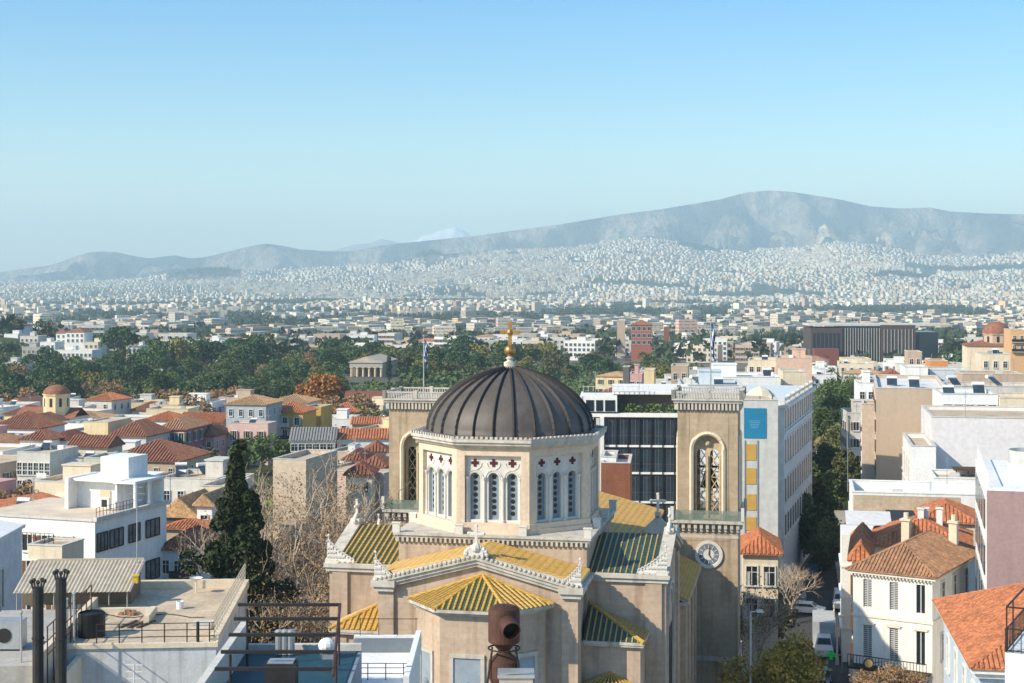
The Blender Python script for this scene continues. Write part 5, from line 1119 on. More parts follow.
# ================================================================== behind the cathedral
G = thing('glass_office', 'office block with dark glass curtain wall, white louvre columns and planted top terrace', 'building', (X_(580, 186), 186, -1), R(-4)); w = X_(690, 186) - X_(580, 186); q = 186 / 1500.
def gx(px): return (px - 580) * q
def gzv(py): return H - (py - 285) * q + 1
occupy(X_(635, 190), 195, 10)
m = MB(); m.box(0, w, .6, 16, 0, gzv(417)); m.box(gx(617), w, 3.5, 15, gzv(417), gzv(395)); m.build('wall', mat('dark_wall', (.10, .085, .08)), G)
m = MB(); m.box(0, w, .2, 16, gzv(417) + .002, gzv(413)); m.box(0, gx(582), -.1, 8, gzv(455), gzv(396)); m.box(gx(582), gx(617), 0, 6, gzv(414) + .3, gzv(396)); m.box(gx(600), gx(604), -.1, .62, 0, gzv(417)); m.box(gx(612), w + .3, 1.5, 16, gzv(395) + .003, gzv(392))
for py in (447, 474, 503): m.box(gx(604), w, .3, .62, gzv(py), gzv(py - 2))
m.build('white_frame', WHITE, G)
for a, b in ((586, 594), (596, 603), (605, 615)): 
    m = MB(); m.box(gx(a), gx(b), -.05, .05, gzv(411), gzv(400)); m.build('window', GLASS, G)
for a in (583, 590, 596):
    m = MB(); m.box(gx(a), gx(a + 3.6), -.12, .3, 3, gzv(418)); m.build('louvre_column', LGREY, G)
k = 0
for r_, (ya, yb) in enumerate(((419, 445), (449, 472), (476, 501), (505, 530))):
    for c_ in range(7):
        a = 605 + c_ * 11.6; m = MB(); m.box(gx(a), gx(a + 10.9), .5, .6, gzv(yb), gzv(ya)); m.cur = 1
        for qx in (.33, .66): m.box(gx(a + 10.9 * qx) - .05, gx(a + 10.9 * qx) + .05, .45, .5, gzv(yb), gzv(ya))
        m.box(gx(a), gx(a + 10.9), .44, .5, gzv((ya * .35 + yb * .65)) - .04, gzv((ya * .35 + yb * .65)) + .04)
        m.build('glass_bay', [GLASSB, mat('dark_mullion', (.09, .09, .10))], G)
for c_ in range(8):
    m = MB(); a = 604.4 + c_ * 11.6; m.box(gx(a) - .06, gx(a) + .06, .2, .5, 0, gzv(417)); m.build('mullion', IRON, G)
rng = np.random.default_rng(5); C = np.stack([rng.uniform(gx(618), gx(686), 700), rng.uniform(.6, 1.6, 700), gzv(415) + rng.random(700) ** 2 * 1.3], 1); V, Q = leaf_quads(C, .22, rng)
link('terrace_plants', fast_mesh('terrace_plants', V, Q, [LEAFG]), G)
m = MB()
for k in range(14): m.tube((gx(583) + k * .62, 1, gzv(392)), (gx(583) + k * .62, 1, gzv(386)), .04, n=4)
m.tube((gx(583), 1, gzv(387)), (gx(640), 1, gzv(387)), .04, n=4); m.build('roof_railing', LGREY, G)
house('brick_block', 'windowless dark red brick block between the drum and the glass office', 'building', 601, 630, 463, 158, 8, BRICK, 'flat', rot=-6, mat_slab=SLABW)
house('white_roof_box', 'bright white box on top of the red brick block', 'building', 601, 616, 457, 160.0, 6, WHITE2, 'flat', rot=-6, base=14.2, occ=False)
# poster building
PB = house('poster_building', 'narrow white slab building with blue poster and ochre panels on its blank wall', 'building', 736, 778, 400, 152, 12, mat('half_shade_white', (.56, .56, .53), stain=.2), 'flat', rot=-6)  # white wall greyed, half shade put into its colour
q = 152 / 1500.; z_ = lambda py: H - (py - 285) * q - PB.location.z
def pbx(px): return (px - 757) * q + .02
m = MB(); m.box(pbx(744), pbx(766), -.06, -.01, z_(438), z_(408)); m.cur = 1
for k in range(5): m.box(pbx(749 + k * .4), pbx(760 - k * .5), -.066, -.061, z_(421 + k * 1.7), z_(420.4 + k * 1.7))
m.lathe([(.001, 0), (.001, 0)], 3); m.build('poster', [mat('poster_blue', (.02, .20, .36), var=.12, scale=.6), mat('poster_pale', (.12, .34, .48))], PB)
for ya, yb in ((444, 460), (468, 484), (494, 510), (517, 530)): m = MB(); m.box(pbx(746), pbx(756), -.05, -.01, z_(yb), z_(ya)); m.build('ochre_panel', mat('ochre_panel_paint', (.55, .33, .08)), PB)
for a in (744.5, 757): m = MB(); m.box(pbx(a), pbx(a + .7), -.09, -.012, 0, z_(440)); m.build('drainpipe', STEEL, PB)
t = thing('parasol', 'beige parasol open on the roof terrace of the poster building', 'parasol', (X_(760, 156), 156, Z_(402, 156))); m = MB(); m.lathe([(1.5, .75), (1.0, 1.25), (.02, 1.65)], 8); m.build('canopy', CREAM, t); m = MB(); m.tube((0, 0, -.4), (0, 0, 1.6), .05, n=6); m.build('pole', STEEL, t)
# long classical building along the street
BK = thing('classical_block', 'long white classical block with cornice and tall windows facing the shaded street', 'building', (X_(784, 165), 165, 0), -R(17)); Lb = 30.5; hb = Z_(399, 165); occupy(33, 172, 8); occupy(37, 185, 8)
m = MB(); m.box(-9, 0, 0, Lb, -1, hb - 1); m.build('wall', mat('shade_blue_white', (.60, .62, .63), stain=.2), BK)  # white wall, its bluish cast is street shade put into the colour
m = MB(); m.box(-9.3, .5, -.3, Lb + .3, hb - .998, hb - .6); m.box(-9, .2, -.1, Lb, hb - 3.9, hb - 3.6); m.box(-9, .15, -.1, Lb, 6, 6.3)
m.box(-.25, .05, 0, Lb, hb - .15, hb)
for k in range(31): m.box(-.2, 0, k * 1.0, k * 1.0 + .3, hb - .6, hb - .15)
for k in range(7): m.box(-.3, .1, k * 5 - .2, k * 5 + .4, hb - .599, hb + .2)
m.build('cornice', MARBLEW, BK)
m = MB(); m.box(-8.9, -.4, .1, Lb - .2, hb - .597, hb - .5); m.build('roof', mat('pale_blue_roof', (.60, .66, .68)), BK)
for zz_, hh in ((hb - 3.3, 2.0), (hb - 7.2, 2.6), (hb - 11.5, 2.6), (hb - 15.5, 2.6)):
    for k in range(12):
        y = 1.5 + k * 2.5; m = MB(); m.box(.003, .04, y - .6, y + .6, zz_, zz_ + hh); m.cur = 1; m.box(.003, .10, y - .8, y + .8, zz_ + hh + .002, zz_ + hh + .2); m.box(.003, .12, y - .75, y + .75, zz_ - .15, zz_ - .002); m.box(.041, .06, y - .04, y + .04, zz_, zz_ + hh); m.build('window', [GLASS, MARBLEW], BK)
    for k in range(3): add_win(BK, -1.4 - k * 2.5, 0, zz_, 0, .9, hh, 'plain')
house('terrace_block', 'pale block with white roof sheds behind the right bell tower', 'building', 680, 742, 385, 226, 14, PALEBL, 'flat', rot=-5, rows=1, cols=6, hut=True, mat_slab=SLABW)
house('white_roof_block', 'white roofed long block behind the parasol terrace', 'building', 704, 780, 377, 252, 14, WHITE, 'flat', rot=-5, rows=2, cols=8, hut=True, mat_slab=SLABW)
house('green_roof_block', 'block with a green roof terrace beside the classical block', 'building', 783, 806, 372, 262, 10, CREAM, 'flat', rot=-5, mat_slab=mat('green_roof_coat', (.14, .24, .14)))
house('pink_tan_block', 'long pinkish tan building with blank end wall above the classical block', 'building', 776, 812, 358, 345, 14, mat('pinkish_tan', (.64, .44, .34)), 'flat', rot=-11, hut=True)
house('cream_long_block', 'cream building with a strip of windows joined to the pinkish tan one', 'building', 748, 776, 360, 350, 12, CREAM, 'flat', rot=-11, rows=1, cols=4)
house('tan_block', 'tan block with a grey parapet above the right end of the glass office', 'building', 671, 688, 366, 330, 10, TAN, 'flat', rot=-8, rows=1, cols=2)
house('pink_block', 'small pink block with a yellow hut left of the tan one', 'building', 629, 642, 374, 320, 8, PINK, 'flat', rot=-8, rows=1, cols=2, hut=True)
house('yellow_top_block', 'pale yellow rooftop block between the pink one and the tan one', 'building', 640, 654, 370, 335, 8, YELLOWR, 'flat', rot=-8)
house('dark_stair_tower', 'narrow dark grey stair tower left of the pink block', 'building', 623, 629, 367, 300, 4, mat('dark_grey_wall', (.14, .13, .13)), 'flat', rot=-8)
house('grey_block', 'grey block with planted roof right of the tan block', 'building', 688, 712, 370, 360, 10, GREY, 'flat', rot=-8, rows=1, cols=5)
house('low_cottage', 'cream cottage with orange gable roof at the foot of the poster building', 'building', 743, 778, 553, 127, 7, CREAM, 'hip', T_ORANGE, 1.3, rot=-8, rows=2, cols=2, ww=.9, wh=1.6, st='near')
for k, (a, b, y, Y) in enumerate(((817, 824, 446, 300), (816, 828, 462, 270), (820, 832, 430, 350))):
    house('shaded_house', ('orange roofed cottage glimpsed between street trees', 'nearest orange roofed cottage beside the classical block', 'farthest tan cottage down the tree lined street')[k], 'building', a, b, y, Y, 8, TAN, 'hip', T_RED, 1.2, rows=2, cols=2)

# ================================================================== right side
RN = thing('neoclassical_house', 'white neoclassical corner house with shuttered windows and weathered hip roof', 'building', (X_(932.5, 105), 105, 0), R(-32)); occupy(32, 110, 7)
RNW, RND = 5.75, 11.8; ez = Z_(575.5, 105)
m = MB(); sp = RNW / 3
for k_, (zb, hh, z0, z1, ar) in enumerate(((ez - 2.75, 2.0, ez - 3.35, ez - .5, False), (ez - 6.4, 2.35, ez - 7.2, ez - 3.35, False), (ez - 10.4, 2.3, 0, ez - 7.2, False))):
    ops = [(-RNW + sp * (i + .5) + .12, .62, zb, zb + hh, ar) for i in range(3)]
    m.arch(-RNW, 0, z0, z1, ops, 0, .22)
m.box(-RNW, 0, .222, RND, 0, ez - .5); m.box(-.02, 0, 0, .222, 0, ez - .5); m.box(-RNW, -RNW + .02, 0, .222, 0, ez - .5)
m.build('wall', mat('sunny_cream', (.80, .78, .73), var=.04, stain=.3), RN)
m = MB(); m.box(-RNW - .3, .3, -.3, RND + .3, ez - .35, ez - .1); m.box(-RNW - .1, .1, -.1, RND + .1, ez - .5, ez - .352); m.box(-RNW - .08, .08, -.09, 0, ez - 3.45, ez - 3.25); m.box(0, .08, 0, RND, ez - 3.45, ez - 3.25); m.box(-RNW - .08, .08, -.09, 0, ez - 7.2, ez - 7.0)
for k in range(24): x = -RNW + k * RNW / 23; m.box(x - .05, x + .05, -.26, -.1, ez - .5, ez - .353)
for i in range(3):
    cx = -RNW + sp * (i + .5) + .12; m.ext([(cx - .6, -.12, ez - 3.85), (cx + .6, -.12, ez - 3.85), (cx, -.12, ez - 3.6)], (0, .12, 0)); m.box(cx - .5, cx + .5, -.1, 0, ez - 3.98, ez - 3.855)
m.build('cornice', mat('cornice_white', (.74, .69, .60)), RN)
for i in range(3):
    for zb, hh in ((ez - 2.75, 2.0), (ez - 6.4, 2.35), (ez - 10.4, 2.3)):
        cx = -RNW + sp * (i + .5) + .12; m = MB(); m.box(cx - .31, cx + .31, .17, .2, zb, zb + hh); m.cur = 1
        for k in range(16 if (i + int(zb)) % 3 else 0): m.box(cx - .28, cx + .28, .1, .15, zb + hh * k / 16, zb + hh * (k + .55) / 16)
        m.box(cx - .04, cx + .04, .08, .17, zb, zb + hh); m.build('window', [GLASS, SHUTW], RN)
for y in (2.4, 5.4, 8.4):
    for zb in (ez - 2.75, ez - 6.4): add_win(RN, 0, y, zb, R(90), .8, 1.9, 'near')
m = MB()
m.M = T(-RNW / 2, 0, 0); hip(m, RNW, RND, ez - .08, 1.7, .42, False, .26, .09); m.build('roof', T_BROWN, RN)
for x, y in ((-4.6, 8.8), (-1.2, 9.6)): m = MB(); m.box(x - .3, x + .3, y - .3, y + .3, ez, ez + 2.3); m.box(x - .4, x + .4, y - .4, y + .4, ez + 2.303, ez + 2.45); m.tube((x, y, ez + 2.45), (x, y, ez + 2.9), .2, n=8); m.build('chimney', CREAM, RN)
m = MB(); m.box(-RNW, -.1, -1.2, -.002, ez - 7.0, ez - 6.85)
for k in range(26): x = -RNW + k * (RNW - .1) / 25; m.tube((x, -1.15, ez - 6.85), (x, -1.15, ez - 6.0), .025, n=4)
m.tube((-RNW, -1.15, ez - 6.0), (-.1, -1.15, ez - 6.0), .04, n=4); m.build('balcony', IRON, RN)
# neighbour behind with orange roof and roof clutter, narrow pale front towards the street
house('corner_house', 'narrow pale house with peeling front and orange roof edge beside the street', 'building', 853, 868, 560, 118, 12, WHITE, 'hip', T_ORANGE, 1.2, rot=-14, rows=3, cols=1, side='L', scol=3, st='brown', ww=.8, wh=1.7)
house('long_orange_roof_house', 'house with a long sunlit orange roof behind the neoclassical house', 'building', 872, 968, 545, 124, 9, CREAM, 'hip', T_ORANGE, 1.9, rot=-17, chim=3)
house('orange_hip_house', 'house with bright orange hip roof behind the awnings', 'building', 920, 975, 521, 134, 8, CREAM, 'hip', T_ORANGE, 1.3, rot=-14)
house('parapet_block', 'long white block with a bright parapet and stone terrace wall', 'building', 852, 1005, 492, 145, 9, WHITE, 'flat', rot=-11, para=1.0, side='L', rows=5, cols=0, scol=3, mat_slab=SLABW)
m = MB(); m.box(-5.0, 4.8, 0, .5, 0, 1.6); o = m.build('terrace_wall', RUBBLE); o.location = (X_(908, 141), 141, Z_(514, 141)); o.rotation_euler.z = R(-11); tag(o, 'low honey coloured rubble wall under the white parapet', 'wall')
m = MB(); m.box(-5.6, 5.4, 0, 6, -12, 0)
for z_ in (-2.8, -5.6, -8.4): m.box(-5.75, 5.5, -.1, 6.1, z_ - .1, z_ + .1)
o = m.build('terrace_slab', WHITE); o.location = (X_(906, 134), 134, Z_(537, 134)); o.rotation_euler.z = R(-11); tag(o, 'roof terrace slab carrying the awnings and plants', 'building')
for k, (px, w, c) in enumerate(((876, 2.6, mat('pale_awning', (.62, .62, .62))), (902, 2.2, mat('charcoal_awning', (.035, .04, .05))))):
    t = thing('awning', ('pale grey sloping awning on the roof terrace', 'charcoal awning on a black frame next to the pale one')[k], 'awning', (X_(px, 132), 132, Z_(537, 132)), R(-11))
    m = MB(); m.ext([(-w, -1, 1.1), (w * .5, -1, 1.1 + .1), (w * .5, 2, 1.9), (-w, 2, 1.9)] if k == 0 else [(-w * .5, -1, 1.2), (w * .7, -1, 1.2), (w * .5, 2, 2.0), (-w * .6, 2, 2.0)], (0, 0, .08)); m.build('canopy', c, t)
    m = MB()
    for x in (-w * .5, w * .45): m.tube((x, -.9, 0), (x, -.9, 1.15), .04, n=4); m.tube((x, 1.9, 0), (x, 1.9, 1.9), .04, n=4)
    m.build('frame', IRON, t)
# mauve block at right with white side
MV = thing('mauve_block', 'block with blank mauve front wall and glazed white side wing', 'building', (X_(987, 96), 96, 0), R(-15)); occupy(40, 103, 9); zt = Z_(491, 96)
m = MB(); m.box(0, 14, 0, 17, -1, zt); m.build('wall', MAUVE, MV); m = MB(); m.box(-.05, .35, .3, 17.3, -1, zt + .1); m.box(.36, 14, .3, 16.9, zt + .003, zt + .12); m.build('side_wall', WHITE2, MV)
for z in (zt - 2.6, zt - 5.6, zt - 8.6):
    for k in range(4): m = MB(); m.box(-.12, -.051, 1.2 + k * 3.9, 4.4 + k * 3.9, z, z + 1.9); m.cur = 1; m.box(-.15, -.121, 2.75 + k * 3.9, 2.85 + k * 3.9, z, z + 1.9); m.build('window', [GLASSB, STEEL], MV)
m = MB()
for k in range(30):
    y = .8 + k * .55; x = .1; m.tube((x, y, zt + .1), (x, y, zt + 1.0), .03, n=4)
m.tube((.1, .8, zt + 1.0), (.1, 16.8, zt + 1.0), .04, n=4); m.build('roof_railing', WHITE2, MV)
t = thing('round_stair_tower', 'white round stair tower with glass rim at the right edge', 'building', (X_(1034, 103), 103, 14)); m = MB(); m.lathe([(1.75, 0), (1.75, Z_(463, 103) - 14), (.01, Z_(463, 103) - 14)], 28); m.build('wall', WHITE2, t); m = MB(); m.lathe([(1.7, Z_(463, 103) - 14 + .01), (1.7, Z_(450, 103) - 14), (1.62, Z_(450, 103) - 14), (1.62, Z_(463, 103) - 14 + .01)], 28); m.build('glass_rim', mat('pale_glass', (.50, .53, .50), rough=.2), t)
# big orange roofed house lower right
RO = thing('orange_roof_mansion', 'house with blue shade painted into its walls and a big orange tiled hip roof', 'building', (X_(970, 72) + 4.95, 72 - .85, 0), R(-9.4)); occupy(29, 79, 9)
ez = Z_(667, 72); m = MB(); m.box(-4.5, 4.5, .4, 15.0, 0, ez - .1); m.build('wall', mat('blue_shade_render', (.50, .58, .65), stain=.15), RO)  # blue of the wall colour is painted shade
m = MB(); m.box(-4.95, 4.95, -.05, 15.45, ez - .30, ez - .11); m.box(-4.75, 4.75, .15, 15.2, ez - .55, ez - .302); m.build('cornice', WHITE, RO)
m = MB(); m.M = T(0, .4, 0); hip(m, 9.0, 14.6, ez, 2.25, .55, False, .24, .08); m.build('roof', T_ORANGE, RO)
for y in (2.5, 5.8, 9.2, 12.6):
    for z in (ez - 3.3, ez - 6.9): add_win(RO, -4.5, y, z, -R(90), .8, 1.9, 'near')
for x in (-3, 0, 3): add_win(RO, x, .4, ez - 3.2, 0, .9, 1.8, 'near')
BR = thing('balcony_frame', 'black iron frame and railing on a white balcony at the lower right corner', 'balcony', (X_(1005, 55), 55, 0), R(-28)); zb = Z_(652, 55)
m = MB(); m.box(0, 5, 0, 5, zb - 1.6, zb - .02); m.build('slab', WHITE2, BR); m = MB()
for x in [k * .28 for k in range(16)]: m.tube((x, .05, zb), (x, .05, zb + .85), .02, n=4); m.tube((.05, x, zb), (.05, x, zb + .85), .02, n=4)
for z in (zb + .06, zb + .85): m.tube((0, .05, z), (4.4, .05, z), .03, n=4); m.tube((.05, 0, z), (.05, 4.4, z), .03, n=4)
for x, y in ((.05, .05), (1.3, .05), (2.6, .05), (.05, 1.4)): m.tube((x, y, zb), (x, y, zb + 1.65), .035, n=4); m.tube((x, y, zb + 1.65), (x + (1.4 if x > 1 else 0), y + 1.4, zb + 1.65), .03, n=4)
m.tube((.05, .05, zb + 1.65), (4.4, .05, zb + 1.65), .035, n=4); m.tube((.05, .05, zb + 1.65), (.05, 4.4, zb + 1.65), .035, n=4); m.build('railing', IRON, BR)
# lilac-white big wall and wings
house('blank_white_block', 'big white and lilac block with an empty blank wall facing the viewer', 'building', 932, 1075, 417, 168, 16, mat('lilac_white', (.72, .685, .69), var=.05, scale=.2), 'flat', rot=-11, side='L', rows=3, cols=0, scol=3)
house('black_window_wing', 'white wing with tall black windows on its side, left of the blank white wall', 'building', 911, 936, 446, 163, 14, WHITE2, 'flat', rot=-11, side='L', rows=3, cols=0, scol=4, ww=1.6, wh=2.2, storey=3)
house('pergola_terrace_block', 'low white terrace block with a dark timber pergola', 'building', 934, 1010, 478, 154, 7, WHITE, 'flat', rot=-11, rows=1, cols=2)
t = thing('pergola', 'dark timber pergola standing on the white terrace under the blank wall', 'pergola', (X_(980, 158), 158, Z_(480, 158)), R(-11)); m = MB()
for k in range(5): m.tube((-2.4 + k * 1.2, 0, -.8), (-2.4 + k * 1.2, 0, 1.0), .07, n=4)
m.build('posts', mat('dark_timber', (.08, .045, .03)), t); m = MB(); m.box(-2.7, 2.7, -.4, 2, 1.0, 1.15); m.build('roof_slats', mat('dark_timber', (.08, .045, .03)), t)
house('tan_gable_wall_block', 'building with a large blank tan end wall and cream street front', 'building', 876, 948, 388, 202, 30, mat('tan_endwall', (.50, .385, .285), var=.05, stain=.12), 'flat', rot=-13, side='L', rows=4, cols=0, scol=7, st='brown', ww=1.0, wh=1.7, mat_slab=SLABW)
house('lower_tan_wing', 'lower tan wing in front of the blank tan end wall', 'building', 862, 893, 404, 204, 6, mat('tan_endwall2', (.56, .45, .35), stain=.1), 'flat', rot=-13, side='L', rows=4, cols=0, scol=2)
house('white_strip_window_box', 'white penthouse box with one dark strip of windows above the blank wall', 'building', 942, 998, 394, 188, 10, WHITE2, 'flat', rot=-9, rows=1, cols=5, ww=1.0, wh=1.2, top=.8, mat_slab=PALEBL)
house('fan_house', 'flat roofed block with a big dark opening at the right edge', 'building', 1000, 1040, 398, 186, 9, CREAM, 'flat', rot=-9, rows=1, cols=2, ww=2, wh=1.3)
house('white_cabin', 'white roof cabin with one square window', 'building', 905, 928, 367, 252, 8, WHITE2, 'flat', rot=-9, rows=1, cols=1, ww=1.4, wh=1)
house('blue_shaded_block', 'long block whose pale wall has blue shade painted in, right of the white cabin', 'building', 930, 972, 370, 256, 9, PALEBL, 'flat', rot=-9, rows=1, cols=2)  # pale blue wall colour stands in for blue shade
house('brown_wall_block', 'brown walled rooftop block below the blue shaded long one', 'building', 962, 1024, 374, 244, 9, TAN, 'flat', rot=-9, rows=1, cols=4)
house('grey_rail_block', 'long pale grey block behind the white penthouse box', 'building', 948, 1040, 386, 225, 9, LGREY, 'flat', rot=-9, rows=1, cols=5)
house('white_steps_house', 'white stepped house above the tree lined street', 'building', 858, 884, 383, 270, 10, WHITE2, 'flat', rot=-9, rows=2, cols=3, hut=True)
house('red_roof_white_house', 'white house with low red roof, left of the white cabin', 'building', 884, 904, 378, 285, 9, WHITE2, 'hip', T_RED, 1.4, rot=-9, rows=1, cols=2)
house('orange_wall_block', 'small orange walled block above the white cabin', 'building', 930, 948, 361, 330, 9, mat('orange_render', (.62, .27, .10)), 'flat', rot=-9, rows=1, cols=2)
house('tan_tower_block', 'tan box shaped block standing above the white cabin', 'building', 908, 922, 352, 340, 8, TAN, 'flat', rot=-9, rows=1, cols=2)
house('cream_window_house', 'cream house with two white framed windows beneath the red domed church', 'building', 981, 1010, 354, 330, 9, CREAM, 'flat', rot=-9, rows=1, cols=3)
house('orange_corner_block', 'orange block at the right edge beside the red domed church', 'building', 1011, 1040, 330, 420, 12, mat('orange_render2', (.62, .38, .20)), 'flat', rot=-9, rows=2, cols=4)
# red domed church at right
t = thing('red_domed_church', 'church with a red tiled dome and pale drum at the right edge', 'church', (X_(999, 440), 440, g1(X_(999, 440), 440)), R(-11)); gz = t.location.z; occupy(t.location.x, 445, 9)
z0 = Z_(346, 440) - gz; z1 = Z_(335, 440) - gz; zt = Z_(322, 440) - gz
m = MB(); m.box(-9, 9, 0, 14, -1, z0); m.build('wall', CREAM, t); m = MB(); m.M = T(0, 0, 0); hip(m, 18, 14, z0, 1.8, .4); m.build('roof', T_RED, t)
m = MB(); m.prism([(x, y + 6) for x, y in octa(4.0)], z0, z1); m.prism([(x, y + 6) for x, y in octa(4.3)], z1 + .003, z1 + .3); D_ = m.build('drum', TAN, t)
for k in range(8): m = MB(); m.M = T(0, 6, 0, R(45 * k)); m.box(-.35, .35, -3.8, -3.68, z1 - 2.2, z1 - .5); m.build('window', GLASS, D_)
m = MB(); m.lathe([(4.1 * math.cos(q) + .01, z1 + .3 + (zt - z1 - .3) * math.sin(q)) for q in [PI / 2 * i / 8 for i in range(9)]], 24, (0, 6)); m.build('dome', T_RED, t, smooth=True)
# big dark modern block with fins
DK = thing('dark_modern_block', 'large dark brick and glass block with pale vertical fins beyond the houses', 'building', (X_(811, 820), 820, g1(X_(811, 820), 820)), R(-3)); q = 820 / 1500.; gz = DK.location.z
def dz(py): return H - (py - 285) * q - gz
def dx(px): return (px - 811) * q
occupy(X_(872, 820), 830, 36)
for q_ in ((0, dx(842), 0, 30, 0, dz(328)), (dx(880), dx(914), -.5, 30, 0, dz(325))): m = MB(); m.box(*q_); m.build('brick_wing', mat('dark_brick', (.085, .06, .06), var=.1), DK)
for q_ in ((dx(842), dx(880), 1, 28, 0, dz(326)), (dx(914), dx(937), 1, 28, 0, dz(332))): m = MB(); m.box(*q_); m.build('glass_wing', mat('blue_black_glass', (.02, .035, .05), rough=.2), DK)
for k in range(14): m = MB(); x = dx(845 + k * 2.6); m.box(x - .15, x + .15, .2, .99, 0, dz(328)); m.build('fin', GREY, DK)
for k in range(9): m = MB(); x = dx(883 + k * 3.5); m.box(x - .15, x + .15, -.9, -.51, 0, dz(329)); m.build('fin', GREY, DK)
for k in range(7): m = MB(); x = dx(813 + k * 4); m.box(x, x + 1.5, -.12, -.01, 4, dz(333)); m.build('window', GLASS, DK)
m = MB(); m.box(dx(812), dx(836), -9, -1, 0, dz(348)); m.build('red_annexe', mat('red_annexe', (.22, .07, .05)), DK)
m = MB(); m.box(-1, dx(938), 2, 26, dz(325.9), dz(324)); m.build('roof_slab', LGREY, DK)
for a, b, y, Y, lb, w_ in ((617, 625, 321, 880, 'tall thin tan brick tower standing above the far trees', TAN), (631, 652, 325, 880, 'reddish brown block with two gables beyond the wood', mat('red_brown', (.34, .12, .08))), (664, 669, 327, 900, 'slim brick red tower right of the reddish brown block', BRICK)):
    house('brown_tower' if b - a < 10 else 'red_brown_block', lb, 'building', a, b, y, Y, 12, w_, 'flat' if b - a < 10 else 'hip', T_RED, 3, rot=-5, rows=3 if b - a > 10 else 0, cols=4, ww=2, wh=2, storey=4)
# ================================================================== flags, lamps, vehicles
def flagpole(label, x, Y, z0, ztop, fl):
    t = thing('flagpole', label, 'flagpole', (x, Y, z0)); h = ztop - z0
    m = MB(); m.tube((0, 0, 0), (0, 0, h), .06, .04, 6); m.ball((0, 0, h), .11, 6, 4); m.build('pole', STEEL, t)
    m = MB(); nx, nz = 10, 9
    for j in range(nz):
        m.cur = j % 2
        for i in range(nx):
            def P(i, j): u = i / nx; return (.05 + u * .26 + .05 * math.sin(j * .9), .16 * math.sin(u * 9 + j * .3), h - .3 - fl * j / nz - u * u * .5)
            if i < 4 and j < 5: m.cur = 1 if (i == 2 or j == 2) else 0
            else: m.cur = j % 2
            m.poly([P(i, j), P(i + 1, j), P(i + 1, j + 1), P(i, j + 1)])
    m.build('flag', [mat('flag_blue', (.03, .10, .36)), mat('flag_white', (.75, .75, .75))], t)
lc = lambda x, y: (CH.location.x + x * math.cos(TH) - y * math.sin(TH), CH.location.y + x * math.sin(TH) + y * math.cos(TH))
a = lc(-11.7, 23); b = lc(11.6, 21.9)
flagpole('flagpole with hanging blue and white flag on the left bell tower', a[0], a[1], 24.5, Z_(336, a[1]), 2.0)
flagpole('flagpole with hanging blue and white flag on the right bell tower', b[0] + .1, b[1], 24.9, Z_(320, b[1]), 2.6)
def street_lamp(label, px, Y, ytop, arm=.5, z0=0):
    t = thing('street_lamp', label, 'street lamp', (X_(px, Y), Y, z0)); h = Z_(ytop, Y) - z0
    m = MB(); m.tube((0, 0, 0), (0, 0, h), .1, .07, 8); m.tube((0, 0, 0), (0, 0, .8), .16, .14, 8); m.build('pole', mat('pale_pole', (.55, .56, .55)), t)
    m = MB(); m.tube((0, 0, h), (arm, -.1, h + .1), .05, n=5); m.ext([(arm - .1, -.25, h), (arm + .45, -.25, h), (arm + .35, -.25, h + .18), (arm - .05, -.25, h + .18)], (0, .3, 0)); m.build('lamp_head', FRAMEW, t)
street_lamp('tall pale street lamp beside the right bell tower', 750.5, 108, 612)
street_lamp('slim street lamp in front of the truck', 837, 134, 617, .25)
street_lamp('dark topped lamp beside the parked van further down the street', 834, 150, 603, .2)
m = MB(); 
t = thing('pharmacy_sign', 'lit green cross sign hanging over the pavement', 'sign', (X_(831, 131), 131, Z_(655, 131)))
m.box(-.4, .4, -.08, .08, -.14, .14); m.box(-.14, .14, -.078, .078, -.4, .4); gm = mat('green_cross', (.015, .26, .08)); pb = gm.node_tree.nodes['Principled BSDF']; pb.inputs['Emission Color'].default_value = (.0, .6, .12, 1); pb.inputs['Emission Strength'].default_value = .12
m.build('cross', gm, t); m = MB(); m.tube((.5, 0, 0), (.95, 0, 0), .04, n=5); m.tube((.95, 0, 0), (.95, 0, -Z_(655, 131)), .06, n=6); m.build('bracket', STEEL, t)
t = thing('round_sign', 'round dark and gold sign projecting near the neoclassical house', 'sign', (X_(857, 108), 104.5, Z_(651, 108))); m = MB(); m.M = Matrix.Rotation(R(90), 4, 'X'); m.lathe([(.01, .05), (.28, .05)], 20); m.cur = 1; m.lathe([(.28, .05), (.36, .05), (.36, -.05), (.01, -.05)], 20); m.build('disc', [mat('sign_gold', (.45, .33, .12)), IRON], t)
m = MB(); m.tube((.3, .1, 0), (1.6, .6, 0), .03, n=4); m.tube((0, 0, -.4), (0, 0, -9), .03, n=4); m.build('bracket', IRON, t)

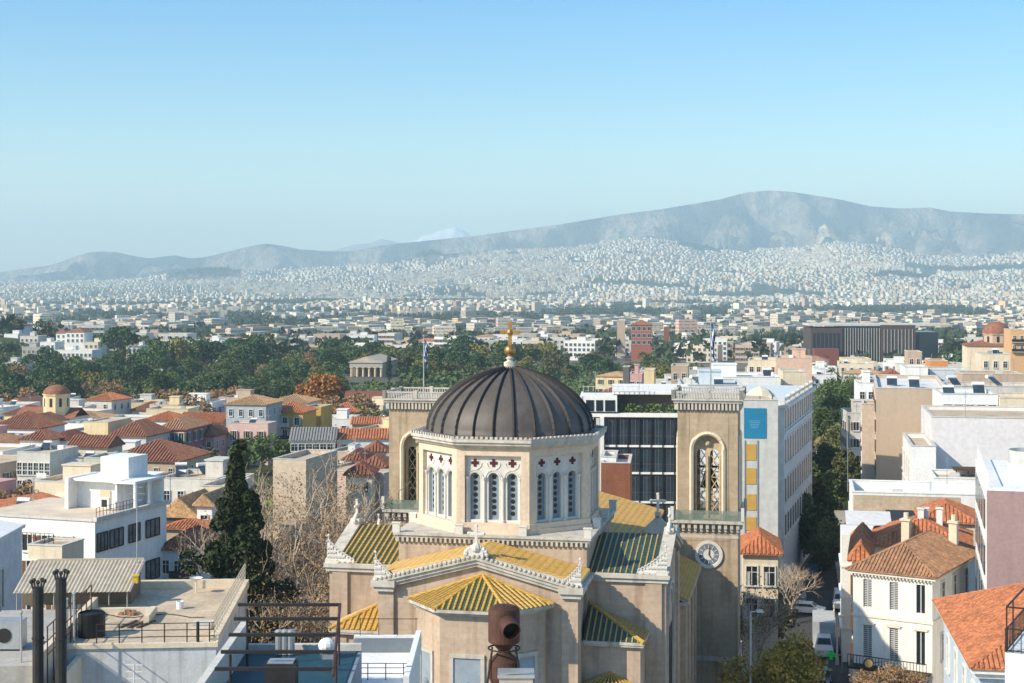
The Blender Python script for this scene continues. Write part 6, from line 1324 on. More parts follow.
def car(name, label, x, Y, rz, paint, L=3.6, W=1.5, Hh=1.2, kind='car', group=None):
    t = thing(name, label, 'van' if kind == 'van' else ('truck' if kind == 'truck' else 'car'), (x, Y, g1(x, Y) + .07), rz, group)
    m = MB(); hw = W / 2
    if kind == 'car': pr = [(-L / 2, .25), (-L / 2, .62), (-L * .28, .78), (-L * .14, Hh - .02), (L * .28, Hh), (L * .44, .82), (L / 2, .75), (L / 2, .25)]
    else: pr = [(-L / 2, .25), (-L / 2, .8), (-L * .38, Hh * .62), (-L * .28, Hh - .03), (L / 2 - .05, Hh), (L / 2, .25)]
    n = len(pr); A = []; B = []
    for s, q in ((-1, A), (1, B)):
        for y, z in pr:
            inset = .16 * max(0, (z - .75) / max(.1, Hh - .75)) * W; q.append(m.p((s * (hw - inset), y, z)))
    m.face(A); m.face(B[::-1])
    for k in range(n): m.face((A[k], B[k], B[(k + 1) % n], A[(k + 1) % n]))
    o = m.build('body', paint, t)
    m = MB()
    i0 = 2; (y0, z0), (y1, z1) = pr[i0], pr[i0 + 1]; 
    def sh(y, z, s): return (s * (hw - .16 * max(0, (z - .75) / max(.1, Hh - .75)) * W - .08), y - .02, z + .01)
    a_, b_ = .12, .9
    lo = (y0 + (y1 - y0) * a_, z0 + (z1 - z0) * a_); hi = (y0 + (y1 - y0) * b_, z0 + (z1 - z0) * b_)
    m.poly([sh(*lo, -1), sh(*lo, 1), sh(*hi, 1), sh(*hi, -1)]); m.build('windscreen', GLASS, t)
    for s in (-1, 1):
        m = MB(); zb = .82; zt_ = Hh - .12; ya = y1 + .05 - (.15 if kind == 'car' else 0); yb = L * .30 if kind == 'car' else L * (.0)
        def sp_(y, z): return (s * (hw - .16 * max(0, (z - .75) / max(.1, Hh - .75)) * W + .01), y, z)
        m.poly([sp_(ya - .25, zb), sp_(yb + .2, zb), sp_(yb, zt_), sp_(ya + .1, zt_)]); m.build('side_window', GLASS, t)
        for yy in (-L * .32, L * .3):
            m = MB(); m.tube((s * (hw - .16), yy, .28), (s * (hw + .02), yy, .28), .28, n=14); m.cur = 1; m.tube((s * (hw + .021), yy, .28), (s * (hw + .03), yy, .28), .15, n=10); m.build('wheel', [SOOT, STEEL], t)
        m = MB(); m.box(s * (hw - .3) - .14, s * (hw - .3) + .14, -L / 2 - .02, -L / 2 + .02, .5, .64); m.build('headlight', WHITE2, t)
    if kind == 'car': m = MB(); m.poly([(-hw * .7, L * .3, Hh - .03), (hw * .7, L * .3, Hh - .03), (hw * .8, L * .43, .88), (-hw * .8, L * .43, .88)]); m.build('rear_window', GLASS, t)
    return t
PW = mat('car_white', (.72, .72, .72), rough=.3, var=.02, spec=.5); PD = mat('car_dark', (.02, .022, .028), rough=.25, var=.02, spec=.5); PS = mat('car_silver', (.34, .35, .36), rough=.3, metal=.4); PBU = mat('car_blue', (.05, .10, .20), rough=.3)
rz = -R(11)
TRK = car('box_truck', 'white box truck facing the viewer on the shaded street', X_(824, 137), 137, rz, PW, 2.0, 1.7, 1.9, 'truck'); TRK['category'] = 'truck'
m = MB(); m.box(-1.0, 1.0, 1.0, 6.2, .5, 2.9); m.build('cargo_box', mat('grey_cargo', (.40, .42, .44), var=.08), TRK)
for s in (-1, 1): m = MB(); m.tube((s * .75, 4.6, .35), (s * .95, 4.6, .35), .38, n=12); m.build('wheel', SOOT, TRK)
car('car', 'dark car driving towards the viewer at the bottom of the street', X_(822, 128), 128.0, rz, PD)
car('car', 'white car crossing the junction behind the truck', X_(807, 155), 155, R(70), PW)
car('car', 'pale grey car parked left of the truck under the bare tree', X_(799, 162), 162, rz, PS)
car('van', 'white van parked on the right side behind the truck', X_(840, 158), 158, rz, PW, 3.8, 1.6, 1.7, 'van')
car('car', 'dark car in the deep shade of the street', X_(812, 176), 176, rz, PBU)
car('car', 'silver car farthest down the shaded street', X_(820, 196), 196, rz, PS)
t = thing('scooter', 'black scooter at the kerb under the green cross', 'scooter', (X_(828, 129.5), 129.5, .2), rz)
m = MB(); m.tube((0, -.55, .25), (0, -.5, .25), .01); m.box(-.12, .12, -.5, .45, .3, .6); m.box(-.14, .14, -.1, .5, .6, .75); m.tube((0, -.5, .3), (0, -.42, 1.0), .05, n=6); m.tube((-.3, -.42, 1.0), (.3, -.42, 1.0), .03, n=5); m.build('body', PD, t)
for y in (-.55, .5): m = MB(); m.tube((-.06, y, .25), (.06, y, .25), .25, n=12); m.build('wheel', SOOT, t)

# ================================================================== near trees
rng_ = random.Random(3)
spec = []
for k in range(95):
    f = rng_.random(); z = 1.5 + 20.3 * f; R_ = max(.45, 6.1 * (1 - f) ** .85); t = rng_.uniform(0, 2 * PI); q = R_ * rng_.uniform(.35, 1.0)
    q *= 0 if f > .88 else 1
    spec.append((q * .95 * math.cos(t), q * .95 * math.sin(t), z, rng_.uniform(.5, 1.1) * (1.1 - .45 * f), 480))
for k in range(34): f = k / 33; spec.append((0, 0, 1.5 + 20.3 * f, max(.35, 4.3 * (1 - f) ** 1.05), 460))
spec += [(4.3, -1, 8.3, 1.2, 500), (4.9, -.6, 7.3, 1.1, 420), (4.4, 0, 6.3, 1.3, 400), (3.4, 0, 12.2, 1.0, 350), (-3.2, 0, 14.5, .9, 250), (-4.6, 0, 9.5, 1.1, 350), (.3, 0, 22.6, .5, 160)]
big_tree('dark_cypress', 'huge dark cypress with ragged outline standing before the old town roofs', X_(236, 106), 106, 0, spec, LEAFC, BARK, .18, seed=8, rtrunk=.5, height=22)
occupy(X_(236, 106), 106, 4)
branchy('plane_tree', 'leafless pale plane tree right beside the dark cypress', X_(296, 116), 116, 0, 20, 1.0, 4, BARKP, LEAFB, 5200, levels=6, r0=.36, ls=.085)
branchy('plane_tree', 'leafless pale plane tree against the left transept', X_(340, 120), 120, 0, 20.5, 1.05, 11, BARKP, LEAFB, 5600, levels=6, r0=.36, ls=.085)
branchy('plane_tree', 'bare plane tree in front, between the terrace pergola and the cypress', X_(312, 106), 106, 0, 17, 1.0, 21, BARKP, LEAFB, 4800, levels=6, r0=.3, ls=.085)
branchy('bare_shrub', 'bare grey shrub between the strip window building and the cypress', X_(182, 128), 128, 0, 8, 1.0, 15, BARKP, LEAFB, 900, levels=5, r0=.14)
branchy('street_tree', 'yellowing green street tree beside the right bell tower', X_(780, 111), 111, 0, 9.2, 1.05, 6, BARK, LEAFY, 15000, levels=5, r0=.2, ls=.14, lo=.28)
o = branchy('street_tree', 'green olive coloured street tree behind the yellowing one', X_(758, 130), 130, 0, 8.4, 1.0, 9, BARK, LEAFO, 8000, levels=5, r0=.2, ls=.14, lo=.28)
branchy('street_tree', 'leafless grey street tree above the parked cars', X_(792, 150), 150, 0, 7.6, 1.1, 17, BARKP, None, 0, levels=6, r0=.16)
branchy('street_tree', 'small reddish bare tree in front of the low cottage', X_(752, 124), 122, 0, 10.5, .8, 37, BARKP, LEAFB, 1200, levels=5, r0=.14)
branchy('street_tree', 'bright green tree on the right kerb beyond the van', X_(843, 172), 172, 0, 7.6, 1.0, 31, BARK, LEAFO, 5000, levels=5, r0=.2, ls=.16)
for k, (px, Y, h) in enumerate(((866, 97, 2.6), (880, 95, 3.2), (895, 97, 2.8), (908, 94, 2.4))):
    branchy('bare_bush', ('leftmost', 'second', 'third', 'rightmost')[k] + ' of the dry brown bushes before the neoclassical house', X_(px, Y), Y, Z_(700, Y), h, 1.3, 50 + k, BARKP, LEAFB, 1500, 'dry brown bushes', levels=5, r0=.07, ls=.07)
def evergreen(label, px, Y, w, ytop, seed, lm=LEAFG):
    x = X_(px, Y); g = g1(x, Y); h = Z_(ytop, Y) - g; rr = random.Random(seed); sp = []
    for k in range(40):
        f = rr.random(); t = rr.uniform(0, 2 * PI); q = w * math.sqrt(max(0, 1 - (2 * f - .9) ** 2)) * rr.uniform(.3, .9); sp.append((q * math.cos(t), q * math.sin(t), h * (.15 + .8 * f), w * rr.uniform(.25, .42), 190))
    big_tree('evergreen_street_tree', label, x, Y, g, sp, lm, BARK, .26, 'evergreens lining the shaded street', seed, height=h, rtrunk=.3)
for k, (px, Y, w, yt) in enumerate(((812, 205, 3.6, 468), (797, 185, 3.0, 490), (829, 235, 3.4, 478), (790, 200, 2.6, 463), (818, 180, 2.8, 508), (842, 290, 4.5, 425), (824, 270, 3.2, 446), (838, 350, 5, 395), (826, 330, 4, 408), (846, 255, 3.2, 452), (850, 400, 6, 378), (832, 420, 6, 382))):
    evergreen(('tallest dark evergreen in the shaded street', 'dark evergreen against the classical block', 'dark evergreen on the right side of the shaded street', 'slim evergreen touching the classical block corner', 'low evergreen nearest the parked cars', 'sunlit evergreen before the tan street front', 'evergreen by the orange roofed cottages', 'bushy evergreen at the foot of the white stepped house', 'evergreen at the far bend of the street', 'yellow green tree below the cream street front', 'far evergreen right of the street end', 'far evergreen closing the street')[k], px, Y, w, yt, 70 + k, LEAFO if k in (5, 9) else LEAFG)

# ================================================================== park trees
def rel(px, marks):
    b = min(marks, key=lambda q: abs(q[0] - px)); d = px - b[0]
    return ('left of ' if d < -4 else 'right of ' if d > 4 else 'above ') + b[1]
PM = [(5, 'the left edge houses'), (48, 'the small domed chapel'), (75, 'the white hillside villa'), (100, 'the cream blank house'), (128, 'the tan flat block'), (160, 'the narrow white tower house'), (190, 'the magenta house'), (225, 'the pink front house'), (262, 'the ochre house'), (290, 'the autumn tree'), (320, 'the ochre annexe'), (350, 'the temple front'), (372, 'the temple'), (395, 'the temple rear'), (417, 'the left flagpole'), (450, 'the dome shoulder'), (480, 'the dome curve'), (508, 'the gilt cross'), (540, 'the right dome curve'), (580, 'the glass office'), (620, 'the dark stair tower'), (650, 'the yellow rooftop block'), (690, 'the grey planted block')]
prng = random.Random(77)
kinds = ['oakA', 'oakB', 'pineA', 'oakA', 'pineB', 'oakB', 'pineA', 'olive', 'oakA', 'olive']
kn = {'oakA': 'dark green broadleaf tree', 'oakB': 'low dark green tree', 'pineA': 'dark umbrella pine', 'pineB': 'bushy pine', 'olive': 'pale olive green tree', 'yel': 'yellowing tree', 'brown': 'brown half bare tree', 'cyp': 'slim dark cypress', 'autumn': 'orange autumn tree'}
plant('autumn', X_(326, 440), 440, 1.25, 'big orange brown autumn tree beside the ochre house', sz=1.0)
plant('autumn', X_(308, 452), 452, .95, 'smaller orange tree leaning against the big autumn tree')
plant('yel', X_(182, 700), 700, 1.75, 'large yellow green tree on the upper edge of the wood', sz=1.1); plant('oakA', X_(199, 715), 715, 1.6, 'large round green tree next to the yellow green one', sz=1.05)
plant('pineA', X_(116, 730), 730, 1.9, 'tall pine rising above the hillside houses'); plant('oakA', X_(47, 880), 880, 1.3, 'round tree on the hilltop beside the white house')
for k, px in enumerate((-2, 3, 8)): plant('cyp', X_(px, 860), 860, 1.3, ('leftmost', 'middle', 'rightmost')[k] + ' dark cypress on the hilltop at the left edge', 'hilltop cypresses')
plant('cyp', X_(389, 612), 612, 1.1, 'slim dark cypress right in front of the temple flank'); plant('cyp', X_(252, 600), 600, .9, 'slim cypress rising from the middle of the wood')
n_t = 0
rows = [(440, .5), (459, .5), (478, .55), (505, .6), (535, .7), (568, .8), (602, .9), (640, .95), (682, 1.0), (726, 1.0), (770, 1.05)]
rown = ['lowest edge', 'lowest edge', 'front edge', 'front edge', 'near rows', 'near rows', 'middle', 'middle', 'far rows', 'far rows', 'back edge']
for ri, (Yr, fr) in enumerate(rows):
    px = -12 + prng.uniform(0, 15)
    while px < 700:
        Y = Yr + prng.uniform(-12, 12); x = X_(px, Y); step = prng.uniform(15, 31) * 600 / Y
        ok = True
        if 338 < px < 402 and Y < 655: ok = False              # keep the temple open
        if 400 < px < 700 and Yr < 560 : ok = prng.random() < .6
        if px > 560 and Yr > 700: ok = prng.random() < .4
        if px < 110 and Yr > 690: ok = prng.random() < .25
        if Yr < 520 and 285 < px < 350: ok = False
        if 440 < px < 590 and Yr < 640: ok = False                # hidden behind the dome
        if ok:
            key = prng.choice(kinds) if prng.random() > .14 else prng.choice(['brown', 'cyp', 'yel', 'yel', 'olive'])
            if ri < 4 and prng.random() < .3: key = 'brown'
            if (px > 570 or (px > 270 and ri > 6)) and prng.random() < .4: key = 'olive' if prng.random() < .6 else 'yel'
            s = prng.uniform(.75, 1.15) * ((1.42 if 105 < px < 560 else 1.1) if ri > 7 else 1.15 if ri > 5 else .95)
            if px > 560: s *= .85
            plant(key, x, Y, s, kn[key] + ', ' + rown[ri] + ' of the wood, ' + rel(px, PM), 'trees of the wooded park', prng.uniform(0, 6.28), prng.uniform(.85, 1.15)); n_t += 1
        px += step
rng = np.random.default_rng(9); n = 30000                        # low undergrowth under the park trees
Y = rng.uniform(435, 800, n); px = rng.uniform(-20, 700, n); x = (px - CX) / F * Y; z = ground(x, Y) + rng.random(n) * 1.6
keep = ~((px > 340) & (px < 400) & (Y > 600) & (Y < 670)); C = np.stack([x, Y, z], 1)[keep]; V, Q = leaf_quads(C, 1.1, rng)
o = link('undergrowth', fast_mesh('undergrowth', V, Q, [LEAFG])); o['kind'] = 'stuff'
# trees dotted between the old town houses and on the right
tm = [(30, 'the domed chapel roofs'), (70, 'the garden roof house'), (120, 'the big red roof'), (185, 'the magenta house'), (232, 'the grey pink house'), (300, 'the grey sheet roof'), (345, 'the orange shed'), (372, 'the stoa roof'), (612, 'the brick block'), (660, 'the pink block'), (700, 'the grey planted block'), (825, 'the shaded street'), (850, 'the white stepped house'), (900, 'the white cabin'), (950, 'the orange walled block'), (1000, 'the red domed church')]
for k, (px, Y, key, s) in enumerate(((205, 262, 'olive', 1.0), (215, 250, 'oakB', .8), (250, 285, 'oakB', .9), (262, 292, 'oakA', .7), (285, 300, 'oakB', .7), (352, 380, 'yel', .9), (343, 400, 'brown', 1.1), (360, 398, 'brown', 1.2), (374, 372, 'yel', .8), (325, 375, 'brown', 1), (384, 350, 'oakB', .9), (196, 390, 'brown', 1.2), (185, 420, 'brown', 1.2), (168, 440, 'brown', 1.1), (210, 420, 'brown', 1.2), (120, 340, 'brown', .8), (95, 360, 'oakB', .8), (150, 270, 'oakB', .5), (30, 250, 'brown', .8), (60, 262, 'oakB', .6), (10, 242, 'brown', .7), (40, 212, 'brown', .9), (15, 200, 'brown', .9), (58, 205, 'brown', .8), (640, 420, 'yel', 1.1), (655, 440, 'olive', 1), (628, 430, 'yel', 1.1), (612, 445, 'olive', 1.0), (690, 460, 'oakA', 1.), (720, 470, 'oakA', .9), (742, 480, 'oakB', .9), (850, 330, 'oakA', .9), (868, 380, 'oakB', .9), (845, 440, 'oakA', 1.1), (870, 470, 'oakA', 1), (895, 420, 'oakB', .8), (800, 500, 'oakA', 1.1), (826, 520, 'oakA', 1.2), (942, 560, 'oakA', 1.4), (960, 580, 'pineA', 1.4), (950, 640, 'oakA', 1.3), (1015, 420, 'oakB', .9))):
    plant(key, X_(px, Y), Y, s, kn[key] + ' among the houses, ' + rel(px, tm) + (' at the back' if Y > 400 else ' towards the front' if Y < 260 else ''), 'trees between the houses', k)

# ================================================================== scattered houses (each its own thing)
LM = [(10, 'left edge'), (48, 'domed chapel'), (100, 'cream blank house'), (150, 'big red roof'), (185, 'magenta house'), (228, 'cypress tip'), (262, 'ochre house'), (300, 'autumn tree'), (340, 'temple'), (375, 'left bell tower'), (417, 'left flagpole'), (455, 'dome shoulder'), (508, 'gilt cross'), (550, 'dome curve'), (590, 'white louvre columns'), (621, 'tall tan tower'), (642, 'reddish brown block'), (680, 'right bell tower'), (708, 'right flagpole'), (745, 'blue poster'), (790, 'classical block'), (830, 'shaded street'), (870, 'dark modern block'), (905, 'white cabin'), (940, 'orange walled block'), (975, 'blank white wall'), (1005, 'red domed church')]
COLS = [(WHITE, 'white'), (WHITE2, 'bright white'), (CREAM, 'cream'), (LGREY, 'pale grey'), (TAN, 'tan'), (YELLOWR, 'pale yellow'), (PINK, 'pink'), (PALEBL, 'pale blue'), (GREY, 'grey'), (LILAC, 'lilac')]
ROOFS = [(T_RED, 'red'), (T_ORANGE, 'orange'), (T_BROWN, 'weathered brown'), (T_TAN, 'tan')]
hr = random.Random(5); USED = set(); nh = 0
def visible_left(px, Y): return True
def scatter(px0, px1, Y0, Y1, dY, step, pred, hmin, hmax, wmin, wmax, zone, limit, flatp):
    global nh; c = 0; Y = Y0
    while Y < Y1 and c < limit:
        x = X_(px0, Y)
        while x < X_(px1, Y) and c < limit:
            xx = x + hr.uniform(-2, 2); YY = Y + hr.uniform(-3, 3); w = hr.uniform(wmin, wmax); d = hr.uniform(wmin, wmax); px = CX + F * xx / YY
            if pred(px, YY) and clear(xx, YY + d / 2, max(w, d) * .52):
                g = g1(xx, YY); h = hr.uniform(hmin, hmax); (wm, wn_) = hr.choice((COLS[:5] if Y > 800 else COLS[:6]) if hr.random() < .75 else COLS); flat = hr.random() < flatp
                (rm, rn) = hr.choice(ROOFS)
                size = 'low' if h < hmin + (hmax - hmin) * .35 else 'tall' if h > hmin + (hmax - hmin) * .7 else ''
                wd = 'wide ' if w > wmin + (wmax - wmin) * .6 else ''
                roofw = 'flat roofed' if flat else rn + ' roofed'
                b = min(LM, key=lambda q: abs(q[0] - px)); dd = px - b[0]; r_ = 'left of' if dd < -5 else 'right of' if dd > 5 else 'near'
                lab = f"{size} {wn_} {roofw} house {zone}, {r_} the {b[1]}".strip()
                if lab in USED:
                    lab2 = lab.replace(size + ' ', '', 1).replace(' house ', ' house with ' + ('hut ' if flat else 'chimney '))
                    extra = True
                    lab = lab2
                else: extra = False
                if len(lab.split()) > 16: lab = lab.replace('flat roofed', 'flat')
                USED.add(lab)
                rows = max(1, int(h / 3.0)); cols = max(2, int(w / 2.6))
                if Y > 900: rows = min(rows, 3); cols = min(cols, 4)
                sd = 'R' if px < 560 else 'L'
                if Y > 620: sd = ''
                house('town_house', lab, 'house', px, px, 0, YY, d, wm, 'flat' if flat else hr.choice(['hip', 'hip', 'gable']), rm, hr.uniform(1.2, 2.2), rot=-11 + hr.uniform(-9, 9), rows=rows, cols=cols, side=sd, ww=.95 if Y < 620 else 1.5, wh=1.4 if Y < 620 else 1.6, st=hr.choice(['plain', 'green', 'brown', 'white']), group='houses ' + zone, ztop=g + h, w=w, hut=flat and (extra or hr.random() < .5), chim=0 if flat else int(extra), storey=2.9)
                nh += 1; c += 1
            x += step
        Y += dY
scatter(-30, 395, 170, 425, 14, 12, lambda px, Y: not (215 < px < 345 and Y < 250) and not (228 < px < 272 and Y < 300) and not (140 < px < 228 and 232 < Y < 305) and not (262 < px < 345 and 250 < Y < 335) and not (Y < 200 and px > 150) and Y > 150, 4.5, 8.5, 7, 12, 'in the old town', 110, .70)
scatter(770, 1060, 215, 620, 22, 17, lambda px, Y: px > 842 or (Y > 330 and px > 745), 7, 14, 9, 15, 'on the right side', 62, .85)
scatter(560, 770, 290, 620, 26, 16, lambda px, Y: px > 665 or Y > 340 and px > 600, 6, 12, 9, 14, 'behind the offices', 16, .8)
scatter(-40, 1060, 840, 1250, 42, 26, lambda px, Y: not (px < 700 and Y < 850), 7, 14, 11, 19, 'beyond the wood', 100, .93)
print('houses', nh, HCOUNT, 'park trees', n_t)
# solar water heaters and aerials on near roofs
def solar(label, x, Y, z, rz):
    t = thing('solar_water_heater', label, 'water heater', (x, Y, z), rz, 'solar water heaters on the roofs'); m = MB(); m.ext([(-.7, -.8, .15), (.7, -.8, .15), (.7, .6, 1.1), (-.7, .6, 1.1)], (0, 0, .08)); m.build('panel', GLASSB, t); m = MB(); m.tube((-.75, .75, 1.25), (.75, .75, 1.25), .27, n=12); m.build('tank', WHITE2, t); m = MB()
    for x_ in (-.6, .6): m.tube((x_, .75, 0), (x_, .75, 1), .04, n=4); m.tube((x_, -.75, 0), (x_, -.75, .2), .04, n=4)
    m.build('stand', STEEL, t)
def aerial(label, x, Y, z, h):
    m = MB(); m.tube((0, 0, 0), (0, 0, h), .035, n=4)
    for k in range(4): m.tube((-.4 + k * .06, 0, h - .1 - k * .22), (.4 - k * .06, 0, h - .1 - k * .22), .02, n=4)
    o = m.build('aerial', STEEL); o.location = (x, Y, z); tag(o, label, 'antenna', 'roof aerials')
for k, (px, py, Y, lb) in enumerate(((12, 512, 165, 'on the roof left of the penthouse'), (176, 474, 192, 'on the bare concrete roof'), (200, 474, 194, 'on the bare concrete roof, nearer the cypress'), (986, 392, 190, 'on the penthouse box roof'), (960, 384, 228, 'on the long pale grey block'), (700, 383, 230, 'beside the right bell tower parapet'), (770, 375, 256, 'on the white roofed long block'), (870, 381, 274, 'on the white stepped house'), (1000, 383, 229, 'at the right end of the pale grey block'), (920, 386, 206, 'on the tan end wall building'))):
    solar('solar water heater ' + lb, X_(px, Y), Y + 3, Z_(py, Y) - .45, R(-11 + 25 * (k % 3)))
for k, (px, py, Y, h, lb) in enumerate(((922, 388, 206, 4.5, 'tall aerial on the tan end wall'), (968, 417, 172, 3, 'aerial above the blank white wall'), (950, 487, 146, 3, 'aerial on the white parapet block'), (850, 487, 146, 7, 'tall thin mast at the parapet corner by the street'), (30, 505, 150, 3, 'aerial left of the penthouse'), (168, 505, 152, 3.2, 'aerial at the end of the strip window building'), (700, 380, 228, 3, 'aerial behind the right bell tower'), (810, 366, 262, 3, 'aerial on the green roof block'), (1016, 386, 226, 4, 'tall aerial at the right edge roofs'), (596, 392, 188, 2.5, 'aerial on the glass office roof'), (640, 392, 188, 3.5, 'taller aerial on the glass office roof'), (290, 458, 206, 2.5, 'aerial on the blank beige block'), (240, 400, 322, 3, 'aerial on the grey pink house'))):
    aerial(lb, X_(px, Y), Y + 1, Z_(py, Y) - .6, h + .6)

# ================================================================== the far city (past counting) and its trees
def far_city():
    rng = np.random.default_rng(12); Bx = []
    def cell(Y0, Y1, step, jit):
        ys = np.arange(Y0, Y1, step); out = []
        for y in ys:
            half = .5 * y; xs = np.arange(-half, half, step); out.append(np.stack([xs, np.full(len(xs), y)], 1))
        P = np.concatenate(out); return P + rng.uniform(-jit, jit, P.shape)
    A = [cell(1270, 2600, 26, 7), cell(2600, 5000, 33, 10), cell(5000, 8450, 28, 10)]
    P = np.concatenate(A); x, Y = P[:, 0], P[:, 1]; px = CX + F * x / Y
    inview = (px > -60) & (px < 1090); g = fbm(x / 160, Y / 420, 4); g2 = fbm(x / 90 + 40, Y / 260 + 3, 3)
    thr = np.where(Y > 5000, .63, np.where(Y > 2600, .455, .47)); keep = inview & (g < thr) & (g2 < .62)
    # thin out over the upper slope edge
    edge = np.clip((Y - 7900) / 600, 0, 1); keep &= (fbm(x / 300 + 5, Y / 300, 3) > edge * .62 + .0)
    # dark wooded hillocks stay bare
    keep &= ~((np.abs(px - 205) < 36) & (Y > 7350)); keep &= ~((np.abs(px - 425) < 34) & (Y > 8150)); keep &= ~((np.abs(px - 700) < 22) & (Y > 8000)); keep &= ~((px > 905) & (Y > 7000) & (Y < 7500) ); keep &= ~((px > 880) & (px < 930) & (Y > 6400) & (Y < 6700))
    x, Y = x[keep], Y[keep]; n = len(x); print('far buildings', n)
    # a few small settlements up the right hand slope
    ex = rng.uniform(820, 1090, 500); eY = rng.uniform(8450, 9300, 500); k2 = (fbm(ex / 14, eY / 160, 2) > .56); ex, eY = ex[k2], eY[k2]
    x = np.concatenate([x, (ex - CX) / F * eY]); Y = np.concatenate([Y, eY]); n = len(x)
    far = Y > 2600
    w = np.where(far, rng.uniform(8, 15, n), rng.uniform(10, 20, n)); d = np.where(far, rng.uniform(9, 17, n), rng.uniform(10, 18, n)); h = np.where(far, rng.uniform(7, 17, n), rng.uniform(7, 15, n))
    big = (rng.random(n) < .05) & (Y > 2200) & (Y < 5200); w = np.where(big, rng.uniform(40, 90, n), w); h = np.where(big, rng.uniform(6, 10, n), h); d = np.where(big, rng.uniform(20, 40, n), d)
    tall = rng.random(n) < .03; h = np.where(tall & ~big, h * 1.6, h)
    rot = R(-11) + np.round(fbm(x / 500, Y / 700, 2) * 6) * .35 + rng.normal(0, .05, n)
    z = ground(x, Y); c, s = np.cos(rot), np.sin(rot)
    cor = np.array([(-.5, -.5), (.5, -.5), (.5, .5), (-.5, .5)]); V = np.zeros((n, 12, 3))
    for k, (a, b) in enumerate(cor):
        lx, ly = a * w, b * d; X = x + lx * c - ly * s; YY = Y + lx * s + ly * c
        V[:, k] = np.stack([X, YY, z - 6], 1); V[:, k + 4] = np.stack([X, YY, z + h], 1); V[:, k + 8] = np.stack([X, YY, z + h + .02], 1)
    base = (np.arange(n) * 12)[:, None, None]; fc = np.array([(0, 1, 5, 4), (1, 2, 6, 5), (2, 3, 7, 6), (3, 0, 4, 7), (8, 9, 10, 11)])[None]
    Fq = (base + fc).reshape(-1, 4)
    pal = np.array([(.80, .77, .70), (.84, .83, .80), (.74, .62, .46), (.68, .62, .54), (.76, .56, .36), (.60, .56, .50), (.80, .72, .58), (.45, .36, .28), (.70, .48, .40)]); wt = np.array([.24, .2, .12, .12, .05, .1, .1, .04, .03])
    ci = rng.choice(len(pal), n, p=wt / wt.sum()); col = np.ones((n, 12, 4), dtype=np.float32); col[:, :8, :3] = (pal[ci] * np.array([1.05, .98, .86]) * rng.uniform(.5, 1.0, (n, 1)))[:, None]
    rp = np.array([(.50, .46, .40), (.62, .58, .52), (.36, .15, .09), (.40, .36, .32), (.70, .68, .66)]); ri = rng.choice(5, n, p=[.35, .25, .14, .18, .08]); col[:, 8:, :3] = rp[ri][:, None]
    m = bpy.data.materials.new('far_walls'); m.use_nodes = True; N = m.node_tree.nodes; L = m.node_tree.links; b = N['Principled BSDF']; b.inputs['Roughness'].default_value = .9
    va = N.new('ShaderNodeVertexColor'); va.layer_name = 'paint'
    # storeys: dark window and balcony bands on the walls only
    geo = N.new('ShaderNodeNewGeometry'); sp = N.new('ShaderNodeSeparateXYZ'); L.new(geo.outputs['Position'], sp.inputs[0]); sn = N.new('ShaderNodeSeparateXYZ'); L.new(geo.outputs['Normal'], sn.inputs[0])
    mo = N.new('ShaderNodeMath'); mo.operation = 'MODULO'; mo.inputs[1].default_value = 3.3; ad = N.new('ShaderNodeMath'); ad.inputs[1].default_value = 300; L.new(sp.outputs[2], ad.inputs[0]); L.new(ad.outputs[0], mo.inputs[0])
    gt = N.new('ShaderNodeMath'); gt.operation = 'GREATER_THAN'; gt.inputs[1].default_value = 2.0; L.new(mo.outputs[0], gt.inputs[0])
    v = N.new('ShaderNodeTexNoise'); v.inputs['Scale'].default_value = .6; L.new(geo.outputs['Position'], v.inputs['Vector']); g2_ = N.new('ShaderNodeMath'); g2_.operation = 'GREATER_THAN'; g2_.inputs[1].default_value = .47; L.new(v.outputs[0], g2_.inputs[0])
    lt = N.new('ShaderNodeMath'); lt.operation = 'LESS_THAN'; lt.inputs[1].default_value = .5; L.new(sn.outputs[2], lt.inputs[0])
    m1 = N.new('ShaderNodeMath'); m1.operation = 'MULTIPLY'; L.new(gt.outputs[0], m1.inputs[0]); L.new(g2_.outputs[0], m1.inputs[1]); m2 = N.new('ShaderNodeMath'); m2.operation = 'MULTIPLY'; L.new(m1.outputs[0], m2.inputs[0]); L.new(lt.outputs[0], m2.inputs[1])
    mx = N.new('ShaderNodeMix'); mx.data_type = 'RGBA'; L.new(m2.outputs[0], mx.inputs[0]); L.new(va.outputs[0], mx.inputs[6]); mx.inputs[7].default_value = (.22, .21, .21, 1); L.new(mx.outputs[2], b.inputs['Base Color'])
    m_far = m.copy(); m_far.name = 'far_plain_walls'; nn = m_far.node_tree; nn.links.new(nn.nodes[va.name].outputs[0], nn.nodes['Principled BSDF'].inputs['Base Color'])
    me = fast_mesh('distant_city', V.reshape(-1, 3), Fq, [m, m_far], np.repeat((Y > 2300).astype(int), 5)); a = me.color_attributes.new('paint', 'FLOAT_COLOR', 'POINT'); a.data.foreach_set('color', col.ravel())
    o = link('distant_city', me); o['kind'] = 'stuff'
    # trees of the plain: groves where the town leaves room
    n = 14000; Yt = rng.uniform(800, 6500, n) ** 1.0; pxt = rng.uniform(-60, 1090, n); xt = (pxt - CX) / F * Yt; gg = fbm(xt / 160, Yt / 420, 4); gg2 = fbm(xt / 90 + 40, Yt / 260 + 3, 3)
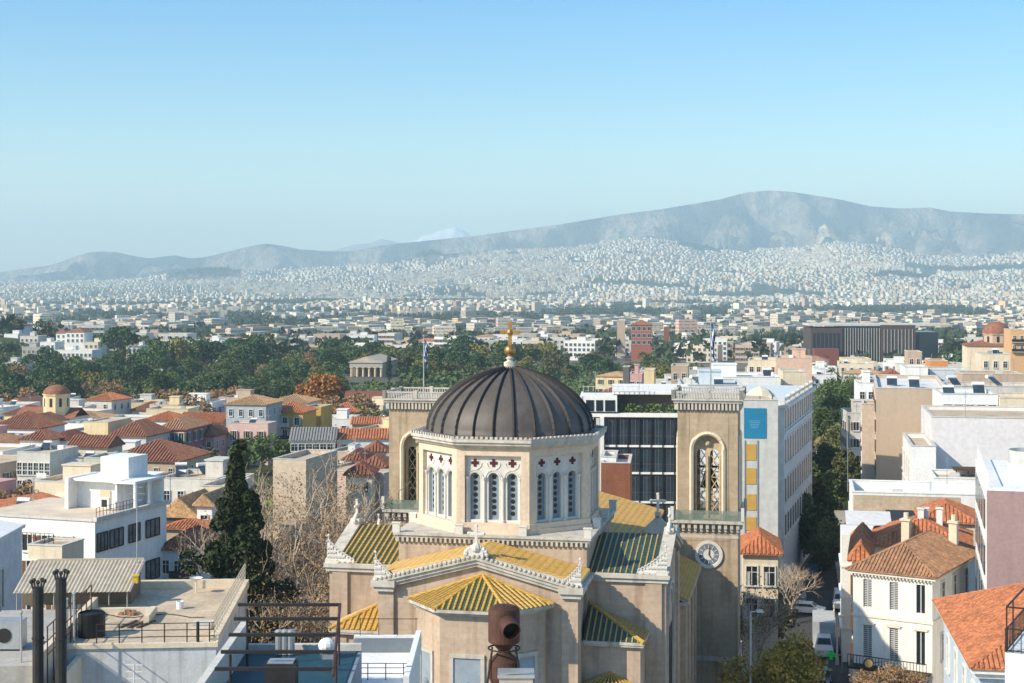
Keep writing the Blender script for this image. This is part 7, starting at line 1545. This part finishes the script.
    kp = ((gg > .52) | (gg2 > .60) | (rng.random(n) < .3)) & ~((pxt < 700) & (Yt < 820)); xt, Yt = xt[kp], Yt[kp]; zt = ground(xt, Yt); n = len(xt)
    hh = rng.uniform(6, 13, n); K = 22; d = rng.normal(size=(n, K, 3)); d /= np.linalg.norm(d, axis=2)[:, :, None]
    C = np.stack([xt, Yt, zt + hh * .6], 1)[:, None] + d * (hh * .42)[:, None, None] * np.array([1.25, 1.25, .9]); C = C.reshape(-1, 3); V, Q = leaf_quads(C, np.repeat(hh * .24, K), rng)
    o = link('distant_trees', fast_mesh('distant_trees', V, Q, [mat('far_foliage', (.05, .068, .032), var=.3, scale=.05)])); o['kind'] = 'stuff'
    # wooded belts and hillocks far away
    n = 5200; bands = [(205, 30, 7700, 260), (425, 26, 8500, 300), (700, 18, 8250, 200), (990, 70, 7250, 200), (905, 22, 6550, 120), (330, 60, 4600, 90), (900, 60, 3300, 90), (470, 60, 4700, 90)]
    P = []
    for (a, wx, Yc_, wY) in bands:
        pp = rng.normal(a, wx * .55, n // len(bands)); yy = rng.normal(Yc_, wY * .5, n // len(bands)); P.append(np.stack([pp, yy], 1))
    P = np.concatenate(P); Yt = P[:, 1]; xt = (P[:, 0] - CX) / F * Yt; zt = ground(xt, Yt); n = len(xt); hh = rng.uniform(6, 12, n); K = 10; d = rng.normal(size=(n, K, 3)); d /= np.linalg.norm(d, axis=2)[:, :, None]
    C = (np.stack([xt, Yt, zt + hh * .5], 1)[:, None] + d * (hh * .7)[:, None, None]).reshape(-1, 3); V, Q = leaf_quads(C, np.repeat(hh * .45, K), rng)
    o = link('distant_woods', fast_mesh('distant_woods', V, Q, [MATS['far_foliage']])); o['kind'] = 'stuff'
far_city()

# ================================================================== from drawing units to metres (about the ground point under the camera)
S_ = 1.18
for o in list(bpy.data.objects):
    if o.parent is None and o.type in ('MESH', 'EMPTY', 'CAMERA'):
        o.location = o.location * S_
        if o.type != 'CAMERA': o.scale = o.scale * S_
pv.inputs['Density'].default_value = HAZE
